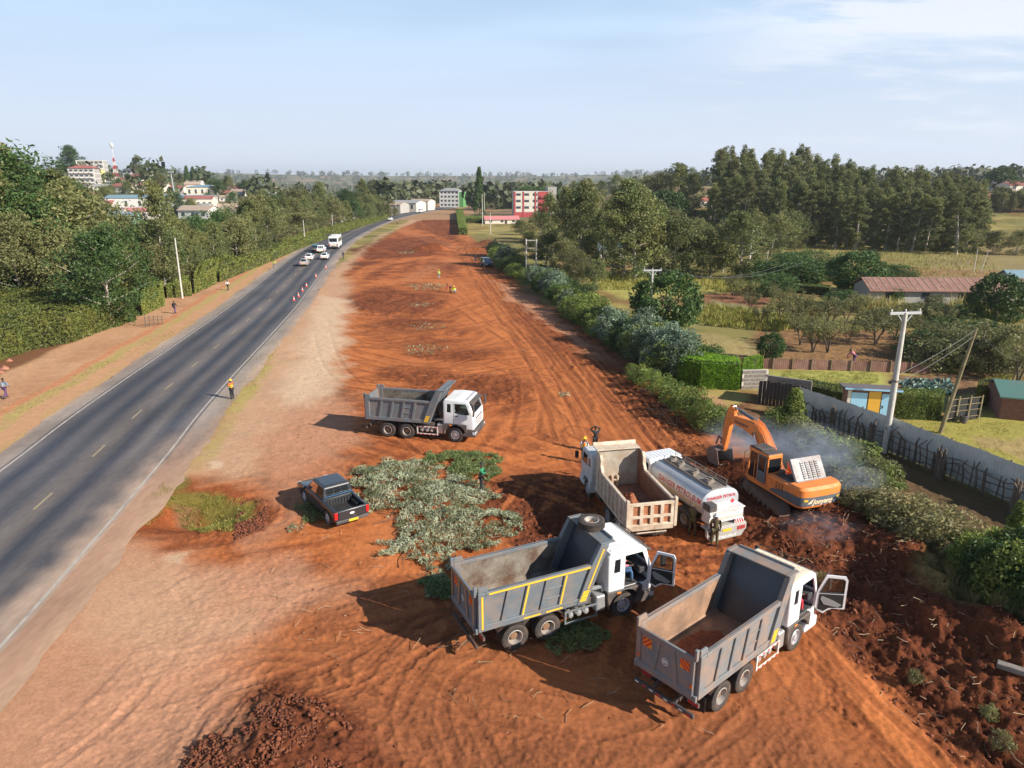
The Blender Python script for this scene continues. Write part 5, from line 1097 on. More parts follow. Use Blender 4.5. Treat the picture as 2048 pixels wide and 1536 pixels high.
 m = MB(); t = .085
 for xx, yy in ((cx0, cy0), (cx0, cy1 - t), (cx1 - t - .12, cy0), (cx1 - t - .12, cy1 - t)):
  if xx > .5:
   m.add([(xx + .12, yy, z0), (xx + t + .12, yy, z0), (xx + t + .12, yy + t, z0), (xx + .12, yy + t, z0), (xx - .05, yy, z1), (xx + t - .05, yy, z1), (xx + t - .05, yy + t, z1), (xx - .05, yy + t, z1)], [(3, 2, 1, 0), (4, 5, 6, 7), (0, 1, 5, 4), (1, 2, 6, 5), (2, 3, 7, 6), (3, 0, 4, 7)])
  else: m.box(xx, xx + t, yy, yy + t, z0, z1)
 m.box(cx0, cx1 + .02, cy0, cy1, z0 - .02, z0 + .06); m.box(cx0 + .001, cx0 + .05, cy0 + .01, cy1 - .01, z0, 1.95); m.box(cx0, cx1 - .12, cy0, cy0 + .05, z0, 1.9); m.box(cx0, cx1 - .05, cy1 - .07, cy1 - .01, z1 - .14, z1); m.box(cx0, cx0 + .07, cy0, cy1, z1 - .18, z1); m.box(.72, .80, cy1 - t, cy1, z0, z1)
 m.box(cx0 + .0, cx1 - .1, cy0, cy1, z1, z1 + .05)
 cab = m.build('cab', M_ORG, T, bevel=.02)
 m = MB(); m.box(cx0 + .02, cx1 - .06, cy0 + .02, cy1 - .02, z1 + .05, z1 + .10); m.box(.55, 1.45, cy0 + .02, cy1 - .02, z1 + .12, z1 + .16); m.build('roof', M_PLAST, cab, bevel=.03)
 m = MB(); m.box(cx0 + .02, cx0 + .03, cy0 + .1, cy1 - .1, 2.0, z1 - .18); m.build('rear_window', DGLASS, cab)
 m = MB(); m.box(.80, cx1 - .2, cy1 - .05, cy1 - .04, z0 + .08, z1 - .14); m.build('side_window', DGLASS, cab); m = MB(); m.box(cx1 - .1, cx1 - .09, cy0 + .08, cy1 - .08, z0 + .08, z1 - .05); m.build('windscreen', DGLASS, cab)
 d = MB(); X_ = .04; d.box(X_, .70, cy1 + .001, cy1 + .05, z0 + .06, 1.95); d.box(X_, X_ + .08, cy1 + .001, cy1 + .05, 1.95, z1 - .15); d.box(.62, .70, cy1 + .001, cy1 + .05, 1.95, z1 - .15); d.box(X_, .70, cy1 + .001, cy1 + .05, z1 - .15, z1 - .07); dr = d.build('door', M_SLATE, cab, bevel=.015)
 MB().box(X_ + .08, .62, cy1 + .02, cy1 + .03, 1.95, z1 - .15).build('door_window', DGLASS, dr)
 m = MB(); m.box(.3, .8, .65, 1.15, 1.3, 1.7); m.box(.18, .32, .65, 1.15, 1.65, 2.4); m.box(1.2, 1.4, .6, 1.2, 1.3, 1.8); m.build('seat', M_INT, cab, bevel=.04)
 m = MB(); m.tube([(.85, cy1 + .10, 1.3), (.85, cy1 + .10, 2.4)], .02, 6); m.tube([(1.75, cy1 - .1, 1.3), (1.72, cy1 + .12, 1.4), (1.72, cy1 + .12, 2.6), (1.6, cy1, 2.7)], .02, 6); m.build('grab_rail', M_ORG, cab)
 pb = -.02
 BO = [(.55, 1.35), (.85, 1.30), (1.2, 1.5), (2.2, 2.6), (2.8, 2.92), (3.6, 3.08), (4.75, 3.15), (4.95, 3.3), (4.88, 3.5), (4.4, 3.66), (3.2, 3.72), (2.5, 3.6), (1.95, 3.25), (.85, 2.05), (.5, 1.6)]
 m = MB(); m.prism(BO, pb - .26, pb + .20); boom = m.build('boom', M_ORG, T, bevel=.02)
 def line(a, b, r_, mt, nm='hydraulic_cylinder', y=pb, rod=.45):
  a = Vector((a[0], y, a[1])); b = Vector((b[0], y, b[1])); mid = a.lerp(b, rod); m = MB(); m.tube([a, mid], r_, 12); o_ = m.build(nm, mt, boom, smooth=True); m = MB(); m.tube([mid, b], r_ * .55, 10); m.lathe([(r_ * .9, -r_ * 1.1), (r_ * .9, r_ * 1.1)], 10, tuple(b)); m.build('rod', M_CHR, o_, smooth=True)
 for s in (-1, 1): line((1.35, 1.25), (2.6, 3.2), .085, M_ORG, y=pb + s * .30, rod=.62)
 line((2.75, 3.82), (4.92, 4.08), .10, M_SLATE, rod=.75)
 text_part('Jonyang', .40, lambda u, v: (4.5 - u, pb + .207, 3.27 + v * .8), M_LETD, 'lettering', boom, shear=.28, bold=.010)
 text_part('Jonyang', .40, lambda u, v: (3.0 + u, pb - .267, 3.27 + v * .8), M_LETD, 'lettering', boom, shear=.28, bold=.010)
 m = MB()
 for k in range(5):
  y_ = pb + .18 - k * .09; m.tube([(2.9, y_, 3.9), (2.4, y_, 3.78), (1.85, y_, 3.38), (1.3, y_, 2.8), (.75, y_, 2.2), (.4, y_, 1.75), (.1, y_, 1.8)], .028, 6)
 m.build('hydraulic_hose', M_ORG, boom, smooth=True)
 m = MB()
 for y_ in (pb - .12, pb + .12): m.tube([(4.3, y_, 3.7), (4.6, y_, 4.15), (5.0, y_, 4.2), (5.2, y_, 3.8)], .02, 6)
 m.build('hydraulic_hose', M_BLACK, boom, smooth=True)
 AR = [(4.68, 4.0), (5.0, 4.18), (5.30, 3.8), (5.52, 2.9), (5.62, 1.15), (5.42, 1.05), (5.32, 1.25), (4.98, 2.9), (4.66, 3.45)]
 m = MB(); m.prism(AR, pb - .15, pb + .15); arm = m.build('arm', M_ORG, T, bevel=.02)
 a = Vector((5.42, pb, 3.7)); b = Vector((5.85, pb, 1.95)); m = MB(); m.tube([a, a.lerp(b, .6)], .085, 12); o_ = m.build('hydraulic_cylinder', M_SLATE, arm, smooth=True); m = MB(); m.tube([a.lerp(b, .6), b], .045, 10); m.build('rod', M_CHR, o_, smooth=True)
 m = MB()
 for s in (-1, 1): m.bar((5.85, pb + s * .17, 1.95), (6.1, pb + s * .17, 1.30), .05, .12); m.bar((5.55, pb + s * .17, 1.75), (5.85, pb + s * .17, 1.95), .05, .12)
 m.build('linkage', M_STEEL, arm)
 bp_ = [(5.42, 1.18), (5.92, 1.28), (6.29, 1.10), (6.42, .72), (6.29, .30), (5.92, .06), (5.42, .05), (5.12, .28)]
 m = MB()
 for s in (-1, 1): m.prism(bp_, *sorted((pb + s * .55, pb + s * .58)))
 for a, b in zip(bp_[:-1], bp_[1:]): m.add([(a[0], pb - .55, a[1]), (b[0], pb - .55, b[1]), (b[0], pb + .55, b[1]), (a[0], pb + .55, a[1])], [(0, 1, 2, 3)]); m.add([(a[0] - .01, pb - .55, a[1] - .03), (b[0] - .01, pb - .55, b[1] - .03), (b[0] - .01, pb + .55, b[1] - .03), (a[0] - .01, pb + .55, a[1] - .03)], [(3, 2, 1, 0)])
 for k in range(5): y_ = pb - .48 + k * .24; m.prism([(5.15, .26), (4.97, .38), (5.0, .41), (5.22, .34)], y_ - .05, y_ + .05)
 for s in (-1, 1): m.box(5.4, 5.9, *sorted((pb + s * .17, pb + s * .20)), 1.1, 1.38)
 m.build('bucket', M_STEEL, T)
 return T
ex = make_excavator((14.9, 35.7, -.04), R(110), R(101))
for T_, m_, nm, sd_ in ((ta, M_EARTH, 'earth_residue', 21), (tb, M_EARTH, 'earth_residue', 23)):
 a = T_.rotation_euler.z; o = lump(nm, (T_.location.x + .5 * math.cos(a) - .1 * math.sin(a), T_.location.y + .5 * math.sin(a) + .1 * math.cos(a), 1.375), 1.75, .85, .10, m_, seed=sd_, amp=.9, fr=3); o.rotation_euler = (0, 0, a)
 tag(o, 'thin crust of earth left on the bed of the ' + ('yellow-striped tipper truck' if T_ is ta else 'nearest tipper truck with cream roof'), 'earth residue')
# ---------------------------------------------------------------- cars by lofted sections
def paint_mat(n, c, d=.15): return mat(n, c, .28, .0, coat=.6, dust=d, dustcol=(.35, .24, .17), dscale=2)
M_CARG = glass_mat('car_glass', (.08, .09, .1), .1)
def car(kind, loc, rz, paint, label, group=None, name='car', cat='car'):
 """stations: x, half width low, half width belt, z low, z belt, z top, half width top"""
 T = empty(name, loc, rz, label, cat, group)
 if kind == 'sedan':
  st = [(-2.15, .70, .74, .42, .86, .88, .66), (-2.05, .80, .82, .30, .93, .95, .70), (-1.55, .83, .85, .24, .96, .99, .66), (-.95, .84, .86, .22, .95, 1.38, .56), (-.2, .84, .86, .22, .93, 1.45, .57), (.45, .84, .86, .22, .91, 1.40, .57), (1.15, .84, .86, .22, .90, .93, .68), (1.85, .82, .83, .24, .80, .82, .66), (2.15, .72, .72, .32, .62, .64, .60)]
  gl = (2, 5); wx = (-1.32, 1.35); wr = .31; tw = .86
 elif kind == 'suv':
  st = [(-2.2, .78, .80, .50, 1.00, 1.52, .66), (-2.1, .86, .88, .38, 1.05, 1.72, .68), (-1.2, .88, .90, .34, 1.05, 1.80, .70), (-.2, .88, .90, .34, 1.04, 1.80, .70), (.6, .88, .90, .34, 1.03, 1.72, .68), (1.15, .88, .90, .34, 1.05, 1.08, .74), (1.95, .86, .87, .38, .98, 1.0, .72), (2.25, .78, .78, .45, .75, .78, .68)]
  gl = (0, 4); wx = (-1.4, 1.42); wr = .36; tw = .90
 elif kind == 'van':
  st = [(-2.3, .78, .80, .45, 1.05, 1.80, .68), (-2.22, .84, .86, .35, 1.10, 1.96, .72), (-1.0, .85, .87, .32, 1.12, 2.02, .74), (.6, .85, .87, .32, 1.10, 2.02, .74), (1.4, .85, .87, .32, 1.08, 1.85, .70), (2.05, .84, .85, .34, 1.05, 1.12, .74), (2.3, .78, .78, .42, .80, .84, .70)]
  gl = (0, 4); wx = (-1.45, 1.55); wr = .33; tw = .87
 n = len(st); B = MB(); G = MB()
 def ring(s):
  x_, a, b, z0, zb, zt, c = s; zm = z0 + (zb - z0) * .45
  return [(x_, -a * .92, z0), (x_, -a, z0 + .08), (x_, -b, zm), (x_, -b * .985, zb), (x_, -c, zt - .05 if zt - zb > .2 else zt), (x_, -c * .8, zt), (x_, c * .8, zt), (x_, c, zt - .05 if zt - zb > .2 else zt), (x_, b * .985, zb), (x_, b, zm), (x_, a, z0 + .08), (x_, a * .92, z0)]
 rs = [ring(s) for s in st]; m = 12
 B.add([p for r_ in rs for p in r_], [(i * m + j, i * m + (j + 1) % m, (i + 1) * m + (j + 1) % m, (i + 1) * m + j) for i in range(n - 1) for j in range(m)] + [tuple(range(m - 1, -1, -1)), tuple(range((n - 1) * m, n * m))])
 body = B.build('body', paint, T); md = body.modifiers.new('b', 'BEVEL'); md.width = .03; md.segments = 2; md.limit_method = 'ANGLE'; md.angle_limit = R(30); C.view_layer.update(); evald(body)
 cts = []
 for xx in wx: cts.append(MB().lathe([(0, -1.2), (wr * 1.18, -1.2), (wr * 1.18, -tw * .66), (0, -tw * .66)], 20, (xx, 0, wr))); cts.append(MB().lathe([(0, tw * .66), (wr * 1.18, tw * .66), (wr * 1.18, 1.2), (0, 1.2)], 20, (xx, 0, wr)))
 cut(body, cts); body.data.polygons.foreach_set('use_smooth', [True] * len(body.data.polygons)); body.data.set_sharp_from_angle(angle=R(35))
 def pane(a, b, c, d, off, nm='side_window'):
  """quad a b c d shrunk a little and lifted off the body"""
  P4 = [Vector(p) for p in (a, b, c, d)]; ce = sum(P4, Vector()) / 4; nn = (P4[1] - P4[0]).cross(P4[2] - P4[0]).normalized(); nn = nn if nn.dot(ce - Vector((0, 0, .6))) > 0 else -nn
  q = [ce + (p - ce) * off + nn * .012 for p in P4]; mm = MB(); mm.add(q, [(0, 1, 2, 3)]); mm.build(nm, M_CARG, body)
 g0, g1 = gl
 for i in range(g0, g1):
  for jj in ((3, 4), (8, 7)): pane(rs[i][jj[0]], rs[i + 1][jj[0]], rs[i + 1][jj[1]], rs[i][jj[1]], .86)
 pane(rs[g1][3], rs[g1 + 1][3], rs[g1 + 1][4], rs[g1][4], .6)
 pane(rs[g1][8], rs[g1 + 1][8], rs[g1 + 1][7], rs[g1][7], .6)
 pane(rs[g1][5], rs[g1][6], rs[g1 + 1][6], rs[g1 + 1][5], .95, 'windscreen')
 if kind == 'sedan': pane(rs[2][5], rs[2][6], rs[3][6], rs[3][5], .95, 'rear_window')
 else: pane((rs[0][3][0], -.7, st[0][4] + .02), (rs[0][3][0], .7, st[0][4] + .02), (rs[0][4][0] - 0, .6, st[0][5] - .06), (rs[0][4][0], -.6, st[0][5] - .06), .95, 'rear_window')
 for xx in wx:
  for s in (-1, 1): wheel(T, xx, s * (tw - .13), wr, s, 'front', R_=wr, w=.22)
 for s in (-1, 1):
  mm = MB(); mm.box(st[0][0] - .015, st[0][0] + .10, *sorted((s * .48, s * .76)), st[0][4] - .22, st[0][4] - .04); mm.build('tail_light', M_REDL, T, bevel=.01)
  mm = MB(); mm.box(st[-1][0] - .12, st[-1][0] + .012, *sorted((s * .42, s * .70)), st[-1][4] - .14, st[-1][4] - .02); mm.build('headlight', M_LENS, T, bevel=.02)
  mm = MB(); xm = st[gl[1]][0] + .35; mm.box(xm - .06, xm + .04, *sorted((s * (st[3][2]), s * (st[3][2] + .18))), st[3][4] - .02, st[3][4] + .12); mm.build('mirror', paint, body, bevel=.02)
 mm = MB(); mm.box(st[0][0] - .03, st[0][0] + .1, -.72, .72, .34, .50); mm.build('rear_bumper', M_PLAST, T, bevel=.03); MB().box(st[0][0] - .04, st[0][0] - .031, -.24, .24, .52, .62).build('number_plate', M_YEL, T)
 return T
def road_pos(px, py, dx=0):
 x_, y_ = P(px, py, .06); i = min(range(len(ROADC_F)), key=lambda k: math.dist(ROADC_F[k], (x_, y_))); a = ROADC_F[max(i - 2, 0)]; b = ROADC_F[i + 2]
 return (x_, y_, .065), math.atan2(b[1] - a[1], b[0] - a[0])
PW = paint_mat('paint_white', (.78, .78, .78)); PS = paint_mat('paint_silver', (.42, .40, .37)); PT = paint_mat('paint_teal', (.05, .13, .16)); PD = paint_mat('paint_navy', (.03, .05, .08))
for px_, py_, k_, pt, fl, lb in ((609, 531, 'sedan', PS, 0, 'grey sedan at the rear of the queue on the road, in the left lane'), (619, 520, 'sedan', PW, 0, 'white sedan just ahead of the grey sedan on the road'), (650, 518, 'sedan', PW, 0, 'white sedan in the right lane, nearest of the traffic behind the bus'),
  (781, 441, 'sedan', PW, 0, 'small white sedan alone on the road bend, beyond the bus')):
 l_, h_ = road_pos(px_, py_); car(k_, l_, h_ + fl, pt, lb, 'cars driving on the road')
l_, h_ = road_pos(643, 507); 
def pickup(loc, rz, paint, label, group=None, big=True, cargo=False):
 T = empty('pickup_truck', loc, rz, label, 'pickup truck', group)
 prof = [(-2.62, .50), (-2.65, 1.08), (-1.04, 1.10), (-.98, 1.12), (1.2, 1.12), (2.2, 1.04), (2.55, .90), (2.62, .48), (2.1, .34), (-2.3, .40)]
 b = MB(); b.prism(prof, -.92, .92); body = b.build('body', paint, T); md = body.modifiers.new('b', 'BEVEL'); md.width = .07; md.segments = 3; md.limit_method = 'ANGLE'; md.angle_limit = R(40); C.view_layer.update(); evald(body)
 cts = [MB().box(-2.55, -1.06, -.76, .76, .66, 1.4)]
 for xx in (-1.6, 1.6):
  for s in (-1, 1): cts.append(MB().lathe([(0, min(s * .62, s * 1.2)), (.47, min(s * .62, s * 1.2)), (.47, max(s * .62, s * 1.2)), (0, max(s * .62, s * 1.2))], 24, (xx, 0, .40)))
 cut(body, cts); body.data.polygons.foreach_set('use_smooth', [True] * len(body.data.polygons)); body.data.set_sharp_from_angle(angle=R(35))
 b = MB(); lo = [(-1.02, -.86), (1.22, -.86), (1.22, .86), (-1.02, .86)]; hi = [(-.80, -.68), (.55, -.66), (.55, .66), (-.80, .68)]; mi = [(-.88, -.72), (.62, -.71), (.62, .71), (-.88, .72)]
 vs = [(x_, y_, 1.10) for x_, y_ in lo] + [(x_, y_, 1.70) for x_, y_ in mi] + [(x_ * .98, y_ * .94, 1.78) for x_, y_ in hi]
 b.add(vs, [(3, 2, 1, 0), (8, 9, 10, 11)] + [(i, (i + 1) % 4, 4 + (i + 1) % 4, 4 + i) for i in range(4)] + [(4 + i, 4 + (i + 1) % 4, 8 + (i + 1) % 4, 8 + i) for i in range(4)])
 gh = b.build('cabin', paint, T, bevel=.05, seg=2)
 def pane(pts, nm): 
  P4 = [Vector(p) for p in pts]; ce = sum(P4, Vector()) / 4; nn = (P4[1] - P4[0]).cross(P4[2] - P4[0]).normalized(); nn = nn if nn.dot(ce - Vector((0, 0, 1.2))) > 0 else -nn
  mm = MB(); mm.add([p + nn * .014 for p in P4], [(0, 1, 2, 3)]); mm.build(nm, M_CARG, gh)
 L_ = lambda a, b, t: tuple(Vector(a).lerp(Vector(b), t))
 for s in (-1, 1):
  A, B_, Cc, D = (-1.02, s * .86, 1.10), (1.22, s * .86, 1.10), (.62, s * .71, 1.70), (-.88, s * .72, 1.70)
  for t0, t1 in ((.05, .40), (.45, .88)):
   lo0, lo1, hi0, hi1 = L_(A, B_, t0), L_(A, B_, t1), L_(D, Cc, t0), L_(D, Cc, min(1, t1 + .06)); pane((L_(lo0, hi0, .12), L_(lo1, hi1, .12), L_(lo1, hi1, .92), L_(lo0, hi0, .92)), 'side_window')
 for k in range(3): y0 = -.62 + k * .43; pane(((-.99, y0, 1.20), (-.99, y0 + .38, 1.20), (-.90, (y0 + .38) * .93, 1.62), (-.90, y0 * .93, 1.62)), 'rear_window')
 pane(((1.16, -.76, 1.16), (1.16, .76, 1.16), (.66, .66, 1.66), (.66, -.66, 1.66)), 'windscreen')
 for xx in (-1.6, 1.6):
  for s in (-1, 1): wheel(T, xx, s * .80, .39, s, 'front', R_=.39, w=.26)
 m = MB(); m.box(-2.54, -1.07, -.75, .75, .662, .70)
 for k in range(9): m.box(-1.10, -1.066, -.7 + k * .16, -.62 + k * .16, .70, 1.05)
 for s in (-1, 1): m.box(-1.95, -1.25, *sorted((s * .58, s * .755)), .70, .92)
 m.build('bed_liner', M_BLACK, body)
 m = MB(); m.tube([(-1.10, -.80, 1.06), (-1.12, -.78, 1.30), (-1.12, .78, 1.30), (-1.10, .80, 1.06)], .025, 8); m.build('roll_bar', mat('roll_bar_blue', (.06, .16, .30), .35, .3), T, smooth=True)
 m = MB(); m.box(-2.74, -2.60, -.88, .88, .42, .60); m.build('rear_bumper', M_PLAST, T, bevel=.04, seg=2); MB().box(-2.752, -2.741, -.28, .22, .45, .57).build('number_plate', M_YEL, T)
 tg = MB(); tg.box(-2.672, -2.656, -.72, .72, .64, 1.02); tg = tg.build('tailgate', paint, T, bevel=.01)
 m = MB(); m.lathe([(.13, -.006), (.13, -.012), (0, -.012)], 20, (-2.672, 0, .86), 'x'); m.v = [(x_, y_, .86 + (z_ - .86) * .5) for x_, y_, z_ in m.v]; m.build('badge', M_LENS, tg)
 for s in (-1, 1):
  m = MB(); m.box(-2.67, -2.5, *sorted((s * .76, s * .935)), .66, 1.04); m.build('tail_light', M_REDL, T, bevel=.02); m = MB(); m.box(2.35, 2.63, *sorted((s * .6, s * .9)), .74, .9); m.build('headlight', M_LENS, T, bevel=.04)
  m = MB(); m.box(1.0, 1.12, *sorted((s * .92, s * 1.12)), 1.08, 1.24); m.build('mirror', paint, T, bevel=.03)
 if cargo:
  m = MB(); m.box(-2.3, -1.3, -.6, .6, .7, .78); m.build('cargo', M_WHITED, T)
 return T
x_, y_ = P(655, 1050); x2, y2 = P(615, 1010); hp = math.atan2(y2 - y_, x2 - x_) + R(1); lx, ly = -math.sin(hp), math.cos(hp)
PU = paint_mat('paint_graphite', (.028, .030, .036), .12)
pickup((x_ + math.cos(hp) * 1.6 - lx * -.0 + ly * 0 + .93 * math.sin(hp), y_ + math.sin(hp) * 1.6 - .93 * math.cos(hp), 0), hp, PU, 'dark grey double-cab pickup truck parked on red earth by the cut branches')
l_, h_ = road_pos(643, 505); pickup((l_[0] , l_[1], l_[2]), h_, PW, 'white pickup truck right behind the bus on the road')
l_, h_ = road_pos(633, 502); car('suv', l_, h_, PT, 'dark teal van at the left of the white bus on the road', 'cars driving on the road')
l_, h_ = road_pos(841, 425); car('van', l_, h_ + math.pi, PW, 'white van coming round the far bend of the road', 'cars driving on the road')
car('suv', (*P(973, 533), gz(*P(973, 533))), R(-72), PD, 'dark blue car with its lights towards us, parked by the hedge at the site track')
def bus(loc, rz):
 T = empty('bus', loc, rz, 'white and silver coach driving away in front of the cars', 'bus')
 b = MB(); b.prism([(-4.6, .45), (-4.7, 1.2), (-4.62, 2.95), (-4.4, 3.15), (3.9, 3.2), (4.3, 3.05), (4.6, 1.4), (4.6, .45)], -1.2, 1.2); body = b.build('body', mat('bus_white', (.62, .64, .66), .35, dust=.15), T, bevel=.12, seg=3)
 for s in (-1, 1):
  for k in range(6): x_ = -4.2 + k * 1.35; MB().box(x_, x_ + 1.28, *sorted((s * 1.201, s * 1.212)), 1.7, 2.6).build('side_window', M_CARG, body)
 MB().box(-4.70, -4.66, -.95, .95, 1.85, 2.75).build('rear_window', M_CARG, body); MB().add([(4.33, -1.05, 2.9), (4.33, 1.05, 2.9), (4.60, 1.1, 1.5), (4.60, -1.1, 1.5)], [(0, 1, 2, 3)]).build('windscreen', M_CARG, body)
 for s in (-1, 1): MB().box(-4.74, -4.6, *sorted((s * .85, s * 1.1)), .9, 1.4).build('tail_light', M_REDL, T, bevel=.02)
 MB().box(-4.75, -4.6, -1.15, 1.15, .5, .75).build('rear_bumper', M_PLAST, T, bevel=.03); MB().box(-4.76, -4.751, -.3, .3, .9, 1.05).build('number_plate', M_YEL, T); MB().box(-3.0, .2, -.7, .7, 3.18, 3.36).build('air_conditioner', M_WHITED, T, bevel=.06)
 for xx in (-2.6, 2.9):
  for s in (-1, 1): wheel(T, xx, s * 1.06, .48, s, 'front', R_=.48, w=.26)
 return T
l_, h_ = road_pos(664, 498); bus((l_[0], l_[1] + 4, l_[2]), h_)
# ---------------------------------------------------------------- foliage
def leaf_mat(name, col, alt, vs=.6, tr=.28, rough=.55, hue=.25):
 m = bpy.data.materials.new(name); m.use_nodes = True; nt = m.node_tree; N = nt.nodes; L = nt.links; N.remove(N['Principled BSDF']); out = N['Material Output']
 geo = N.new('ShaderNodeNewGeometry'); oi = N.new('ShaderNodeObjectInfo')
 n = N.new('ShaderNodeTexNoise'); n.inputs['Scale'].default_value = vs; n.inputs['Detail'].default_value = 4; L.new(geo.outputs['Position'], n.inputs['Vector'])
 mr = N.new('ShaderNodeMapRange'); mr.inputs['From Min'].default_value = .35; mr.inputs['From Max'].default_value = .65; L.new(n.outputs['Fac'], mr.inputs[0])
 mx = N.new('ShaderNodeMixRGB'); mx.inputs[1].default_value = (*col, 1); mx.inputs[2].default_value = (*alt, 1); L.new(mr.outputs[0], mx.inputs[0])
 wn = N.new('ShaderNodeTexWhiteNoise'); wn.noise_dimensions = '3D'
 sn = N.new('ShaderNodeVectorMath'); sn.operation = 'SNAP'; sn.inputs[1].default_value = (.35, .35, .35); L.new(geo.outputs['Position'], sn.inputs[0]); L.new(sn.outputs[0], wn.inputs['Vector'])
 a = N.new('ShaderNodeMath'); a.operation = 'MULTIPLY_ADD'; a.inputs[1].default_value = .5; a.inputs[2].default_value = .72; L.new(wn.outputs['Value'], a.inputs[0])
 b = N.new('ShaderNodeMath'); b.operation = 'MULTIPLY_ADD'; b.inputs[1].default_value = hue * 2; b.inputs[2].default_value = 1 - hue; L.new(oi.outputs['Random'], b.inputs[0])
 c = N.new('ShaderNodeMath'); c.operation = 'MULTIPLY'; L.new(a.outputs[0], c.inputs[0]); L.new(b.outputs[0], c.inputs[1])
 vm = N.new('ShaderNodeVectorMath'); vm.operation = 'SCALE'; L.new(mx.outputs[0], vm.inputs[0]); L.new(c.outputs[0], vm.inputs['Scale'])
 d = N.new('ShaderNodeBsdfPrincipled'); d.inputs['Roughness'].default_value = rough; d.inputs['Specular IOR Level'].default_value = .35; L.new(vm.outputs[0], d.inputs['Base Color'])
 t = N.new('ShaderNodeBsdfTranslucent'); L.new(vm.outputs[0], t.inputs[0]); s = N.new('ShaderNodeMixShader'); s.inputs[0].default_value = tr
 L.new(d.outputs[0], s.inputs[1]); L.new(t.outputs[0], s.inputs[2]); L.new(s.outputs[0], out.inputs[0]); return m
L_EUC = leaf_mat('leaf_eucalyptus', (.125, .160, .055), (.215, .215, .070), .22)
L_DARK = leaf_mat('leaf_dark', (.050, .100, .028), (.085, .14, .035), .8)
L_BLUE = leaf_mat('leaf_bluegrey', (.14, .205, .12), (.24, .305, .21), 1.0, rough=.45)
L_OLIVE = leaf_mat('leaf_olive', (.145, .155, .055), (.23, .22, .085), .5)
L_HEDGE = leaf_mat('leaf_hedge', (.13, .165, .034), (.22, .225, .05), .40)
L_LIME = leaf_mat('leaf_lime', (.16, .31, .015), (.22, .38, .025), 1.5, hue=.05)
L_BRIGHT = leaf_mat('leaf_fresh', (.12, .18, .036), (.22, .26, .055), .9)
L_GOLD = leaf_mat('leaf_gold', (.34, .27, .03), (.20, .20, .03), 1.6); L_MAIZE = leaf_mat('maize_dry', (.42, .33, .12), (.24, .24, .07), 1.2)
L_CUT = leaf_mat('cut_leaf', (.13, .155, .070), (.41, .44, .29), 1.1, tr=.12, hue=.0)
L_CUTD = leaf_mat('cut_leaf_green', (.11, .165, .05), (.19, .23, .08), 1.4, tr=.15, hue=.0)
L_GRASS = leaf_mat('grass_blade', (.20, .215, .035), (.36, .31, .08), .8, tr=.3, hue=0); L_WEED = leaf_mat('weed_blade', (.16, .165, .06), (.27, .22, .10), 1.2, tr=.25)
L_CABB = leaf_mat('cabbage_leaf', (.16, .25, .20), (.25, .34, .28), 3, tr=.1)
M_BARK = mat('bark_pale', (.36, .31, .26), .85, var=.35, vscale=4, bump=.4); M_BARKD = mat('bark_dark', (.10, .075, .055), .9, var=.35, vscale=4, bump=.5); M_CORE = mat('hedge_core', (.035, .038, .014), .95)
def leaf_quads(c, size, r, outw=None, slim=.45, up=0.0):
 """one four-cornered leaf cluster per centre"""
 n = len(c); v = r.normal(size=(n, 3))
 if outw is not None: v = v * .8 + outw
 v /= np.linalg.norm(v, axis=1, keepdims=True) + 1e-9
 a = r.normal(size=(n, 3)); a[:, 2] += up; a -= (a * v).sum(1, keepdims=True) * v; a /= np.linalg.norm(a, axis=1, keepdims=True) + 1e-9; b = np.cross(v, a)
 s = (size * (.6 + .8 * r.random(n)))[:, None]; k = slim
 V = np.stack([c - a * s, c + b * s * k - a * s * .1, c + a * s, c - b * s * k + a * s * .15], 1).reshape(-1, 3)
 return V, np.arange(4 * n).reshape(n, 4)
def clumpy(cl, rad, per, size, seed, flat=.75, slim=.5):
 """leaves on the skin of many small clumps"""
 r = np.random.default_rng(seed); n = len(cl); d = r.normal(size=(n * per, 3)); d /= np.linalg.norm(d, axis=1, keepdims=True)
 k = np.repeat(np.arange(n), per); rr_ = rad[k] * (.55 + .5 * r.random(n * per) ** .6); o = d * rr_[:, None]; o[:, 2] *= flat
 return leaf_quads(cl[k] + o, size, r, d * .7, slim)
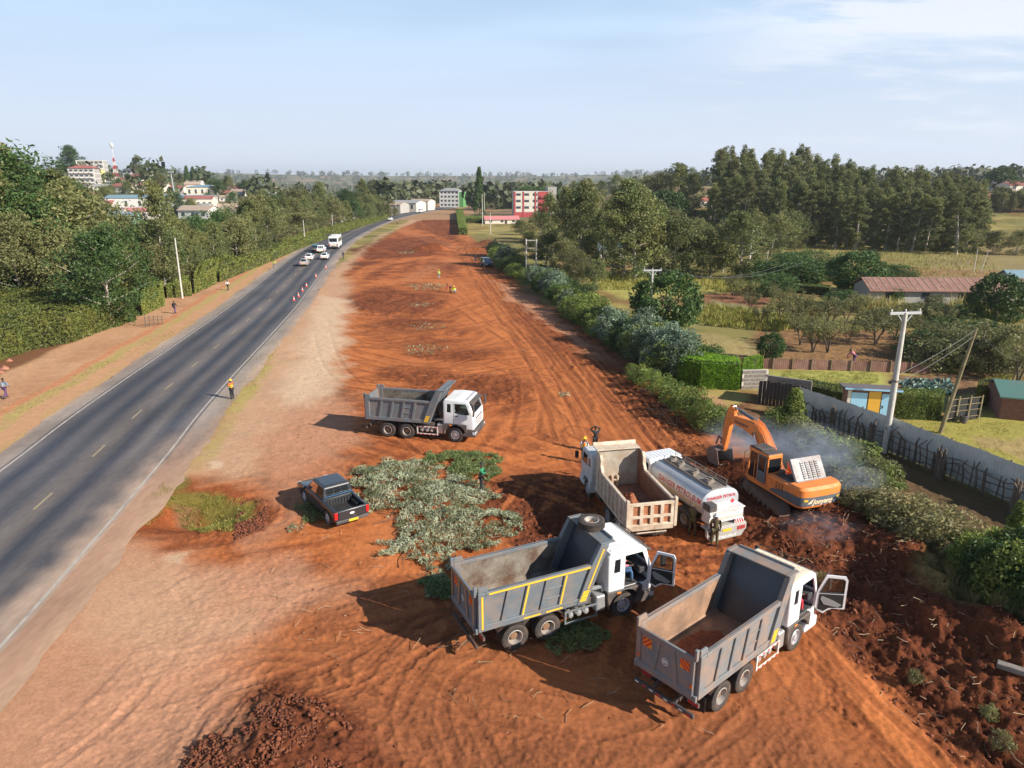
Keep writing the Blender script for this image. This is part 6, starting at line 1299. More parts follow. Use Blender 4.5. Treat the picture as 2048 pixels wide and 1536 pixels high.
def tree_mesh(kind, seed):
 r = np.random.default_rng(seed); tr = MB(); cl = []; rad = []
 if kind in ('euc_tall', 'euc_mid', 'euc_bush'):
  H, Rc, z0, n = {'euc_tall': (24, 2.7, .05, 190), 'euc_mid': (16, 3.7, .08, 190), 'euc_bush': (13, 4.8, .03, 210)}[kind]
  lean = r.normal(0, .6, 2); top = np.array([lean[0], lean[1], H * .97])
  tr.tube([(0, 0, -.3), (lean[0] * .2, lean[1] * .2, H * .3), (lean[0] * .6, lean[1] * .6, H * .65), tuple(top)], [H * .013 + .06, H * .010 + .04, .09, .02], 7)
  nb = 22
  for b in range(nb):
   h = z0 + (1 - z0) * (b / nb) ** .9; a = b * 2.4 + r.random(); q_ = (h - z0) / (1 - z0); prof = (min(1, .62 + q_ * 1.6) * (1 - max(0, q_ - .45) / .62) ** .8)
   L_ = Rc * prof * (.75 + .5 * r.random()); base = np.array([lean[0] * h, lean[1] * h, H * h * .92]); tip = base + np.array([math.cos(a) * L_, math.sin(a) * L_, L_ * (.35 + .6 * r.random())]); tip[2] = min(tip[2], H * .96)
   tr.tube([tuple(base), tuple(base * .45 + tip * .55 + np.array([0, 0, -.2])), tuple(tip)], [.09, .055, .02], 5)
   for _ in range(int(n / nb)): t = .35 + .7 * r.random(); cl.append(base + (tip - base) * t + r.normal(0, .16 * Rc, 3) * (1, 1, .9)); rad.append((.55 + .65 * r.random()) * Rc * .25)
  for _ in range(8): cl.append(top + r.normal(0, .5, 3) * (1, 1, 1.6) - (0, 0, .8)); rad.append(.5 + .4 * r.random())
  V, F = clumpy(np.array(cl), np.array(rad), 60, .20, seed, .95, .42); return tr, V, F
 if kind == 'broad':
  H, Rc = 7, 3.8; tr.tube([(0, 0, -.2), (.1, 0, 1.2), (0, .1, 3.2), (0, 0, 5)], [.28, .22, .14, .05], 8)
  for b in range(7): a = b * .9; tr.tube([(0, 0, 1.3 + b * .3), (math.cos(a) * 1.6, math.sin(a) * 1.6, 3 + b * .3), (math.cos(a) * 2.6, math.sin(a) * 2.6, 4)], [.1, .06, .02], 5)
  for i in range(190):
   d = r.normal(size=3); d /= np.linalg.norm(d); k = .72 + .26 * r.random(); c = d * k * np.array([Rc, Rc, H * .47]); c[2] += H * .52; c[:2] *= 1 - .25 * max(0, (c[2] - H * .55) / H)
   if c[2] < .5: c[2] = .5 + r.random() * .5
   cl.append(c); rad.append(.45 + .35 * r.random())
  V, F = clumpy(np.array(cl), np.array(rad), 40, .17, seed, .85, .6); return tr, V, F
 if kind == 'conifer':
  H = 9; tr.tube([(0, 0, -.2), (0, 0, H * .5), (0, 0, H)], [.2, .12, .02], 7)
  for i in range(240): h = r.random() ** .8; a = r.random() * 6.28; R_ = 2.1 * (1 - h) ** .8 * (.55 + .5 * r.random()) + .1; cl.append((math.cos(a) * R_, math.sin(a) * R_, .5 + h * (H - .7) - R_ * .12)); rad.append(.28 + .3 * r.random())
  V, F = clumpy(np.array(cl), np.array(rad), 34, .16, seed, .7, .4); return tr, V, F
 if kind == 'acacia':
  H = 8; tr.tube([(0, 0, -.2), (.3, 0, 2.5), (0, .3, 4.5)], [.22, .16, .1], 7)
  for b in range(10):
   a = b * .63 + r.random() * .3; L_ = 2.6 + 2.6 * r.random(); z = 5.2 + 2.3 * r.random(); tr.tube([(0, .2, 3.4), (math.cos(a) * L_ * .5, math.sin(a) * L_ * .5, z * .8), (math.cos(a) * L_, math.sin(a) * L_, z)], [.1, .06, .03], 5)
   for _ in range(9): cl.append((math.cos(a) * L_ + r.normal(0, .9), math.sin(a) * L_ + r.normal(0, .9), z + r.normal(0, .12))); rad.append(.7 + .4 * r.random())
  V, F = clumpy(np.array(cl), np.array(rad), 46, .16, seed, .28, .4); return tr, V, F
 if kind == 'orchard':
  H = 4.2
  for s in range(3):
   a0 = s * 2.1 + r.random(); tr.tube([(0, 0, -.1), (math.cos(a0) * .25, math.sin(a0) * .25, 1.1), (math.cos(a0) * .8, math.sin(a0) * .8, 2.6)], [.10, .075, .03], 6)
   for b in range(5): a = a0 + r.normal(0, .9); p0 = np.array([math.cos(a0) * .45, math.sin(a0) * .45, 1.4 + b * .25]); p1 = p0 + np.array([math.cos(a) * 1.2, math.sin(a) * 1.2, 1.0 + r.random()]); tr.tube([tuple(p0), tuple(p0 * .5 + p1 * .5 + (0, 0, .1)), tuple(p1)], [.045, .03, .012], 4); [(cl.append(p0 + (p1 - p0) * t + r.normal(0, .2, 3)), rad.append(.22 + .22 * r.random())) for t in (.4, .6, .8, 1.0, 1.1)]
  V, F = clumpy(np.array(cl), np.array(rad), 34, .10, seed, 1.1, .35); return tr, V, F
 H, Rc, n, ls = {'shrub': (2.6, 1.5, 90, .085), 'regrowth': (3.4, 1.5, 110, .11), 'bushling': (1.6, .9, 50, .07)}[kind]
 for s in range(6): a = s * 1.05 + r.random() * .5; tr.tube([(0, 0, -.1), (math.cos(a) * .4, math.sin(a) * .4, H * .45), (math.cos(a) * .8 * Rc, math.sin(a) * .8 * Rc, H * .8)], [.04, .03, .01], 4)
 for i in range(n):
  d = r.normal(size=3); d /= np.linalg.norm(d); k = .35 + .65 * r.random() ** .5; c = d * k * np.array([Rc, Rc, H * .5]); c[2] = c[2] * (1.1 if d[2] > 0 else .9) + H * .5
  if kind == 'regrowth': c[2] += .35 * r.random() * (1 - math.hypot(c[0], c[1]) / Rc) * H * .6
  cl.append(c); rad.append((.20 + .2 * r.random()) * (1.15 if kind != 'bushling' else .8))
 V, F = clumpy(np.array(cl), np.array(rad), 42, ls, seed, 1.0, .42); return tr, V, F
_tm = {}
HEIGHT = {'euc_tall': 24, 'euc_mid': 16, 'euc_bush': 13, 'broad': 7, 'conifer': 9, 'acacia': 8, 'orchard': 4.2, 'shrub': 2.6, 'regrowth': 3.6, 'bushling': 1.6}
NVAR = {'euc_tall': 4, 'euc_mid': 4, 'euc_bush': 3, 'shrub': 3, 'orchard': 3, 'regrowth': 2}
trc = 0
def tree(kind, x_, y_, H, lm, name, label, group=None, wide=1.0, cat='tree', z=None, var=None):
 global trc
 trc += 1; v = (trc * 7) % NVAR.get(kind, 2) if var is None else var; key = (kind, v, lm.name); bark = M_BARK if 'euc' in kind else M_BARKD
 base = (kind, v)
 if base not in _tm:
  tr, V, F = tree_mesh(kind, 100 + v * 13 + len(kind)); _tm[base] = (tr, V, F)
 if key not in _tm:
  tr, V, F = _tm[base]; a = tr.build('stems' if kind in ('shrub', 'regrowth', 'bushling') else 'trunk', bark, None, smooth=True); b = np_mesh('foliage' if kind in ('shrub', 'regrowth', 'bushling') else 'crown', V, F, lm); _tm[key] = (a.data, b.data); bpy.data.objects.remove(a); bpy.data.objects.remove(b)
 md, mc = _tm[key]; zz = gz(x_, y_) if z is None else z
 T = empty(name, (x_, y_, zz - .05), rng.random() * 6.28, label, cat, group); s = H / HEIGHT[kind]; T.scale = (s * wide, s * wide * (.9 + .2 * rng.random()), s)
 for nm, d in ((('stems' if cat in ('shrub', 'bush') else 'trunk'), md), (('foliage' if cat in ('shrub', 'bush') else 'crown'), mc)):
  o = bpy.data.objects.new(nm, d); S.collection.objects.link(o); o.parent = T
 return T
def at(px, yb): return P(px, yb)
def tree_px(kind, px, yb, ytop, lm, name, label, group=None, wide=1.0, cat='tree', **k):
 """base pixel on level ground, height from the pixel row of its top"""
 x_, y_ = P(px, yb); zt = CAM_H - y_ * math.tan(R(PITCH) + math.atan((ytop - 768) / FPX)); zt = CAM_H - y_ * math.tan(math.atan((ytop - 768) / FPX) + R(PITCH)); return tree(kind, x_, y_, max(.55, zt - gz(x_, y_)), lm, name, label, group, wide, cat, **k)
def tree_r(kind, px, r_, H, lm, name, label, group=None, wide=1.0, cat='tree', **k):
 a = math.atan((px - 1024) / FPX); return tree(kind, r_ * math.sin(a), r_ * math.cos(a), H, lm, name, label, group, wide, cat, **k)
def interp(x_, xs, ys): return float(np.interp(x_, xs, ys))
G_F = 'tall eucalyptus trees of the wood on the right'
for row in range(7):
 n = 26 - row
 for i in range(n):
  px = 1422 + (1935 - 1422) * (i + .5 * (row % 2)) / (n - 1) + rng.normal(0, 6); r_ = 208 + row * 15 + rng.normal(0, 3) + interp(px, [1420, 1600, 1930], [14, 0, 0])
  if px > 1945: continue
  drop = (62, 52, 38, 26, 15, 6, 0)[row] * interp(px, [1420, 1500, 1700, 1940], [1.2, 1.15, 1.0, .75])
  ytop = interp(px, [1410, 1440, 1500, 1560, 1600, 1650, 1700, 1740, 1790, 1850, 1920, 1960], [312, 292, 305, 303, 317, 325, 336, 344, 340, 352, 360, 376]) + rng.normal(0, 5) + drop
  a = math.atan((px - 1024) / FPX); x_, y_ = r_ * math.sin(a), r_ * math.cos(a); zt = CAM_H - y_ * math.tan(math.atan((ytop - 768) / FPX) + R(PITCH)); H = zt - gz(x_, y_)
  tree('euc_tall', x_, y_, H * 1.06 + .6, L_EUC if rng.random() < .8 else L_OLIVE, 'eucalyptus_tree', 'grey-green eucalyptus in the dense wood on the right-hand hill', G_F, (.95 + .3 * rng.random()) * max(1, 20 / H) ** .8)
G_S = 'bushy trees at the foot of the right-hand wood'
for px, yb, yt, w in ((1500, 470, 430, 1.2), (1545, 478, 440, 1.2), (1590, 500, 425, 1.1), (1620, 492, 430, 1.1), (1840, 500, 450, 1.6), (1880, 500, 455, 1.6), (1930, 505, 455, 1.6), (1985, 505, 462, 1.5), (2030, 510, 462, 1.6), (1900, 470, 430, 1.4), (1700, 490, 458, 1.3), (1745, 500, 475, 1.6), (1690, 490, 465, 1.4), (1800, 480, 462, 1.6)):
 tree_px('euc_bush', px, yb, yt, L_OLIVE if px % 3 else L_EUC, 'bushy_tree', 'low bushy tree at the foot of the tall wood on the right', G_S, w)
G_M = 'tall feathery trees in the gardens right of the site'
for px, yb, yt, w, k in ((1105, 505, 385, 1.0, 0), (1130, 520, 372, 1.1, 0), (1160, 540, 365, 1.2, 0), (1170, 490, 360, 1.3, 0), (1205, 540, 440, 1.2, 1), (1245, 555, 355, 1.15, 0), (1270, 560, 362, 1.2, 0), (1300, 552, 400, 1.2, 0), (1235, 500, 375, 1.2, 0), (1340, 555, 440, 1.2, 1), (1375, 550, 470, 1.3, 1), (1420, 556, 462, 1.3, 1), (1445, 545, 440, 1.2, 0),
  (1480, 560, 420, 1.15, 0), (1500, 520, 418, 1.2, 0), (1540, 510, 432, 1.3, 1), (1570, 500, 428, 1.3, 1), (1455, 510, 445, 1.3, 1), (1090, 545, 470, 1.2, 1), (1125, 562, 480, 1.1, 1), (1155, 572, 500, 1.1, 1), (1190, 580, 520, 1.0, 1), (1220, 480, 400, 1.2, 0), (1060, 500, 462, 1.3, 1), (1400, 500, 440, 1.3, 1), (1350, 480, 420, 1.5, 1), (1040, 470, 440, 1.5, 1), (1080, 480, 425, 1.3, 1), (1320, 500, 430, 1.4, 1), (1385, 455, 420, 1.5, 1), (1430, 460, 415, 1.4, 1)):
 tree_px('euc_mid' if k == 0 else 'euc_bush', px, yb, yt, L_EUC if (px // 5) % 3 else L_OLIVE, 'eucalyptus_tree' if k == 0 else 'bushy_tree', 'loose grey-green tree standing in the gardens between the hedge row and the wood', G_M, w)
for px, r_, H, lm, k, lb, w in ((1325, 250, 14, L_DARK, 'broad', 'round dark green tree standing in front of the hill left of the wood', 1.0), (1375, 300, 17, L_EUC, 'euc_mid', 'tree on the hill just left of the tall wood', 1.2), (1345, 310, 20, L_EUC, 'euc_mid', 'tall rounded tree on the skyline left of the wood', 1.4), (1310, 320, 15, L_OLIVE, 'euc_bush', 'bushy skyline tree on the hill slope left of the wood', 1.2),
  (1285, 330, 13, L_EUC, 'euc_bush', 'leftmost bushy skyline tree on the slope below the wood', 1.2), (1225, 520, 14, L_EUC, 'euc_mid', 'small clump tree on the ridge above the brown field', 1.6), (1195, 560, 13, L_EUC, 'euc_mid', 'small ridge tree at the left end of the brown field', 1.6), (1140, 600, 16, L_EUC, 'euc_mid', 'thin tree on the ridge right of the red and white block', 1.3), (1117, 580, 16, L_DARK, 'euc_mid', 'dark thin tree just right of the red and white block', 1.0),
  (1965, 420, 11, L_DARK, 'broad', 'flat dark cedar-like tree on the skyline beside the hilltop house', 1.2), (1995, 400, 6, L_OLIVE, 'acacia', 'small umbrella tree beside the hilltop house', 1.0), (1075, 400, 15, L_DARK, 'acacia', 'flat-topped acacia behind the red and white block', 1.0)):
 tree_r(k, px, r_, H, lm, 'tree', lb, None, w)
for i in range(26):
 px = 1960 + 9 * (i % 12) + rng.normal(0, 3); tree_r('euc_mid', px, 330 + 12 * (i // 12) + rng.normal(0, 4), 5.5 + 2 * rng.random(), L_OLIVE, 'young_tree', 'young tree in the rows on the field at the far right', 'young trees in rows on the far right field', 1.2)
tree_px('conifer', 959, 430, 334, L_DARK, 'pine_tree', 'tall dark narrow tree alone on the skyline above the road bend', None, .62)
tree_px('broad', 1328, 668, 540, L_DARK, 'mango_tree', 'round glossy dark green tree behind the pole with a crossarm', None, 1.0, var=0)
tree_px('broad', 1708, 584, 500, L_DARK, 'tree', 'wide dark round tree left of the long rusty-roofed shed', None, 1.15)
tree_px('broad', 1690, 585, 538, L_BRIGHT, 'tree', 'small lighter green round tree in front of the wide dark one', None, .8)
tree_px('broad', 1988, 655, 545, L_DARK, 'tree', 'dark conical tree in front of the long rusty-roofed shed', None, .85)
tree_px('broad', 1539, 722, 662, L_DARK, 'tree', 'small clipped round tree behind the low rusty sheet fence', None, .8)
tree_px('broad', 1790, 605, 574, L_DARK, 'tree', 'small round tree by the wall of the long shed', None, .9)
tree_px('conifer', 1583, 868, 775, L_BRIGHT, 'cypress_tree', 'bright green feathery young cypress at the left end of the tin fence', None, 1.5)
tree_px('conifer', 2020, 1120, 1000, L_BRIGHT, 'cypress_tree', 'bright green young cypress in front of the tin fence at the right edge', None, 1.0)
G_O = 'twiggy orchard trees behind the low rusty fence'
for px, yb, yt, w in ((1560, 640, 590, 1.2), (1590, 655, 590, 1.1), (1625, 655, 600, 1.2), (1655, 660, 600, 1.3), (1690, 650, 590, 1.2), (1600, 690, 630, 1.1), (1625, 705, 640, 1.1), (1655, 705, 635, 1.1), (1695, 690, 645, .9), (1590, 665, 615, 1.1), (1560, 610, 570, 1.3), (1600, 625, 585, 1.3), (1750, 690, 625, 1.5), (1790, 680, 630, 1.3), (1855, 700, 640, 1.3), (1890, 705, 650, 1.2), (1520, 650, 610, 1.2), (1500, 620, 585, 1.2), (1465, 590, 550, 1.2), (1490, 600, 560, 1.2), (1960, 740, 640, 1.4), (2035, 765, 680, 1.1), (1720, 625, 590, 1.4), (1850, 640, 605, 1.4), (1880, 655, 615, 1.5), (1950, 690, 650, 1.3), (2020, 700, 655, 1.4)):
 tree_px('orchard', px, yb, yt, L_OLIVE, 'orchard_tree', 'twiggy grey-green fruit tree in the orchard plot on the right', G_O, w)
G_D = 'dark bushy shrubs among the garden plots'
for px, yb, yt, w in ((1840, 715, 660, 1.4), (1870, 740, 680, 1.3), (1910, 720, 660, 1.6), (1975, 745, 685, 1.6), (2010, 735, 670, 1.6), (1650, 540, 510, 2.0), (1620, 535, 500, 1.8), (1580, 545, 505, 1.8), (1560, 560, 510, 1.8), (1600, 565, 520, 2), (1640, 560, 525, 2), (1680, 610, 580, 1.6), (1760, 560, 528, 1.8), (1800, 560, 530, 1.6), (1520, 560, 520, 1.8), (1545, 590, 545, 1.7), (1870, 610, 590, 1.5), (1740, 520, 500, 1.5), (1900, 640, 608, 2.0), (1830, 650, 610, 1.8), (1900, 690, 640, 1.8), (1960, 680, 640, 1.8), (1770, 650, 615, 1.6)):
 tree_px('shrub', px, yb, yt, L_DARK if px % 4 < 2 else L_OLIVE, 'garden_shrub', 'dense shrub among the garden plots on the right', G_D, w * 1.15, 'shrub')
row = resample(smooth_pts(PP((985, 512), (1010, 545), (1075, 580), (1150, 640), (1215, 690), (1290, 735), (1340, 758))), 1.9)
for i, p_ in enumerate(row):
 if i % 2 == 0 or i > len(row) * .45:
  k = rng.random(); j = (rng.normal(0, .5), rng.normal(0, .4))
  bl = k < .24; tree('regrowth' if bl else 'shrub', p_[0] + .8 + j[0], p_[1] + j[1], (2.7 + 1.5 * rng.random()) if bl else (2.1 + 1.2 * rng.random()), L_BLUE if bl else (L_BRIGHT if k < .7 else L_DARK), 'hedge_shrub', 'blue-grey leafy shrub in the overgrown hedge row along the site' if bl else 'green leafy shrub in the overgrown hedge row along the site', ('blue-grey' if bl else 'green') + ' shrubs of the hedge row beside the site', 1.25, 'shrub')
  if i % 3 == 0: tree('shrub', p_[0] + 2.6 + j[0], p_[1] + 1.0, 2.4 + rng.random(), L_BRIGHT if k > .5 else L_DARK, 'hedge_shrub', 'green leafy shrub in the overgrown hedge row along the site', 'green shrubs of the hedge row beside the site', 1.3, 'shrub')
for px, yb, yt, lb in ((1350, 745, 652, 'large blue-grey leafy shrub at the left end of the clipped lime hedge'), (1325, 735, 655, 'pale blue-grey shrub left of the large one beside the lime hedge'), (1290, 700, 620, 'blue-grey shrub at the foot of the pole with a crossarm'), (1010, 535, 490, 'pale blue-grey bush at the far end of the hedge row')):
 tree_px('regrowth', px, yb, yt, L_BLUE, 'bluegrey_shrub', lb, None, 1.2, 'shrub')
for i, (px, yb, yt, w) in enumerate(((1275, 765, 728, 1.2), (1298, 780, 738, 1.2), (1325, 800, 752, 1.2), (1350, 815, 765, 1.1), (1378, 835, 775, 1.2), (1405, 850, 800, 1.1), (1425, 865, 812, 1.2), (1445, 850, 815, 1.2))):
 tree_px('shrub', px, yb, yt, L_BRIGHT, 'bush', 'light green bush in the short row between site and footpath', 'light green bushes beside the footpath', w, 'shrub')
for i, (px, yb, yt, w) in enumerate(((1640, 925, 868, 1.3), (1670, 940, 875, 1.3), (1700, 955, 885, 1.3), (1730, 975, 905, 1.3), (1690, 985, 915, 1.2), (1715, 1010, 940, 1.2), (1750, 995, 930, 1.2), (1610, 900, 850, 1.2), (1560, 870, 815, 1.2), (1600, 890, 835, 1.1))):
 tree_px('shrub', px, yb, yt, L_OLIVE if i % 2 else L_BRIGHT, 'bush', 'pale leafy bush behind the excavator, in front of the tin fence', 'bushes between the excavator and the tin fence', w * 1.1, 'shrub')
for i, (px, yb, yt, w) in enumerate(((1760, 1050, 980, 1.2), (1800, 1075, 990, 1.2), (1840, 1095, 1010, 1.2), (1880, 1130, 1030, 1.2), (1770, 1075, 1005, 1.1), (1725, 1045, 975, 1.2), (1830, 1120, 1040, 1.1))):
 tree_px('shrub', px, yb, yt, L_WEED, 'weed_clump', 'tall yellow-green weeds on the bank right of the excavator', 'tall weeds on the bank', w * 1.25, 'shrub')
for i, (px, yb, yt, w) in enumerate(((1935, 1200, 1070, 1.1), (1975, 1230, 1080, 1.1), (2020, 1260, 1090, 1.2), (2040, 1200, 1060, 1.2), (1990, 1180, 1060, 1.1), (2060, 1290, 1130, 1.2), (1925, 1150, 1060, 1.1))):
 tree_px('broad', px, yb, yt, L_DARK if i % 2 else L_BRIGHT, 'bush', 'tall dark green bush at the right edge above the dug bank', 'dark bushes at the right edge', w * .75, 'shrub')
for px, yb, yt, lb in ((1640, 1180, 1158, 'small pale weed growing on the dug bank beside the open truck door'), (1830, 1365, 1342, 'small weed with bare stems on the dug bank'), (1975, 1440, 1408, 'thin green weed at the lower right edge'), (2000, 1500, 1462, 'straggly weed in the bottom right corner'), (1850, 1180, 1150, 'upright green seedling on the crest of the dug bank')):
 tree_px('bushling', px, yb, yt, L_WEED, 'weed', lb, None, .9, 'shrub')
# ---- left side of the road
skyl = ([-40, 0, 40, 60, 110, 150, 210, 250, 290, 330, 370, 410, 450, 500, 560, 620, 700, 760, 800], [284, 288, 305, 330, 350, 342, 392, 440, 436, 425, 440, 428, 432, 405, 388, 390, 392, 392, 400])
G_L = 'eucalyptus trees of the belt left of the road'
for (x0, x1, yb0, yb1, n, dt, w) in ((-60, 300, 575, 560, 13, 0, 1.35), (-40, 330, 612, 590, 11, 45, 1.25), (-60, 250, 625, 612, 7, 120, 1.2), (300, 545, 572, 512, 12, 12, 1.15), (340, 560, 548, 495, 9, 0, 1.2), (545, 800, 488, 432, 16, 12, 1.1), (520, 790, 470, 425, 16, 0, 1.2), (560, 760, 452, 425, 9, -6, 1.2)):
 for i in range(n):
  t = (i + .5 + rng.normal(0, .15)) / n; px = x0 + (x1 - x0) * t; yb = yb0 + (yb1 - yb0) * t; yt = interp(px, *skyl) + dt + rng.normal(0, 9)
  k = rng.random(); tree_px('euc_mid' if k < .6 else 'euc_bush', px, yb, yt, L_EUC if k < .7 else (L_OLIVE if k < .85 else L_DARK), 'eucalyptus_tree', 'bushy olive-green tree in the belt along the left side of the road', G_L, w)
tree_px('euc_mid', 332, 590, 358, L_EUC, 'eucalyptus_tree', 'slender tree standing taller than its neighbours against the left-hand town', None, .75)
tree_px('euc_bush', 222, 655, 455, L_DARK, 'eucalyptus_tree', 'big dark full-bodied tree at the right end of the large roadside hedge', None, 1.05)
tree_px('acacia', 578, 480, 418, L_OLIVE, 'acacia_tree', 'flat-topped umbrella tree beside the poles left of the road', None, 1.4)
tree_px('acacia', 560, 500, 445, L_OLIVE, 'acacia_tree', 'lower umbrella tree in front of the flat-topped one left of the road', None, 1.2)
def thicket(name, poly, H, dens, ls, lm, label, cat='hedge', group=None, flat=False, lump_=.35, seed=3, core=True):
 """hedge as a solid of leaves over a ground polygon"""
 r = np.random.default_rng(seed); xs = [p[0] for p in poly]; ys = [p[1] for p in poly]; A = (max(xs) - min(xs)) * (max(ys) - min(ys)); n = int(A * dens)
 X = r.uniform(min(xs), max(xs), n); Y = r.uniform(min(ys), max(ys), n); ins = inside(X, Y, poly); X, Y = X[ins], Y[ins]; d, _, _ = dist_poly(X, Y, list(poly) + [poly[0]])
 e = np.clip(d / (.25 if flat else 1.3), 0, 1); prof = np.sqrt(np.clip(1 - (1 - e) ** 2, 0, 1)); hh = H * (1 - lump_ * (.9 * fbm(X / 1.5, Y / 1.5, 3, seed) + .5 * fbm(X / 6, Y / 6, 2, seed + 2)) + lump_ * .5)
 Z = hh * prof - .12 * r.random(len(X)); per = []; 
 pl = resample(list(poly) + [poly[0]], .1); pl = np.array(pl); m = int(len(pl) * .1 * H * dens * 1.4); k = r.integers(0, len(pl), m); cx, cy = np.mean(xs), np.mean(ys)
 zz = r.random(m) * H * .92; inn = (.05 if flat else .5) * (zz / H) ** 2 + .25 * fbm(pl[k, 0] / 1.2 + zz / 1.2, pl[k, 1] / 1.2, 2, seed) * (.4 if flat else 1.6); dv = np.stack([cx - pl[k, 0], cy - pl[k, 1]], 1); dv /= np.linalg.norm(dv, axis=1, keepdims=True)
 Cc = np.concatenate([np.stack([X, Y, Z], 1), np.stack([pl[k, 0] + dv[:, 0] * inn, pl[k, 1] + dv[:, 1] * inn, zz], 1)]); ow = np.concatenate([np.tile([0, 0, 1.0], (len(X), 1)), np.stack([-dv[:, 0], -dv[:, 1], np.full(m, .35)], 1)])
 V, F = leaf_quads(Cc, ls, r, ow * .5, .5); T = empty(name, (poly[0][0], poly[0][1], 0), 0, label, cat, group)
 V[:, 0] -= poly[0][0]; V[:, 1] -= poly[0][1]; np_mesh('foliage', V, F, lm, T)
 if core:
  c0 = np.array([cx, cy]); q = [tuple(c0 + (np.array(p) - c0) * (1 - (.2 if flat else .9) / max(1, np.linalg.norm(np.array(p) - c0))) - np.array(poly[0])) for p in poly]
  m_ = MB(); m_.prism(q, 0, H * (.88 if flat else .62), 'z'); m_.build('infill_core', M_CORE, T)  # dark solid added inside the leaves so that light does not pass through
 return T
thicket('hedge', PP((-60, 745), (0, 722), (60, 702), (140, 688), (210, 662), (275, 642), (262, 610), (225, 592), (100, 598), (-90, 605)), 3.3, 60, .13, L_HEDGE, 'huge untrimmed olive-green hedge at the left edge of the road verge', seed=3)
thicket('hedge', PP((285, 632), (330, 612), (330, 588), (295, 592)), 2.9, 70, .11, L_HEDGE, 'rounded hedge end behind the wooden gate sticks left of the road', seed=5)
thicket('hedge', PP((335, 597), (384, 592), (384, 572), (338, 575)), 2.0, 110, .09, L_HEDGE, 'square clipped hedge beside the tall pole left of the road', flat=True, lump_=.08, seed=6)
thicket('hedge', PP((390, 588), (432, 568), (440, 545), (470, 540), (470, 520), (400, 555)), 3.0, 30, .16, L_HEDGE, 'bulky dark shrub hedge right of the tall pole left of the road', seed=7)
thicket('hedge', PP((440, 565), (545, 522), (600, 498), (680, 468), (780, 436), (775, 430), (670, 458), (590, 485), (530, 505), (445, 545)), 2.2, 14, .2, L_HEDGE, 'long low hedge running beside the left verge to the road bend', seed=8)
thicket('lime_hedge', PP((1352, 768), (1400, 778), (1478, 782), (1478, 768), (1420, 758), (1362, 750)), 2.5, 420, .055, L_LIME, 'tall clipped bright lime hedge right of the hedge row', flat=True, lump_=.05, seed=9)
thicket('lime_hedge', PP((1480, 775), (1524, 758), (1515, 752), (1478, 762)), 2.2, 420, .055, L_LIME, 'short bright green hedge wing standing behind the stone wall', flat=True, lump_=.05, seed=10)
thicket('hedge', PP((1786, 838), (1880, 842), (1884, 824), (1790, 822)), 2.0, 300, .06, L_BRIGHT, 'clipped green hedge between the blue and yellow toilet block and the black gate', flat=True, lump_=.1, seed=11)
thicket('hedge', PP((1600, 800), (1690, 822), (1700, 808), (1612, 788)), 1.5, 220, .06, L_BRIGHT, 'low green hedge behind the left half of the tin fence', flat=True, lump_=.2, seed=12)
thicket('golden_hedge', PP((1955, 815), (2005, 800), (2015, 780), (1950, 790)), 1.5, 260, .06, L_GOLD, 'yellow-topped hedge beside the green-roofed shed', flat=True, lump_=.2, seed=13)
thicket('hedge', PP((918, 470), (935, 470), (925, 425), (912, 428)), 2.4, 16, .18, L_BRIGHT, 'tall bright green hedge at the far right edge of the earthworks', flat=True, lump_=.1, seed=14)
thicket('hedge', PP((930, 446), (1010, 446), (1000, 440), (930, 440)), 2, 10, .2, L_BRIGHT, 'green clipped hedge in front of the far walled compound', flat=True, lump_=.1, seed=15)
thicket('hedge', PP((1720, 592), (1790, 606), (1800, 598), (1730, 582)), 2.0, 80, .1, L_DARK, 'dark clipped hedge at the left end of the long shed', flat=True, lump_=.15, seed=16)
for i, (a, b) in enumerate((((1530, 580), (1660, 592)), ((1540, 560), (1640, 570)))): thicket('hedge', PP(a, b, (b[0], b[1] - 5), (a[0], a[1] - 5)), 1.4, 80, .1, L_BRIGHT, ('front' if i == 0 else 'rear') + ' one of two low field hedges left of the wide dark tree', flat=True, lump_=.25, seed=20 + i)
# ---- grass, weeds, litter
def tufts(name, polys, n, h, lm, label, seed=1, slim=.10, bend=.35, zf=True, wmin=0):
 r = np.random.default_rng(seed); Cs = []
 for poly in polys:
  xs = [p[0] for p in poly]; ys = [p[1] for p in poly]; X = r.uniform(min(xs), max(xs), n * 2); Y = r.uniform(min(ys), max(ys), n * 2); k = inside(X + .4 * (vnoise(X * 1.5, Y * 1.5, 3) - .5), Y, poly) & (fbm(X / .8, Y / .8, 3, seed) > .42); Cs.append(np.stack([X[k], Y[k]], 1)[:n])
 c = np.concatenate(Cs); z = base_z(c[:, 0], c[:, 1]) + np.where(c[:, 1] < 60, berm_z(c[:, 0], c[:, 1]), 0); m = len(c); a = r.random(m) * 6.28; hh = h * (.5 + r.random(m)); w = np.maximum(hh * slim, wmin)
 dx, dy = np.cos(a), np.sin(a); lx, ly = r.normal(0, bend, m) * hh, r.normal(0, bend, m) * hh
 V = np.stack([np.stack([c[:, 0] - dx * w, c[:, 1] - dy * w, z - .02], 1), np.stack([c[:, 0] + dx * w, c[:, 1] + dy * w, z - .02], 1), np.stack([c[:, 0] + lx, c[:, 1] + ly, z + hh], 1)], 1).reshape(-1, 3)
 return tag(np_mesh(name, V, np.arange(3 * m).reshape(m, 3), lm), label, 'grass', kind='stuff')
tufts('grass', [PP((330, 965), (360, 985), (450, 990), (520, 1000), (490, 1030), (460, 1065), (400, 1065), (380, 1040), (340, 1000), (300, 1030), (272, 1065), (283, 1010)), PP((1755, 745), (1560, 742), (1580, 785), (1760, 790)), PP((1620, 815), (2150, 960), (2150, 850), (1800, 842))], 5200, .14, L_GRASS, 'short yellow-green grass round the roadside hollow and in the gardens', 2, .12, .5)
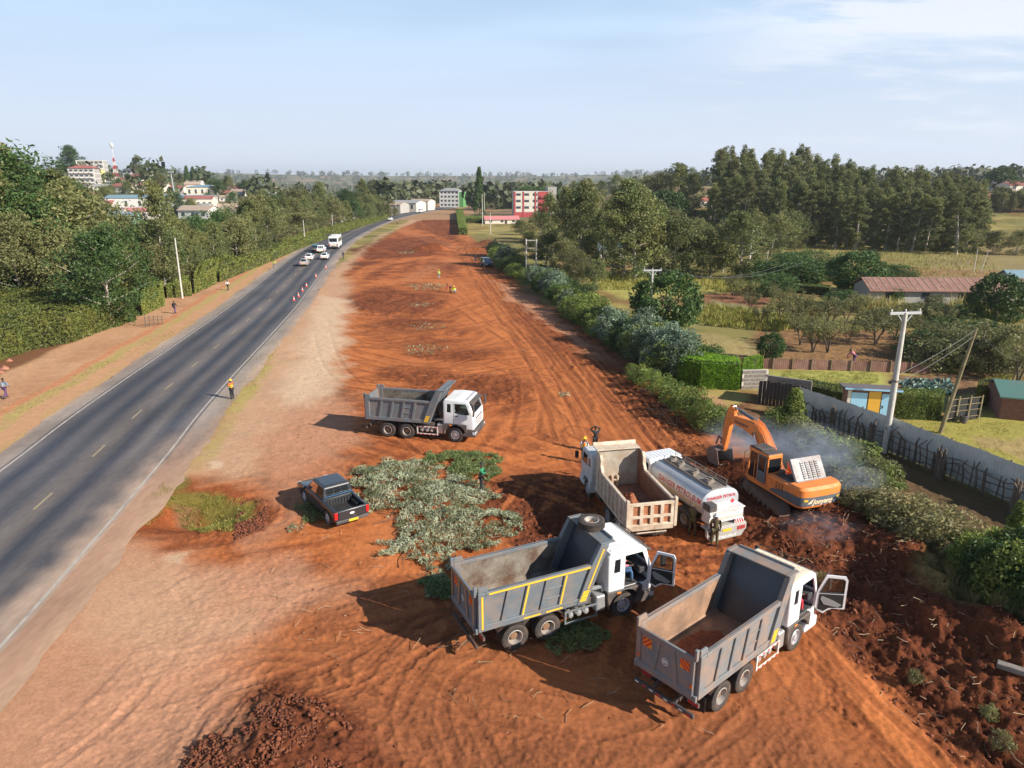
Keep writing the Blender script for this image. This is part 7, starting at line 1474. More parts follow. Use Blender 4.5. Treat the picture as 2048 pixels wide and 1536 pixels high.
tufts('verge_grass', [PP((430, 800), (470, 740), (520, 690), (575, 645), (560, 690), (510, 780), (450, 830)), PP((40, 830), (200, 740), (400, 650), (520, 585), (500, 585), (380, 645), (180, 735), (-10, 820))], 3500, .12, L_GRASS, 'dry grass strips along the road shoulders', 3, .15, .6)
tufts('tall_weeds', [PP((1700, 1000), (1760, 1000), (1900, 1060), (1960, 1150), (1940, 1180), (1850, 1140), (1740, 1060)), PP((1880, 1180), (1960, 1190), (2090, 1270), (2090, 1340), (1980, 1290), (1900, 1240))], 5200, .55, L_WEED, 'tall dry weeds and straw along the top of the dug bank', 4, .035, .35)
tufts('field_grass', [PP((1160, 545), (1560, 560), (1560, 585), (1200, 580)), PP((1400, 610), (1640, 640), (1560, 665), (1390, 650)), PP((1560, 480), (1960, 500), (2060, 600), (1700, 560))], 6500, .55, L_GRASS, 'patchy yellow-green grass on the fields to the right', 5, .12, .3)
tufts('maize', [PP((1710, 612), (1800, 618), (1815, 640), (1720, 632)), PP((1900, 610), (2060, 618), (2060, 650), (1900, 635))], 1500, 1.5, L_MAIZE, 'dry yellow maize stalks in front of the long shed', 6, .06, .2)
def litter(name, poly, n, size, lm, label, seed, slim=.22, zh=.35, cat='cut branches', wob=.6, thr=.0):
 r = np.random.default_rng(seed); xs = [p[0] for p in poly]; ys = [p[1] for p in poly]; X = r.uniform(min(xs), max(xs), n * 2); Y = r.uniform(min(ys), max(ys), n * 2)
 k = inside(X + wob * (fbm(X / .9, Y / .9, 3, seed) - .5) * 2, Y + wob * (fbm(X / .9, Y / .9, 3, seed + 4) - .5) * 2, poly) & (fbm(X / .7, Y / .7, 3, seed + 1) > thr); X, Y = X[k][:n], Y[k][:n]; d, _, _ = dist_poly(X, Y, list(poly) + [poly[0]])
 z = base_z(X, Y) + .06 + np.minimum(d * .25, zh) * (.35 + .9 * fbm(X / .8, Y / .8, 3, seed + 2)) + .1 * r.random(len(X)); V, F = leaf_quads(np.stack([X, Y, z], 1), size, r, np.tile([0, 0, .9], (len(X), 1)), slim)
 return tag(np_mesh(name, V, F, lm), label, cat, kind='stuff')
PILE = PP((690, 955), (760, 925), (860, 920), (905, 945), (880, 960), (960, 975), (985, 1000), (965, 1020), (1030, 1025), (1045, 1060), (1010, 1085), (900, 1100), (900, 1200), (850, 1190), (860, 1140), (780, 1100), (800, 1060), (780, 1035), (715, 1020), (700, 985))
litter('cut_branches', PILE, 27000, .10, L_CUT, 'spread heap of pale cut eucalyptus branches between the pickup and the tipper trucks', 31, zh=.35, wob=1.5, thr=.30)
litter('cut_branches', PP((835, 925), (880, 905), (960, 905), (1010, 930), (1000, 945), (960, 970), (900, 955), (900, 935)), 8000, .095, L_CUTD, 'greener flat heap of cut leaves behind the person in green', 32, zh=.2, wob=1.2, thr=.36)
litter('cut_branches', PP((1090, 1280), (1150, 1240), (1220, 1270), (1210, 1310), (1120, 1320)), 1500, .12, L_CUTD, 'leafy cut branch lying under the middle tipper truck with yellow stripes', 33, slim=.16, zh=.3)
litter('cut_branches', PP((585, 1010), (640, 1005), (660, 1040), (620, 1050)), 900, .09, L_CUTD, 'flattened green leaves under the dark pickup truck', 34, zh=.05)
litter('cut_branches', PP((835, 1165), (900, 1150), (930, 1200), (860, 1205)), 900, .12, L_CUTD, 'dark green leaves at the tail of the truck with yellow stripes', 35, zh=.2)
LATER_PILE = True
for i, (px, yy, w, nn, lb) in enumerate(((590, 1060, 14, 70, 'small leafy scrap on the earth below the pickup'), (860, 575, 45, 500, 'pale leaf litter in front of the two bending workers'), (840, 612, 25, 120, 'little leaf litter on the second dark soil patch'), (850, 655, 40, 200, 'pale leaf litter in the dark patch beyond the middle truck'), (850, 702, 45, 250, 'leaf litter streak nearest the middle truck'), (1128, 790, 16, 90, 'pale scrap of leaves on the tracks left of the bushes'), (815, 506, 20, 120, 'light rubble beside the far soil heap'))):
 x_, y_ = P(px, yy); hw = w / FPX * math.hypot(x_, y_, 17); litter('leaf_litter', [(x_ + hw * math.cos(t) * (1 + .3 * math.sin(3 * t)), y_ + hw * 1.1 * math.sin(t)) for t in np.linspace(0, 6.28, 12)[:-1]], nn, .09 + .0006 * y_, L_CUT, lb, 40 + i, zh=.08, cat='leaf litter')
def clods(name, polys, n, smin, smax, m, label, seed, thr=.4):
 """angular lumps: jittered octahedra"""
 r = np.random.default_rng(seed); Cs = []
 for poly in polys:
  xs = [p[0] for p in poly]; ys = [p[1] for p in poly]; X = r.uniform(min(xs), max(xs), n * 2); Y = r.uniform(min(ys), max(ys), n * 2); k = inside(X, Y, poly) & (fbm(X / 1.2, Y / 1.2, 3, seed) > thr); Cs.append(np.stack([X[k], Y[k]], 1)[:n])
 c = np.concatenate(Cs); z = base_z(c[:, 0], c[:, 1]) + np.where(c[:, 1] < 60, berm_z(c[:, 0], c[:, 1]), 0) + .01; k = len(c); s = smin + (smax - smin) * r.random(k) ** 8
 o = np.array([(1, 0, 0), (0, 1, 0), (-1, 0, 0), (0, -1, 0), (0, 0, .8), (0, 0, -.6)], float); V = c[:, None, :].repeat(6, 1); V = np.concatenate([V, z[:, None, None].repeat(6, 1)], 2) + (o[None] + r.normal(0, .28, (k, 6, 3))) * s[:, None, None]
 f = np.array([(0, 1, 4), (1, 2, 4), (2, 3, 4), (3, 0, 4), (1, 0, 5), (2, 1, 5), (3, 2, 5), (0, 3, 5)]); F = (np.arange(k)[:, None, None] * 6 + f[None]).reshape(-1, 3)
 return tag(np_mesh(name, V.reshape(-1, 3), F, m), label, 'soil clods', kind='stuff')
M_CLOD = mat('soil_clod', (.150, .045, .019), .95, var=.45, vscale=3, dust=.3, dustcol=(.36, .12, .045), dscale=2.0)
CH = [PP((1500, 950), (1560, 960), (1700, 1030), (1850, 1160), (1960, 1260), (2150, 1400), (2150, 1600), (1900, 1500), (1760, 1380), (1650, 1260), (1560, 1130), (1520, 1080)), PP((470, 1400), (600, 1400), (760, 1500), (800, 1600), (640, 1650), (330, 1620), (400, 1480)), PP((1000, 960), (1160, 950), (1230, 1080), (1180, 1180), (1040, 1100)), PP((1240, 740), (1330, 800), (1400, 880), (1480, 960), (1460, 1000), (1340, 900), (1220, 800)), PP((470, 990), (540, 1000), (530, 1060), (470, 1080))]
clods('soil_clods', CH, 9000, .010, .11, M_CLOD, 'dark crumbly soil clods on the churned ground', 50)
clods('soil_clods', [PP((600, 560), (1100, 600), (1400, 900), (1500, 1200), (2000, 1560), (300, 1600), (560, 1100))], 9000, .012, .05, M_CLOD, 'small soil crumbs scattered over the orange ground', 51, .35)
clods('stones', [PP((330, 900), (640, 560), (700, 700), (600, 950), (900, 1200), (1500, 1200), (2000, 1560), (0, 1600), (100, 1250))], 1500, .012, .05, mat('pale_stone', (.50, .42, .34), .9, var=.2), 'pale pebbles and scraps scattered over the site', 52, .4)
def twigs(name, polys, n, L_, m, label, seed, rad=.012):
 r = np.random.default_rng(seed); V = []; F = []
 for poly in polys:
  xs = [p[0] for p in poly]; ys = [p[1] for p in poly]; k = 0
  while k < n:
   x_, y_ = r.uniform(min(xs), max(xs)), r.uniform(min(ys), max(ys))
   if not inside(np.array([x_]), np.array([y_]), poly)[0]: k += .2; continue
   k += 1; z = gz(x_, y_) + .05; a = r.random() * 6.28; l = L_ * (.3 + r.random()); o = len(V) 
   p0 = np.array([x_, y_, z]); p1 = p0 + np.array([math.cos(a) * l * .5, math.sin(a) * l * .5, .12 * r.random()]); a += r.normal(0, .5); p2 = p1 + np.array([math.cos(a) * l * .5, math.sin(a) * l * .5, .2 * r.random() - .05])
   for p in (p0, p1, p2): V += [p + (0, 0, rad), p + (-math.sin(a) * rad, math.cos(a) * rad, -rad), p + (math.sin(a) * rad, -math.cos(a) * rad, -rad)]
   for s_ in (0, 3):
    for j in range(3): F.append((o + s_ + j, o + s_ + (j + 1) % 3, o + s_ + 3 + (j + 1) % 3, o + s_ + 3 + j))
 return tag(np_mesh(name, np.array(V), np.array(F), m), label, 'twigs', kind='stuff')
M_TWIG = mat('dry_twig', (.34, .24, .15), .9, var=.3); M_TWIGD = mat('dark_twig', (.14, .09, .06), .9, var=.3)
twigs('roots', [CH[0]], 260, .5, M_TWIG, 'pale roots and dry stalks sticking out of the dug bank', 60, .011); twigs('twigs', [PP((900, 1180), (1000, 1200), (1010, 1290), (930, 1270), (860, 1220))], 26, 1.6, M_TWIGD, 'bare thin branches behind the truck with yellow stripes', 61, .012)
twigs('twigs', [PP((560, 1060), (900, 1080), (900, 1250), (1500, 1460), (1400, 1560), (500, 1300)), PP((700, 600), (1150, 640), (1250, 800), (700, 800))], 90, .5, M_TWIG, 'dry stalks scattered on the earth', 62, .01); twigs('roots', [PP((1290, 770), (1350, 790), (1390, 840), (1350, 860), (1290, 820)), PP((930, 470), (1000, 480), (990, 510), (930, 500))], 70, 1.0, M_TWIG, 'pulled-out roots beside the footpath bushes', 63, .02)
def cabbages():
 r = np.random.default_rng(8); k = 0
 for i in range(11):
  for j in range(5):
   p = np.array(P(1800 + i * 9.5 + r.normal(0, 1.5) + j * 3, 764 + j * 6.2 + r.normal(0, 1))); n = 14; c = np.tile([0, 0, .12], (n, 1)) + r.normal(0, .07, (n, 3)); V, F = leaf_quads(c, .18, r, np.tile([0, 0, 1], (n, 1)), .8)
   if k == 0: proto = np_mesh('cabbage', V, F, L_CABB); o = proto
   else: o = proto.copy(); S.collection.objects.link(o); o.rotation_euler = (0, 0, r.random() * 6)
   k += 1; o.location = (*p, 0); tag(o, 'blue-green cabbage in the vegetable patch behind the toilet block', 'cabbage', 'cabbages in the vegetable patch')
cabbages()
def far_wood():
 r = np.random.default_rng(77); V = []; F = []; n = 6500; az = np.radians(r.uniform(-42, 42, n)); rr_ = 430 * np.exp(r.random(n) * 2.35); X = np.sin(az) * rr_; Y = np.cos(az) * rr_
 rdv, _, _ = dist_poly(X, Y, ROADC); keep = (fbm(X / 150, Y / 150, 3, 33) > .44) & (rdv > 22) & ~((np.degrees(az) > 3) & (rr_ < 700)) & ~((np.degrees(az) < -11) & (rr_ < 1300) & (r.random(n) < .93)) ; X, Y, rr_ = X[keep], Y[keep], rr_[keep]; Z = base_z(X, Y); n = len(X)
 m = 46; H = (7 + 9 * r.random(n)) * (1 + rr_ / 5000); Wd = H * (.35 + .35 * r.random(n)); d = r.normal(size=(n, m, 3)); d /= np.linalg.norm(d, axis=2, keepdims=True); k = .6 + .45 * r.random((n, m, 1)); c = d * k * np.stack([Wd, Wd, H * .5], 1)[:, None, :]; c[:, :, 2] += (Z + H * .52)[:, None]; c[:, :, 0] += X[:, None]; c[:, :, 1] += Y[:, None]
 V, F = leaf_quads(c.reshape(-1, 3), 1.0, r, d.reshape(-1, 3), .75); s = np.repeat(H * .13, m * 4)[:, None]; cc = np.repeat(c.reshape(-1, 3), 4, 0); V = cc + (V - cc) * s
 return tag(np_mesh('far_wood', V, F, leaf_mat('leaf_far', (.075, .10, .04), (.115, .125, .055), .02, tr=.05)), 'distant dark woodland on the plain and hills to the horizon', 'woodland', kind='stuff')
far_wood()
twigs('cut_sticks', [PILE], 130, 1.3, M_TWIGD, 'bare brown sticks and stems poking out of the pale heap of cut branches', 66, .016)
# ---------------------------------------------------------------- people
M_SKIN = mat('skin_brown', (.10, .052, .032), .5); M_HAIR = mat('hair_black', (.012, .01, .01), .8)
def cloth(n, c): return mat('cloth_' + n, c, .85, var=.15, vscale=9)
CL = dict(black=cloth('black', (.02, .02, .025)), navy=cloth('navy', (.03, .045, .09)), olive=cloth('olive', (.10, .085, .035)), orange=cloth('orange', (.90, .17, .02)), hivis=cloth('hivis', (.55, .75, .05)), white=cloth('white', (.75, .75, .75)), green=cloth('green', (.02, .22, .10)), denim=cloth('denim', (.16, .24, .36)), purple=cloth('purple', (.10, .05, .13)), pink=cloth('pink', (.62, .20, .24)), red=cloth('red', (.60, .03, .05)), grey=cloth('grey', (.25, .25, .26)), yellow=mat('helmet_yellow', (.90, .55, .02), .35), beige=cloth('beige', (.55, .48, .35)), jeans=cloth('jeans', (.05, .11, .22)))
def skin(name, V, E, Rd, m, parent, root=0, sub=1):
 me = bpy.data.meshes.new(name); me.from_pydata(V, E, []); o = bpy.data.objects.new(name, me); S.collection.objects.link(o)
 md = o.modifiers.new('s', 'SKIN'); md.use_smooth_shade = True
 for i, v in enumerate(me.skin_vertices[0].data): v.radius = (Rd[i], Rd[i]) if isinstance(Rd[i], float) else Rd[i]; v.use_root = (i == root)
 sb = o.modifiers.new('u', 'SUBSURF'); sb.levels = sub; sb.render_levels = sub; C.view_layer.update(); evald(o); o.data.materials.append(m); o.data.polygons.foreach_set('use_smooth', [True] * len(o.data.polygons)); o.parent = parent; return o
POSE = {  # joints relative to a 1.75 m figure looking along +x: torso lean, hip height, arms (elbow, wrist) L/R, legs (knee, ankle) L/R
 'stand': (0, .93, ((.03, .24, 1.15), (.10, .23, .90)), ((.03, -.24, 1.15), (.10, -.23, .90)), ((.02, .11, .50), (-.02, .12, .09)), ((.02, -.11, .50), (-.02, -.12, .09))),
 'walk': (.04, .92, ((-.10, .24, 1.17), (-.02, .22, .93)), ((.14, -.24, 1.17), (.30, -.22, 1.0)), ((.20, .10, .52), (.24, .11, .10)), ((-.02, -.10, .50), (-.28, -.11, .14))),
 'phone': (.02, .93, ((.12, .22, 1.16), (.30, .08, 1.22)), ((.12, -.22, 1.16), (.30, -.08, 1.22)), ((.02, .10, .50), (-.02, .10, .09)), ((.02, -.10, .50), (-.02, -.10, .09))),
 'armsup': (0, .93, ((.12, .34, 1.50), (.16, .12, 1.64)), ((.12, -.34, 1.50), (.16, -.12, 1.64)), ((.02, .11, .50), (-.02, .12, .09)), ((.02, -.11, .50), (-.02, -.12, .09))),
 'reach': (.08, .92, ((.22, .26, 1.25), (.45, .30, 1.30)), ((.18, -.24, 1.20), (.40, -.20, 1.05)), ((.04, .13, .50), (-.02, .16, .09)), ((.02, -.13, .50), (-.02, -.16, .09))),
 'bend': (.62, .88, ((.66, .20, .85), (.70, .15, .52)), ((.62, -.20, .80), (.72, -.15, .50)), ((.06, .12, .48), (-.06, .13, .09)), ((.10, -.12, .48), (.04, -.13, .09))),
 'crouch': (.30, .38, ((.45, .24, .62), (.62, .15, .40)), ((.45, -.24, .60), (.62, -.15, .35)), ((.42, .16, .48), (.06, .15, .09)), ((.42, -.16, .48), (.06, -.15, .09))),
 'sit': (-.04, .12, ((.15, .24, .42), (.38, .20, .38)), ((.15, -.24, .42), (.38, -.20, .42)), ((.46, .14, .16), (.50, .14, -.28)), ((.46, -.14, .16), (.50, -.14, -.28)))}
def person(x_, y_, rz, pose, shirt, trousers, label, h=1.72, hat=None, vest=None, shoe='black', z=None, group=None, bag=None, scarf=False, parent_z=None):
 T = empty('person', (x_, y_, (gz(x_, y_) if z is None else z)), rz, label, 'person', group); T.scale = (h / 1.75,) * 3
 lean, hip, aL, aR, lL, lR = POSE[pose]; c_, s_ = math.cos(math.asin(min(.99, lean * 1.3))), lean * 1.3
 def up(d, lat=0, f=0): return (s_ * d + f * c_, lat, hip + c_ * d - f * s_)
 V = [(0, 0, hip), up(.22), up(.42), up(.53), up(.60, 0, .02), up(.70, 0, .015), up(.79, 0, 0)]; Rd = [(.13, .10), (.12, .09), (.14, .095), .055, .07, .095, .07]; E = [(i, i + 1) for i in range(6)]
 nose = len(V); V.append(up(.66, 0, .115)); Rd.append(.018); E.append((5, nose))
 arms = []
 for sgn, (e, w) in ((1, aL), (-1, aR)):
  k = len(V); sh = up(.45, sgn * .17); V += [sh, e, w]; Rd += [.062, .045, .032]; E += [(2, k), (k, k + 1), (k + 1, k + 2)]; ev, wv = Vector(e), Vector(w); d = (wv - ev).normalized(); pal = wv + d * .07; V.append(tuple(pal)); Rd.append((.034, .020)); E.append((k + 2, k + 3)); side = Vector((0, 1, 0)) if abs(d.y) < .8 else Vector((1, 0, 0)); arms.append((k, k + 1, k + 2))
  for q in range(4):
   o_ = (q - 1.5) * .020; L_ = (.055, .066, .070, .058)[q]; a = len(V); V += [tuple(pal + side * o_ + d * .03), tuple(pal + side * o_ * 1.15 + d * (.03 + L_) + Vector((0, 0, -.012)))]; Rd += [.0095, .0075]; E += [(k + 3, a), (a, a + 1)]
  a = len(V); V += [tuple(wv + d * .04 + side * sgn * -.035), tuple(wv + d * .075 + side * sgn * -.055)]; Rd += [.011, .009]; E += [(k + 2, a), (a, a + 1)]
 legs = []
 for sgn, (kn, an) in ((1, lL), (-1, lR)):
  k = len(V); V += [(0, sgn * .09, hip - .03), kn, an, (an[0] + .13, an[1], an[2] - .045)]; Rd += [.085, .06, .04, .038]; E += [(0, k), (k, k + 1), (k + 1, k + 2), (k + 2, k + 3)]; legs.append(k)
 body = skin('body', V, E, Rd, M_SKIN, T, 0)
 f = lambda r_, k: (r_[0] + k, r_[1] + k) if isinstance(r_, tuple) else r_ + k
 ids = [0, 1, 2] + [i for a in arms for i in a[:3]]; mp = {i: j for j, i in enumerate(ids)}; sv = [V[i] for i in ids]; sv[0] = (V[0][0], V[0][1], V[0][2] - .02); sr = [f(Rd[i], .018) for i in ids]; sE = [(mp[a], mp[b]) for a, b in E if a in mp and b in mp]; 
 for a in arms: sv[mp[a[2]]] = tuple(Vector(V[a[1]]).lerp(Vector(V[a[2]]), .85))
 sh_ = skin('shirt', sv, sE, sr, CL[shirt], T, 0)
 ids = [0] + [i for k in legs for i in (k, k + 1, k + 2)]; mp = {i: j for j, i in enumerate(ids)}; skin('trousers', [V[i] for i in ids], [(mp[a], mp[b]) for a, b in E if a in mp and b in mp], [f(Rd[i], .022) for i in ids], CL[trousers], T, 0)
 for k in legs: b = MB(); p = Vector(V[k + 2]); q = Vector(V[k + 3]); b.tube([p + Vector((-.05, 0, -.04)), p + Vector((.02, 0, -.035)), q + Vector((0, 0, -.005)), q + Vector((.05, 0, -.012))], [.038, .052, .046, .02], 8); b.build('shoe', CL[shoe], T, smooth=True)
 if vest:
  ids = [1, 2]; skin('vest', [tuple(Vector(V[0]).lerp(Vector(V[1]), .3)), V[1], V[2], up(.46)], [(0, 1), (1, 2), (2, 3)], [(.155, .12), (.150, .12), (.175, .125), (.14, .09)], CL[vest], T, 0)
  b = MB()
  for zz in (.16, .30): c0 = Vector(up(zz)); b.tube([tuple(c0 + Vector((math.cos(t) * .128, math.sin(t) * .172, 0))) for t in np.linspace(0, 6.28, 15)], .016, 5)
  b.build('reflective_band', CL['hivis' if vest == 'orange' else 'white'], T, smooth=True)
 hd = Vector(up(.72, 0, .0)); b = MB(); n = 12; vs = []
 rr_ = (.112, .115) if hat else (.103, .106)
 for i in range(6):
  ph = i / 5 * math.pi / 2 * (1.02 if hat else 1.08); 
  for j in range(n): t = 2 * math.pi * j / n; vs.append(tuple(hd + Vector((rr_[0] * 1.06 * math.sin(ph) * math.cos(t) - (.012 if not hat else 0), rr_[1] * .9 * math.sin(ph) * math.sin(t), rr_[0] * math.cos(ph) * 1.05 + .005))))
 b.add(vs, [(i * n + j, i * n + (j + 1) % n, (i + 1) * n + (j + 1) % n, (i + 1) * n + j) for i in range(5) for j in range(n)])
 if hat and hat != 'cap': b.lathe([(.10, .0), (.145, -.012), (.145, -.004), (.10, .012)], 16, tuple(hd), 'z')
 if hat == 'cap': b.add([tuple(hd + Vector(v)) for v in ((.08, -.07, .02), (.08, .07, .02), (.19, .05, -.005), (.19, -.05, -.005))], [(0, 1, 2, 3)])
 b.build('helmet' if hat and hat != 'cap' else ('cap' if hat else 'hair'), (CL['black'] if hat == 'cap' else CL[hat]) if hat else M_HAIR, T, smooth=True)
 b = MB()
 for s in (-1, 1): p = Vector(up(.685, s * .034, .088)); b.box(p.x, p.x + .012, p.y - .012, p.y + .012, p.z - .007, p.z + .007)
 b.cur = 1; p = Vector(up(.625, 0, .085)); b.box(p.x, p.x + .01, p.y - .025, p.y + .025, p.z - .006, p.z + .006); b.build('face', [CL['white'], CL['red']], body)
 if bag: b = MB(); p = Vector(up(.30, 0, -.16)); b.box(p.x - .08, p.x + .06, -.13, .13, p.z - .2, p.z + .18); b.build('backpack', CL[bag], T, bevel=.05, seg=2)
 return T
def pp(px, py, *a, **k): return person(*P(px, py), *a, **k)
pp(465, 799, R(150), 'phone', 'orange', 'black', 'flagman in orange hi-vis vest and yellow helmet standing on the road shoulder', hat='yellow', vest='orange')
pp(12, 797, R(80), 'walk', 'denim', 'purple', 'walker in denim jacket and purple trousers with a bag on the left verge', bag='grey')
pp(350, 627, R(75), 'walk', 'black', 'purple', 'walker in dark clothes with a backpack on the verge path by the square hedge', bag='black')
pp(456, 581, R(75), 'walk', 'white', 'black', 'distant walker in a white top on the left verge path')
pp(549, 537, R(80), 'stand', 'hivis', 'grey', 'worker in a lime hi-vis vest on the left verge beside the road', vest='hivis')
pp(687, 518, R(-110), 'walk', 'black', 'navy', 'dark-dressed person walking on the right road shoulder beside the bus')
pp(746, 441, R(90), 'walk', 'white', 'black', 'left one of a pair walking far off on the left verge'); pp(750, 440, R(90), 'walk', 'grey', 'black', 'right one of a pair walking far off on the left verge')
pp(795, 449, R(-90), 'stand', 'pink', 'navy', 'tiny figure on the right shoulder near the road bend')
pp(878, 558, R(100), 'stand', 'hivis', 'grey', 'worker in a lime vest standing alone in the middle of the orange ground', vest='hivis', hat='yellow')
pp(901, 585, R(170), 'bend', 'red', 'black', 'worker in dark red bending over beside a crouching one', group=None); pp(911, 586, R(-150), 'crouch', 'hivis', 'grey', 'worker in a lime vest crouching on the orange ground', hat='yellow', vest='hivis')
pp(951, 524, R(-90), 'stand', 'black', 'navy', 'dark figure standing near the parked dark blue car')
pp(963, 983, R(-5), 'phone', 'green', 'black', 'person in a green patterned shirt and white shoes standing by the cut branches', shoe='white', h=1.78, hat='cap')
pp(1168, 925, R(80), 'stand', 'white', 'black', 'worker seen from behind in orange hi-vis vest left of the old cream truck', hat='yellow', vest='orange')
pp(1190, 902, R(95), 'armsup', 'black', 'black', 'person in black with hands raised to the head behind the old cream truck')
pp(1384, 1070, R(60), 'reach', 'olive', 'olive', 'worker in olive overalls reaching to the side of the petrol tanker', hat='beige')
pp(1428, 1092, R(75), 'stand', 'olive', 'olive', 'worker in olive overalls and white headwear standing behind the petrol tanker', hat='white')
pp(1708, 728, R(120), 'bend', 'pink', 'purple', 'woman in pink and purple bending in the garden behind the low rusty fence')
def driver(T, sx, sy, sz, shirt, tr, lb, hat=None, face=0, h=1.72):
 a = T.rotation_euler.z; x_ = T.location.x + sx * math.cos(a) - sy * math.sin(a); y_ = T.location.y + sx * math.sin(a) + sy * math.cos(a); person(x_, y_, a + face, 'sit', shirt, tr, lb, z=sz + T.location.z, hat=hat, h=h)
driver(tm, 4.85, -.65, 1.78, 'red', 'navy', 'driver in a red shirt behind the window of the lone middle truck'); driver(ta, 4.9, -.70, 1.78, 'pink', 'jeans', 'driver in a pink shirt in the open cab of the yellow-striped truck', face=R(-25)); driver(tb, 4.9, -.70, 1.78, 'red', 'red', 'driver in red and blue in the open cab of the nearest truck', hat='denim', face=R(-30)); driver(ex, .5, .9, 1.70, 'navy', 'navy', 'operator sitting in the excavator cab')
# ---------------------------------------------------------------- traffic cones
M_CONE = mat('cone_red', (.80, .07, .03), .5); M_CONEW = mat('cone_white', (.8, .8, .8), .5)
def cone_():
 T = empty('traffic_cone', (0, 0, 0), 0, 'red and white traffic cone in the row on the right road shoulder', 'traffic cone', 'traffic cones along the right shoulder')
 b = MB(); b.lathe([(.17, .04), (.135, .25)], 16, (0, 0, 0), 'z'); b.lathe([(.10, .45), (.06, .72), (0, .74)], 16, (0, 0, 0), 'z'); b.box(-.24, .24, -.24, .24, 0, .04); b.build('cone_body', M_CONE, T, smooth=True); b = MB(); b.lathe([(.135, .25), (.10, .45)], 16, (0, 0, 0), 'z'); b.lathe([(.062, .70), (.05, .76)], 16, (0, 0, 0), 'z'); b.build('reflective_collar', M_CONEW, T, smooth=True); return T
c0 = cone_(); ct_ = tree_of(c0)
for i, (px, py) in enumerate(((588, 602), (597, 594), (605, 583), (613, 574), (632, 555), (652, 537), (585, 606))):
 if i == 6: continue
 o = c0 if i == 0 else copy_tree(c0, ct_); x_, y_ = P(px, py); o.location = (x_, y_, .06); o.rotation_euler = (0, 0, i); o.scale = (.8, .8, .88)
 o['label'] = ('nearest of the row of', 'second nearest of the row of', 'third nearest of the row of', 'fourth nearest of the row of', 'second farthest of the row of', 'farthest of the row of')[i] + ' red and white cones on the right shoulder'
# ---------------------------------------------------------------- poles and wires
M_CONC = mat('pole_concrete', (.50, .47, .42), .85, var=.15, vscale=2); M_WOOD = mat('pole_wood', (.20, .16, .09), .9, var=.3, vscale=2); M_WIRE = mat('wire', (.10, .10, .10), .6); M_GALV = mat('galvanised', (.55, .56, .58), .45, .5)
def zs(y_, ytop): return CAM_H - y_ * math.tan(math.atan((ytop - 768) / FPX) + R(PITCH))
def pole(px, yb, ytop, label, kind='plain', r_=.14, m=None, lean=0, name='utility_pole', rot=0):
 x_, y_ = P(px, yb); H = zs(y_, ytop); T = empty(name, (x_, y_, 0), rot, label, 'pole' if name != 'street_lamp' else 'lamp post'); b = MB(); b.tube([(0, 0, -.3), (lean * .5, 0, H * .5), (lean, 0, H)], [r_ * 1.15, r_, r_ * .7], 10); b.build('post', m or M_CONC, T, smooth=True)
 if kind == 'T':
  b = MB(); b.box(-1.05, 1.05, -.07, .07, H - .12, H + .04); b.build('crossarm', M_GALV, T, bevel=.01)
  for s in (-1, 1): b = MB(); b.bar((s * .5, 0, H - .1), (0, 0, H - .75), .05); b.build('brace', M_GALV, T)
  for s in (-1, 0, 1): b = MB(); b.lathe([(.015, 0), (.05, .03), (.06, .08), (.03, .12), (.05, .16), (0, .2)], 10, (s * .95, 0, H + .04), 'z'); b.build('insulator', M_WHITED, T, smooth=True)
  b = MB(); b.lathe([(r_ * 1.15, 0), (r_ * 1.15, .12)], 10, (0, 0, H * .52), 'z'); b.box(-r_ * 1.3, r_ * 1.3, r_, r_ + .1, H * .5, H * .5 + .16); b.build('bracket', M_STEEL, T)
 return T, (x_ + lean * math.cos(rot), y_ + lean * math.sin(rot), H)
_, t1 = pole(1768, 905, 625, 'tall concrete power pole with a white crossarm standing at the tin fence', 'T', .19, rot=R(8)); _, t2 = pole(1298, 672, 540, 'concrete power pole with a crossarm in front of the round dark tree', 'T', .15, rot=R(8))
_, t3 = pole(1879, 866, 656, 'leaning greenish wooden pole behind the tin fence', r_=.13, m=M_WOOD, lean=1.25); _, t4 = pole(2022, 765, 722, 'short leaning wooden pole at the right edge', r_=.08, m=M_WOOD, lean=.6)
for a, b_, lb in (((1052, 552, 478), (1072, 552, 480), 'pair of concrete poles joined by two crossbars in the hedge row'),):
 (x0, y0), (x1, y1) = P(a[0], a[1]), P(b_[0], b_[1]); H = zs(y0, a[2]); T = empty('utility_pole', (x0, y0, 0), 0, lb, 'pole')
 for dx in (0, x1 - x0): b = MB(); b.tube([(dx, 0, -.3), (dx, 0, H)], [.16, .12], 10); b.build('post', M_CONC, T, smooth=True)
 for zz in (H - .3, H - 1.7): MB().box(-.2, x1 - x0 + .2, -.06, .06, zz, zz + .12).build('crossbar', M_CONC, T)
 th = (x0 + 1, y0, H)
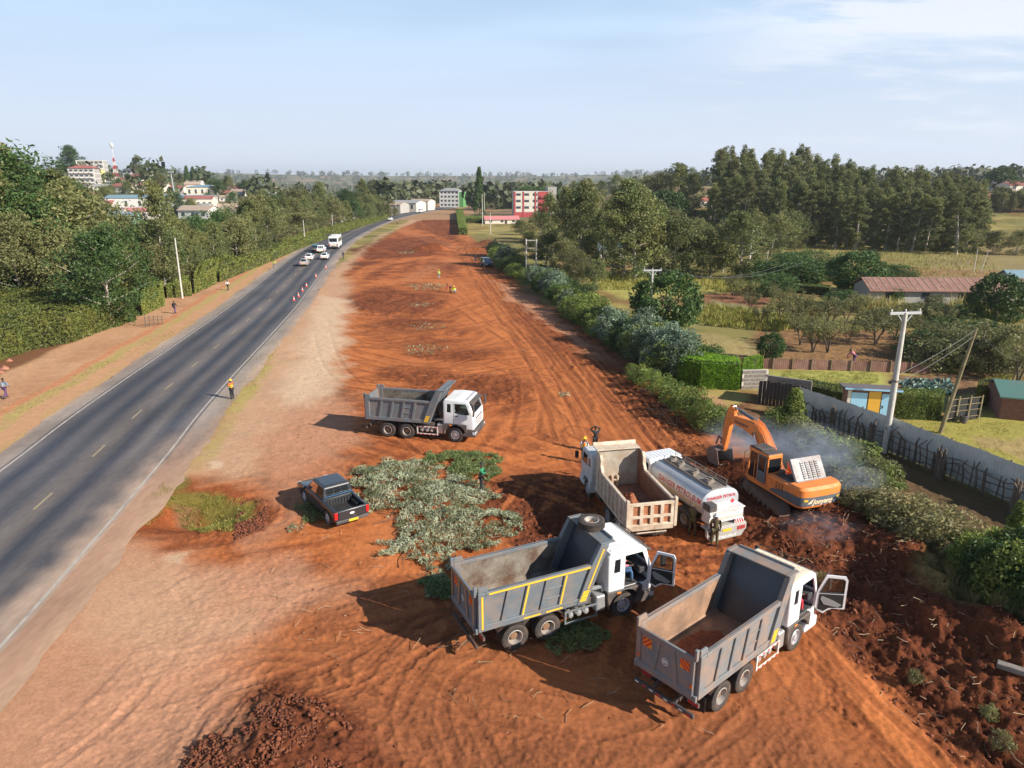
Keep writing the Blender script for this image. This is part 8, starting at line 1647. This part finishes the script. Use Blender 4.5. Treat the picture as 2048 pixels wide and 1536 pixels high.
for px, yb, yt, lb, rr_ in ((365, 597, 476, 'tall pale pole by the square clipped hedge left of the road', .13), (124, 600, 543, 'thick concrete post rising behind the huge hedge', .22), (610, 488, 440, 'right pole of the two by the umbrella trees', .12), (597, 476, 443, 'left pole of the two by the umbrella trees', .12), (666, 464, 428, 'pole in front of the pink-roofed house', .12), (707, 449, 413, 'left of two close poles beyond the white wall', .12), (711, 447, 412, 'right of two close poles beyond the white wall', .12), (727, 430, 408, 'leaning pair pole left of the grey shed', .12), (760, 424, 405, 'pole directly left of the grey shed', .12), (776, 424, 402, 'pole in front of the grey shed', .12), (792, 427, 404, 'pole between the grey and green sheds', .12), (819, 420, 405, 'pole in front of the green-roofed shed', .12), (965, 452, 388, 'nearer tall pole right of the lone narrow tree', .14), (969, 432, 384, 'farther tall pole right of the lone narrow tree', .14), (981, 468, 425, 'pole rising from the scrub right of the earthworks', .13), (984, 412, 378, 'far thin pole left of the red and white block', .14), (1960, 545, 500, 'thin leaning pole on the far right field', .07), (1947, 545, 497, 'thin upright pole on the far right field', .07), (1532, 545, 500, 'thin pole right of the white dead tree', .07)):
 pole(px, yb, yt, lb, r_=rr_, lean=.9 if 'leaning' in lb else 0)
def wire(a, b, sag, label, n=14, r_=.018):
 A_, B_ = Vector(a), Vector(b); m = MB(); m.tube([A_.lerp(B_, t) - Vector((0, 0, 4 * sag * t * (1 - t))) for t in [i / n for i in range(n + 1)]], r_, 4); tag(m.build('power_line', M_WIRE), label, 'wire')
wire((t3[0], t3[1], t3[2] - .1), (t1[0], t1[1], t1[2] * .56), .15, 'upper wire from the greenish wooden pole to the crossarm pole at the fence'); wire((t3[0], t3[1], t3[2] - .5), (t1[0], t1[1], t1[2] * .50), .2, 'lower wire from the greenish wooden pole to the crossarm pole at the fence'); wire(t3, t4, .5, 'wire from the greenish wooden pole down to the short pole')
for i, s in enumerate((-.9, .9)): wire((t2[0] + s, t2[1], t2[2] + .2), (th[0] + s * .6, th[1], th[2] - .3), 1.2, ('left' if i == 0 else 'right') + ' wire between the twin poles and the pole by the round tree'); wire((t2[0] + s, t2[1], t2[2] + .2), (t1[0] + s + 12, t1[1] + 48, 7), 1.5, ('left' if i == 0 else 'right') + ' wire from the pole by the round tree across the fields')
dt = empty('dead_tree', (*P(1497, 545), 0), 0, 'bare white dead tree among the grey-green trees', 'tree'); b = MB(); x_, y_ = P(1497, 545); H = zs(y_, 442); b.tube([(0, 0, -.2), (0, 0, H * .5), (.1, 0, H)], [.16, .11, .03], 7)
for k, (z0, dx, dz) in enumerate(((.35, 1.6, 2.0), (.55, -1.5, .3), (.6, 1.4, 1.6), (.72, -1.3, .9), (.8, 1.1, .5), (.85, -.8, .7))): b.tube([(0, 0, H * z0), (dx * .6, .2, H * z0 + dz * .3), (dx, .1, H * z0 + dz)], [.07, .05, .015], 5)
b.build('trunk', mat('bark_white', (.62, .60, .55), .8, var=.15), dt, smooth=True)
# ---------------------------------------------------------------- tin fence with crooked sticks
M_TIN = mat('tin_sheet', (.66, .66, .64), .5, .35, var=.12, vscale=1.2, dust=.25, dustcol=(.30, .24, .19), dscale=.9); M_STICK = mat('weathered_stick', (.14, .105, .08), .95, var=.35, vscale=3); M_RUSTS = mat('rusty_sheet', (.23, .115, .085), .8, var=.3, vscale=1.5, dust=.4, dustcol=(.38, .25, .2), dscale=1.2)
def sheet_fence(name, pts, H, m, label, amp=.018, lapse=.85):
 T = empty(name, (*pts[0], 0), 0, label, 'fence'); pl = resample(pts, .038); V = []; s_ = 0; r = np.random.default_rng(5)
 for i, p in enumerate(pl):
  a = pl[max(0, i - 1)]; b = pl[min(len(pl) - 1, i + 1)]; L_ = math.dist(a, b); nx, ny = (b[1] - a[1]) / L_, -(b[0] - a[0]) / L_; o = amp * math.sin(i * 1.3); h = H + .10 * (float(vnoise(np.array(math.floor(i * .038 / lapse) * 3.7), np.array(.5), 9)) - .5)
  for z in (.02, h): V.append((p[0] + nx * o - pts[0][0], p[1] + ny * o - pts[0][1], z))
 F = np.array([(2 * i, 2 * i + 2, 2 * i + 3, 2 * i + 1) for i in range(len(pl) - 1)]); np_mesh('sheet', V, F, m, T); return T
FP = PP((1592, 832), (1660, 858), (1776, 903), (1890, 950), (2006, 1000), (2200, 1085)); tf = sheet_fence('tin_fence', FP, 2.3, M_TIN, 'long grey corrugated tin fence crossing the right side behind crooked sticks')
for i, p in enumerate(resample(FP, 2.4)): b = MB(); b.tube([(p[0] - FP[0][0] + .08, p[1] - FP[0][1] + .08, -.1), (p[0] - FP[0][0] + .08, p[1] - FP[0][1] + .08, 2.35)], .05, 6); b.build('post', M_STICK, tf)
b = MB(); r = np.random.default_rng(12); sf = empty('stick_fence', (*FP[0], 0), 0, 'crooked dark stick fence with wire standing in front of the tin fence', 'fence'); q = resample(FP, .42); nst = 0
for i, p in enumerate(q):
 if r.random() < .08 or nst >= 92: continue
 nst += 1; x0, y0 = p[0] - FP[0][0] - .28, p[1] - FP[0][1] - .32; l1, l2 = r.normal(0, .12), r.normal(0, .18); h = 1.2 + .85 * r.random(); rd_ = .035 + .055 * r.random() ** 2; b = MB(); b.tube([(x0, y0, -.1), (x0 + l1 * .5, y0 - .02, h * .5), (x0 + l1, y0 + .03, h * .8), (x0 + l2, y0, h)], [rd_ * 1.3, rd_ * 1.1, rd_, rd_ * .6], 6); b.build('stick', M_STICK, sf)
for zz in (.45, .85, 1.2):
 for k in range(0, len(q) - 8, 7): b = MB(); b.tube([(q[j][0] - FP[0][0] - .27, q[j][1] - FP[0][1] - .31, zz + .12 * r.normal()) for j in (k, k + 3, k + 5, k + 8)], .028, 4); b.build('cross_stick', M_STICK, sf)
for i, (px, py, lb) in enumerate(((1668, 862, 'leftmost gnarled dark stump post at the tin fence'), (1745, 895, 'gnarled stump post left of the crossarm pole at the tin fence'), (1880, 952, 'big gnarled stump post in the middle of the tin fence'), (2030, 1020, 'gnarled stump post at the right end of the tin fence'))):
 x_, y_ = P(px, py); T = empty('stump_post', (x_ - .4, y_ - .4, 0), i * 2, lb, 'post'); b = MB()
 for k in range(4): a = k * 1.6; b.tube([(math.cos(a) * .1, math.sin(a) * .1, -.1), (math.cos(a) * .12, math.sin(a) * .1, .7), (math.cos(a) * .05, math.sin(a) * .16, 1.3), (math.cos(a) * .22, math.sin(a) * .2, 1.75 + .2 * (k % 2))], [.13, .10, .12, .05], 7)
 b.build('wood', M_STICK, T, smooth=True)
rf_ = sheet_fence('sheet_fence', PP((1436, 732), (1545, 738), (1700, 742), (1860, 748)), 1.0, M_RUSTS, 'low rusty brown sheet fence between the clipped hedge and the orchard', amp=.006)
for i, p in enumerate(resample(PP((1436, 732), (1545, 738), (1700, 742), (1860, 748)), 1.9)): p0 = P(1436, 732); b = MB(); b.box(p[0] - p0[0] - .04, p[0] - p0[0] + .04, p[1] - p0[1] - .1, p[1] - p0[1] - .03, 0, 1.12); b.build('post', M_WOOD, rf_)
M_STONE = mat('stone_blocks', (.22, .19, .165), .9, var=.3, vscale=4, bump=.6); M_DKW = mat('dark_timber', (.045, .035, .03), .9, var=.3); M_BLUEP = mat('paint_sky_blue', (.32, .58, .78), .5, var=.06); M_YELP = mat('paint_ochre', (.75, .40, .05), .5, var=.06); M_BRICK = mat('red_brick', (.20, .09, .065), .9, var=.25, vscale=5); M_GREENR = mat('green_iron_roof', (.10, .20, .17), .5, .2, dust=.2); M_WALLP = mat('plaster_pale', (.62, .57, .48), .8, var=.1, dust=.2, dustcol=(.4, .25, .15))
def at2(name, px, py, rz, label, cat, z=0): x_, y_ = P(px, py); return empty(name, (x_, y_, z), rz, label, cat)
T = at2('stone_wall', 1504, 778, R(4), 'short grey stone wall between the lime hedge and the dark timber enclosure', 'wall'); b = MB()
for k in range(5):
 for j in range(5): b.box(-1.0 + j * .42 + (.2 if k % 2 else 0), -.6 + j * .42 + (.2 if k % 2 else 0), -.12, .12, k * .34, k * .34 + .31)
b.build('blocks', M_STONE, T, bevel=.02); MB().box(-.98, 1.25, -.10, .10, 0, 1.68).build('mortar', M_WALLP, T)
T = at2('timber_enclosure', 1560, 815, R(-32), 'dark brown timber enclosure with stone side walls at the left end of the tin fence', 'shed'); b = MB()
for k in range(13): b.box(-1.7 + k * .27, -1.46 + k * .27, -.03, .03, 0, 1.9 + .06 * (k % 3))
b.build('boards', M_DKW, T); MB().box(-1.75, -1.55, 0.04, 2.6, 0, 1.8).build('side_wall', M_STONE, T); MB().box(-1.7, 1.8, 2.0, 2.2, 0, 1.9).build('back_wall', M_STONE, T)
T = at2('toilet_block', 1737, 838, R(-12), 'small blue and yellow toilet block with a flat grey roof behind the tin fence', 'shed'); W_ = 1.65
MB().box(-W_, W_, 0, 1.5, 0, 2.15).build('wall', M_BRICK, T); MB().prism([(-.35, 2.30), (1.75, 2.10), (1.75, 2.2), (-.35, 2.40)], -W_ - .3, W_ + .3, 'x').build('roof', mat('roof_slate', (.13, .11, .11), .8, var=.2), T); MB().box(-W_ - .3, W_ + .3, -.38, -.351, 2.28, 2.40).build('fascia', M_BLUEP, T)
MB().box(-.2, .62, -.06, -.003, 0, 2.15).build('panel', M_YELP, T); MB().box(-W_, -1.42, -.04, -.003, 0, 2.15).build('panel', M_WALLP, T)
for x0, x1 in ((-1.40, -.30), (.68, 1.62)): d_ = MB().box(x0, x1, -.05, -.003, .05, 2.0).build('door', M_BLUEP, T, bevel=.01); MB().box(x0 + .1, x0 + .16, -.09, -.051, .9, 1.1).build('handle', M_BLACK, d_)
MB().box(.62, .66, -.06, -.003, 0, 2.1).build('door_frame', M_BLACK, T)
T = at2('black_gate', 1922, 842, R(10), 'black panelled wooden gate with white rails beside the clipped hedge', 'gate'); MB().box(-1.35, 1.35, 0, .05, .1, 1.75).build('panel', M_BLACK, T)
for zz in (.3, .8, 1.25, 1.72): MB().bar((-1.45, -.04, zz - .05), (1.5, -.04, zz + .1), .05).build('rail', M_WOOD, T)
for xx in (-1.4, -.5, .45, 1.4): MB().box(xx - .05, xx + .05, -.1, -.065, 0, 1.95).build('post', M_WOOD, T)
T = at2('stick_gate', 292, 655, R(60), 'rough gate of grey sticks at the corner of the huge roadside hedge', 'gate')
for k in range(5): b = MB(); b.tube([(k * .55, 0, -.1), (k * .55 + .05, .03, 1.5 - .12 * k)], .05, 6); b.build('post', M_STICK, T)
for zz in (.4, .8, 1.2): b = MB(); b.tube([(-.2, .05, zz), (1.2, .08, zz - .05), (2.5, .05, zz - .2)], .035, 5); b.build('rail', M_STICK, T)
for px, py, sz, lb in ((8, 738, .55, 'larger red rock below the hedge at the left edge'), (18, 722, .4, 'smaller red rock below the hedge at the left edge'), (2, 745, .35, 'smallest red rock cut by the left edge')): o = lump('rock', (*P(px, py), 0), sz, sz * .7, sz * .8, mat('red_rock', (.33, .14, .09), .9, var=.3), n=14, seed=px, amp=.6); tag(o, lb, 'rock')
T = at2('barrel', 1926, 846, 0, 'dark barrel standing at the foot of the black gate', 'barrel'); b = MB(); b.lathe([(0, 0), (.22, 0), (.27, .3), (.27, .55), (.24, .58), (.24, .50), (0, .5)], 16, (0, 0, 0), 'z'); b.build('drum', M_PLAST, T, smooth=True)
T = at2('concrete_block', 2012, 1385, R(-35), 'loose concrete block half buried in the dug bank at the right edge', 'block', gz(*P(2012, 1385)) + .1); MB().box(-.42, .42, -.14, .14, 0, .2).build('block', M_STONE, T, bevel=.02)
# ---------------------------------------------------------------- houses
M_RIR = mat('roof_iron_red', (.33, .11, .09), .7, var=.2, vscale=.8); M_RIB = mat('roof_iron_blue', (.22, .33, .38), .5, .2, var=.1); M_RIG = mat('roof_iron_grey', (.36, .35, .34), .5, .2, var=.15); M_RIP = mat('roof_pink', (.55, .20, .20), .6, var=.1); M_RIT = mat('roof_tan', (.38, .29, .22), .8, var=.2); M_WIN = mat('window_dark', (.05, .06, .075), .25); M_WW = mat('wall_white', (.60, .585, .55), .8, var=.05); M_WG = mat('wall_grey', (.36, .34, .31), .9, var=.15); M_WR = mat('wall_red', (.40, .06, .065), .8, var=.15); M_GRN = mat('wall_green', (.10, .27, .09), .7); M_TEALW = mat('wall_teal', (.25, .50, .48), .7)
def house(x_, y_, rz, w, d, h, wm, rm, label, name='house', cat='house', group=None, ridge=1.2, wins=3, z=None, over=.4, hip=False, pitch2=False, door=True):
 T = empty(name, (x_, y_, (gz(x_, y_) if z is None else z) - .1), rz, label, cat, group); MB().prism([(-d / 2, 0), (d / 2, 0), (d / 2, h), (0, h + ridge * .92), (-d / 2, h)], -w / 2, w / 2, 'x').build('wall', wm, T)
 k = ridge / (d / 2); e = d / 2 + over; b = MB(); hx = w / 2 + over * .7
 if hip:
  b.add([(-hx, -e, h - over * k + .05), (hx, -e, h - over * k + .05), (hx, e, h - over * k + .05), (-hx, e, h - over * k + .05), (-hx + e, 0, h + ridge + .1), (hx - e, 0, h + ridge + .1)], [(0, 1, 5, 4), (2, 3, 4, 5), (1, 2, 5), (3, 0, 4), (3, 2, 1, 0)])
 else: b.prism([(-e, h - over * k + .04), (0, h + ridge + .04), (e, h - over * k + .04), (e, h - over * k + .14), (0, h + ridge + .16), (-e, h - over * k + .14)], -hx, hx, 'x')
 b.build('roof', rm, T)
 for s in (-1,):
  for i in range(wins): xx = -w / 2 + w * (i + .5) / wins; q = min(1.1, w / wins * .5); MB().box(xx - q / 2, xx + q / 2, *sorted((s * (d / 2 + .02), s * (d / 2 + .05))), h * .38, h * .78).build('window', M_WIN, T)
 if door: MB().box(w * .08, w * .08 + .9, -d / 2 - .06, -d / 2 - .02, 0, min(2.0, h * .8)).build('door', M_DKW, T)
 return T
def hp_(px, r_): a = math.atan((px - 1024) / FPX); return r_ * math.sin(a), r_ * math.cos(a)
x_, y_ = P(1905, 606); ls = house(x_ + 6.4, y_ + 2.5, R(-3), 36, 6, 2.0, M_WG, M_RUSTS, 'very long low shed with a rusty brown iron roof on the right', 'long_shed', 'shed', ridge=1.25, wins=7, door=False, over=.6)
b = MB()
for k in range(36): b.box(-18 + k * 1.02, -17.9 + k * 1.02, -3.55, -3.5, 1.85, 1.95) if False else b.bar((-17.9 + k * 1.02, -3.5, 1.97), (-17.9 + k * 1.02, -.1, 3.42), .07, .02)
b.build('roof_seam', M_RIT, ls)
house(*P(2062, 590), R(-3), 9, 5, 2.6, M_WG, M_RIB, 'shed with a pale blue iron roof behind the right end of the long shed', 'shed', 'shed', wins=1)
x_, y_ = P(2045, 842); house(x_ + 1.6, y_ + 1.5, R(-20), 5, 4, 1.9, M_BRICK, M_GREENR, 'brick shed with a green iron roof at the right edge', 'shed', 'shed', ridge=.6, wins=1)
house(*hp_(685, 280), R(-10), 5, 5, 3.0, M_WALLP, M_RIP, 'little house with a pink pyramid roof behind the white wall left of the road', ridge=1.6, wins=2, hip=True); 
T = at2('white_wall', 690, 453, R(68), 'white compound wall with pillars left of the road', 'wall'); MB().box(-7, 7, -.1, .1, 0, 1.9).build('panel', M_WW, T)
for k in range(6): MB().box(-7 + k * 2.75, -6.7 + k * 2.75, -.2, .2, 0, 2.2).build('pillar', M_WW, T)
for px, r_, w, d, h, wm, rm, lb in ((786, 405, 18, 12, 4.6, M_WG, M_RIT, 'grey flat-looking shop building left of the road bend'), (822, 420, 16, 14, 5.0, M_WALLP, M_RIG, 'green-grey gabled shed left of the road bend'), (850, 440, 12, 12, 5.2, M_WALLP, M_RIT, 'tan shed nearest the road bend'), (828, 560, 34, 12, 6, M_WALLP, M_RIR, 'large building with a rusty red roof beyond the sheds'), (1218, 255, 9, 7, 2.8, M_TEALW, M_RIR, 'teal house with a red roof between the trees right of the red and white block'), (1208, 205, 7, 5, 2.4, M_WALLP, M_RIR, 'brown-roofed house half hidden by trees below the teal house'), (1215, 165, 5, 4, 2.2, M_WW, M_RIB, 'white small house half hidden behind the feathery trees'), (1003, 300, 14, 6, 1.8, M_WALLP, M_RIP, 'long low building with a pale pink roof right of the earthworks'), (1400, 330, 7, 5, 2.8, M_WALLP, M_RIR, 'red-roofed hut left of the tall wood on the hill'), (1968, 430, 16, 8, 3.2, M_WALLP, M_RIG, 'hilltop house with a pale grey roof at the far right'), (2015, 410, 24, 8, 3.0, M_WALLP, M_RIR, 'long hilltop house with a brown-red roof at the far right'), (2060, 425, 14, 8, 2.8, M_WALLP, M_RIR, 'red-roofed hilltop house cut by the right edge'), (320, 150, 6, 4, 2.0, M_DKW, M_RIT, 'small wooden hut with a gabled tan roof under the trees left of the road')):
 x_, y_ = hp_(px, r_); house(x_, y_, R(-15 if px < 900 else 8), w, d, h, wm, rm, lb, wins=3 if w < 20 else 5, name='hut' if 'hut' in lb else ('house' if 'house' in lb else 'building'), cat='hut' if 'hut' in lb else ('house' if 'house' in lb else 'building'))
def block(x_, y_, rz, w, d, floors, fh, wm, am, label, cols=4, bal=(), flat=True, roof=None, wside=True):
 T = empty('apartment_block', (x_, y_, gz(x_, y_) - .2), rz, label, 'building'); H = floors * fh; MB().box(-w / 2, w / 2, -d / 2, d / 2, 0, H).build('wall', wm, T)
 for f in range(floors): MB().box(-w / 2 - .05, w / 2 + .05, -d / 2 - .06, d / 2 + .05, f * fh - .12 + fh, f * fh + .22 + fh).build('floor_band', M_WW, T)
 for f in range(floors):
  for c in range(cols):
   xx = -w / 2 + w * (c + .5) / cols
   if c in bal:
    q = MB(); q.box(xx - w / cols * .36, xx + w / cols * .36, -d / 2 - 1.0, -d / 2 - .01, f * fh + .25, f * fh + 1.15); q.build('balcony', am, T)
   p_ = MB().box(xx - w / cols * .28, xx + w / cols * .28, -d / 2 - .05, -d / 2 - .01, f * fh + 1.2, f * fh + 2.3).build('window', M_WIN, T)
 for s in (-1, 1): MB().box(s * w / 2 - .25, s * w / 2 + .25, -d / 2 - .12, -d / 2 + .2, 0, H + .1).build('pillar', am, T)
 if roof: MB().add([(-w / 2 - .6, -d / 2 - .6, H + .25), (w / 2 + .6, -d / 2 - .6, H + .25), (w / 2 + .6, d / 2 + .6, H + .25), (-w / 2 - .6, d / 2 + .6, H + .25), (-w / 4, 0, H + 2.0), (w / 4, 0, H + 2.0)], [(0, 1, 5, 4), (2, 3, 4, 5), (1, 2, 5), (3, 0, 4), (3, 2, 1, 0)]).build('roof', roof, T)
 return T
x_, y_ = hp_(1058, 355); bk = block(x_, y_, R(6), 16, 10, 4, 3.0, M_WALLP, M_WR, 'four-storey red and white apartment block with red balconies right of the earthworks', 4, (3,)); MB().box(8.3, 12.5, -4, 5, 0, 14.2).build('stair_tower', M_WG, bk); MB().box(-7.6, 7.6, -5.08, -5.02, .1, 2.6).build('shop_front', M_WR, bk); [MB().box(xx - .35, xx + .35, -5.2, -5.1, 0, 12.1).build('pilaster', M_WR, bk) for xx in (-7.7, -3.6, 2.2, 3.9)]; MB().box(4.2, 7.7, -5.17, -5.09, 0, 12.1).build('red_bay', M_WR, bk)
x_, y_ = hp_(906, 488); bk = block(x_, y_, R(-8), 12.5, 11, 4, 2.6, M_WW, M_WW, 'white four-storey block with a green side wing at the road bend', 5, (), roof=M_RIG); MB().box(6.3, 9.2, -5, 5, 0, 10).build('green_wing', M_GRN, bk)
x_, y_ = hp_(205, 520); block(x_, y_, R(10), 14, 11, 4, 2.9, M_WG, M_WW, 'white-banded block with a dark red hipped roof on the town hill', 5, (0, 1, 2, 3, 4), roof=M_RIR); x_, y_ = hp_(222, 600); block(x_, y_, R(10), 17, 9, 5, 3.0, M_WG, M_WW, 'unfinished tall grey block behind the red-roofed one on the town hill', 6, (1, 3, 5)); x_, y_ = hp_(303, 590); block(x_, y_, R(4), 14, 9, 3, 3.0, M_WW, M_WW, 'white three-storey block right of the red and white mast on the town hill', 5); x_, y_ = hp_(340, 610); block(x_, y_, R(4), 16, 9, 2, 3.0, M_WALLP, M_WALLP, 'cream two-storey block at the right end of the town hill', 5)
x_, y_ = hp_(228, 560); house(x_, y_, R(5), 7, 8, 9, mat('wall_yellow', (.72, .62, .25), .8), M_RIT, 'narrow yellow building on the town hill', name='building', cat='building', wins=2, ridge=.6)
for px, r_, w, d, h, wm, rm, lb in ((310, 400, 30, 14, 6, M_WW, M_RIB, 'white hall with a pale blue roof in the town'), (375, 400, 36, 14, 6, M_WW, M_RIB, 'long white hall with a grey-blue roof behind the tall lamp post'), (300, 360, 14, 10, 3.5, M_WALLP, M_RIP, 'house with a bright pink-red roof in the town'), (420, 385, 13, 10, 7, M_WALLP, M_RIR, 'cream two-storey house with a red roof below the tall lamp post'), (430, 480, 18, 12, 6, M_WALLP, M_RIB, 'building with a blue hipped roof right of the tall lamp post'), (265, 340, 12, 9, 3, M_TEALW, M_RIB, 'low house with a teal iron roof above the roadside trees')):
 x_, y_ = hp_(px, r_); house(x_, y_, R(12), w, d, h, wm, rm, lb, name='building', cat='building', wins=5, hip='hipped' in lb)
for i, (gm, rm, nm) in enumerate(((M_WALLP, M_RIR, 'rusty red'), (M_WALLP, M_RIG, 'grey'), (M_WW, M_RIT, 'tan'))):
 a = house(0, 0, 0, 10, 7, 2.8, gm, rm, 'small town house with a %s iron roof among trees on the left' % nm, 'town_house', 'house', 'small %s-roofed houses of the town on the left' % nm, z=0); tr_ = tree_of(a)
 for k in range(13):
  px = 190 + 370 * rng.random(); r_ = 345 + 260 * rng.random(); x_, y_ = hp_(px, r_); o = a if k == 0 else copy_tree(a, tr_); o.location = (x_, y_, gz(x_, y_) - .2); o.rotation_euler = (0, 0, R(10) + rng.normal(0, .5)); o.scale = (.8 + .7 * rng.random(),) * 3
 b_ = house(0, 0, 0, 11, 8, 3, gm, rm, 'tiny far house with a %s roof on the plain near the horizon' % nm, 'far_house', 'house', 'tiny far %s-roofed houses near the horizon' % nm, z=0); tr_ = tree_of(b_)
 for k in range(22):
  px = 450 + 750 * rng.random(); r_ = 800 + 1900 * rng.random() ** 1.5; x_, y_ = hp_(px, r_); o = b_ if k == 0 else copy_tree(b_, tr_); o.location = (x_, y_, gz(x_, y_) + 1); o.rotation_euler = (0, 0, rng.random() * 3); o.scale = (1.2 + .8 * rng.random(),) * 3
for k in range(34):
 px = 150 + 420 * rng.random(); r_ = 350 + 280 * rng.random(); x_, y_ = hp_(px, r_); tree('euc_bush', x_, y_, 6 + 5 * rng.random(), L_DARK if rng.random() < .5 else L_EUC, 'town_tree', 'tree growing between the houses of the town on the left', 'trees between the town houses', 1.1)
tree_r('euc_mid', 180, 640, 26, L_DARK, 'tree', 'large rounded tree on the skyline left of the unfinished block', None, 1.6); tree_r('euc_mid', 306, 640, 20, L_DARK, 'tree', 'tall dark tree on the skyline above the white three-storey block', None, .9)
for i, px in enumerate((400, 412, 425)): tree_r('conifer', px, 640, 15, L_DARK, 'tree', ('left', 'middle', 'right')[i] + ' one of three dark trees on the town skyline', None, .9)
x_, y_ = hp_(373, 400); T = empty('street_lamp', (x_, y_, gz(x_, y_)), 0, 'very tall pale lamp mast rising over the town', 'lamp post'); b = MB(); b.tube([(0, 0, 0), (-.8, 0, 18)], [.35, .2], 8); b.build('post', M_GALV, T); MB().box(-2.1, .5, -.5, .5, 17.9, 18.4).build('lamp_head', M_GALV, T)
x_, y_ = hp_(264, 560); T = empty('radio_mast', (x_, y_, gz(x_, y_)), 0, 'red and white lattice mast with a white dish on top on the town hill', 'mast')
for k in range(7):
 b = MB(); w0, w1 = 1.5 * (1 - k / 8), 1.5 * (1 - (k + 1) / 8); z0, z1 = k * 2.4, k * 2.4 + 2.4
 for sx in (-1, 1):
  for sy in (-1, 1): b.bar((sx * w0, sy * w0, z0), (sx * w1, sy * w1, z1), .3)
 b.bar((-w0, -w0, z0), (w1, -w1, z1), .2); b.bar((w0, -w0, z0), (-w1, -w1, z1), .2); b.build('section', M_WR if k % 2 == 0 else M_WW, T)
b = MB(); b.tube([(0, 0, 16.8), (0, 0, 23)], .2, 6); b.lathe([(0, 23), (1.0, 23.8), (1.1, 25), (.6, 26.2), (0, 26.4)], 12, (0, 0, 0), 'z'); b.build('dish', M_WW, T, smooth=True)
# ---------------------------------------------------------------- smoke and haze
def volume(name, verts, faces, nodes, label, cat):
 me = bpy.data.meshes.new(name); me.from_pydata(verts, [], faces); o = bpy.data.objects.new(name, me); S.collection.objects.link(o); me.materials.append(nodes); tag(o, label, cat, kind='stuff'); return o
def smoke_mat():
 m = bpy.data.materials.new('smoke'); m.use_nodes = True; nt = m.node_tree; N = nt.nodes; L = nt.links; N.remove(N['Principled BSDF']); v = N.new('ShaderNodeVolumePrincipled'); v.inputs['Color'].default_value = (.70, .80, 1.0, 1); v.inputs['Anisotropy'].default_value = .1
 tc = N.new('ShaderNodeTexCoord'); n = N.new('ShaderNodeTexNoise'); n.inputs['Scale'].default_value = 1.9; n.inputs['Detail'].default_value = 5; n.inputs['Distortion'].default_value = 1.2; L.new(tc.outputs['Object'], n.inputs['Vector'])
 g = N.new('ShaderNodeVectorMath'); g.operation = 'LENGTH'; L.new(tc.outputs['Object'], g.inputs[0]); a = N.new('ShaderNodeMapRange'); a.interpolation_type = 'SMOOTHSTEP'; a.inputs['From Min'].default_value = 1.0; a.inputs['From Max'].default_value = .0; L.new(g.outputs['Value'], a.inputs[0])
 c = N.new('ShaderNodeMapRange'); c.inputs['From Min'].default_value = .36; c.inputs['From Max'].default_value = .70; c.inputs['To Max'].default_value = .62; L.new(n.outputs['Fac'], c.inputs[0]); p = N.new('ShaderNodeMath'); p.operation = 'MULTIPLY'; L.new(a.outputs[0], p.inputs[0]); L.new(c.outputs[0], p.inputs[1]); L.new(p.outputs[0], v.inputs['Density']); L.new(v.outputs[0], N['Material Output'].inputs['Volume']); return m
SM = smoke_mat()
for i, (px, py, z, sx, sy, sz, lb) in enumerate(((1625, 935, 2.6, 3.0, 3.0, 1.7, 'blue-grey smoke puff rising from the open engine of the excavator'), (1705, 985, 1.9, 1.9, 1.9, 1.3, 'white smoke puff blowing out right of the excavator counterweight'), (1640, 1070, .8, 2.4, 1.8, .7, 'thin smoke drifting low over the soil behind the excavator'), (1500, 895, 1.5, 3.4, 3.4, 1.5, 'thin smoke veil under the excavator boom'))):
 b = MB(); b.lathe([(math.sin(t) * 1.0 + 1e-4, -math.cos(t)) for t in np.linspace(0, math.pi, 13)], 20, (0, 0, 0), 'z'); o = b.build('smoke', SM); x_, y_ = P(px, py, z * .6); o.location = (x_, y_, z); o.scale = (sx, sy, sz); tag(o, lb, 'smoke', kind='stuff')
def haze():
 m = bpy.data.materials.new('haze'); m.use_nodes = True; N = m.node_tree.nodes; L = m.node_tree.links; N.remove(N['Principled BSDF']); v = N.new('ShaderNodeVolumePrincipled'); v.inputs['Color'].default_value = (.90, .95, 1.0, 1); v.inputs['Density'].default_value = HAZE; v.inputs['Anisotropy'].default_value = .3; L.new(v.outputs[0], N['Material Output'].inputs['Volume'])
 z0, z1 = float(GZ.min()) - 1, float(max(GZ.max() + 30, 40)); b = MB(); b.box(-6900, 6900, -6900, 6900, z0, z1); o = b.build('haze', m); tag(o, 'thin blue haze over the whole landscape', 'haze', kind='stuff')
HAZE = 0.00013
haze()
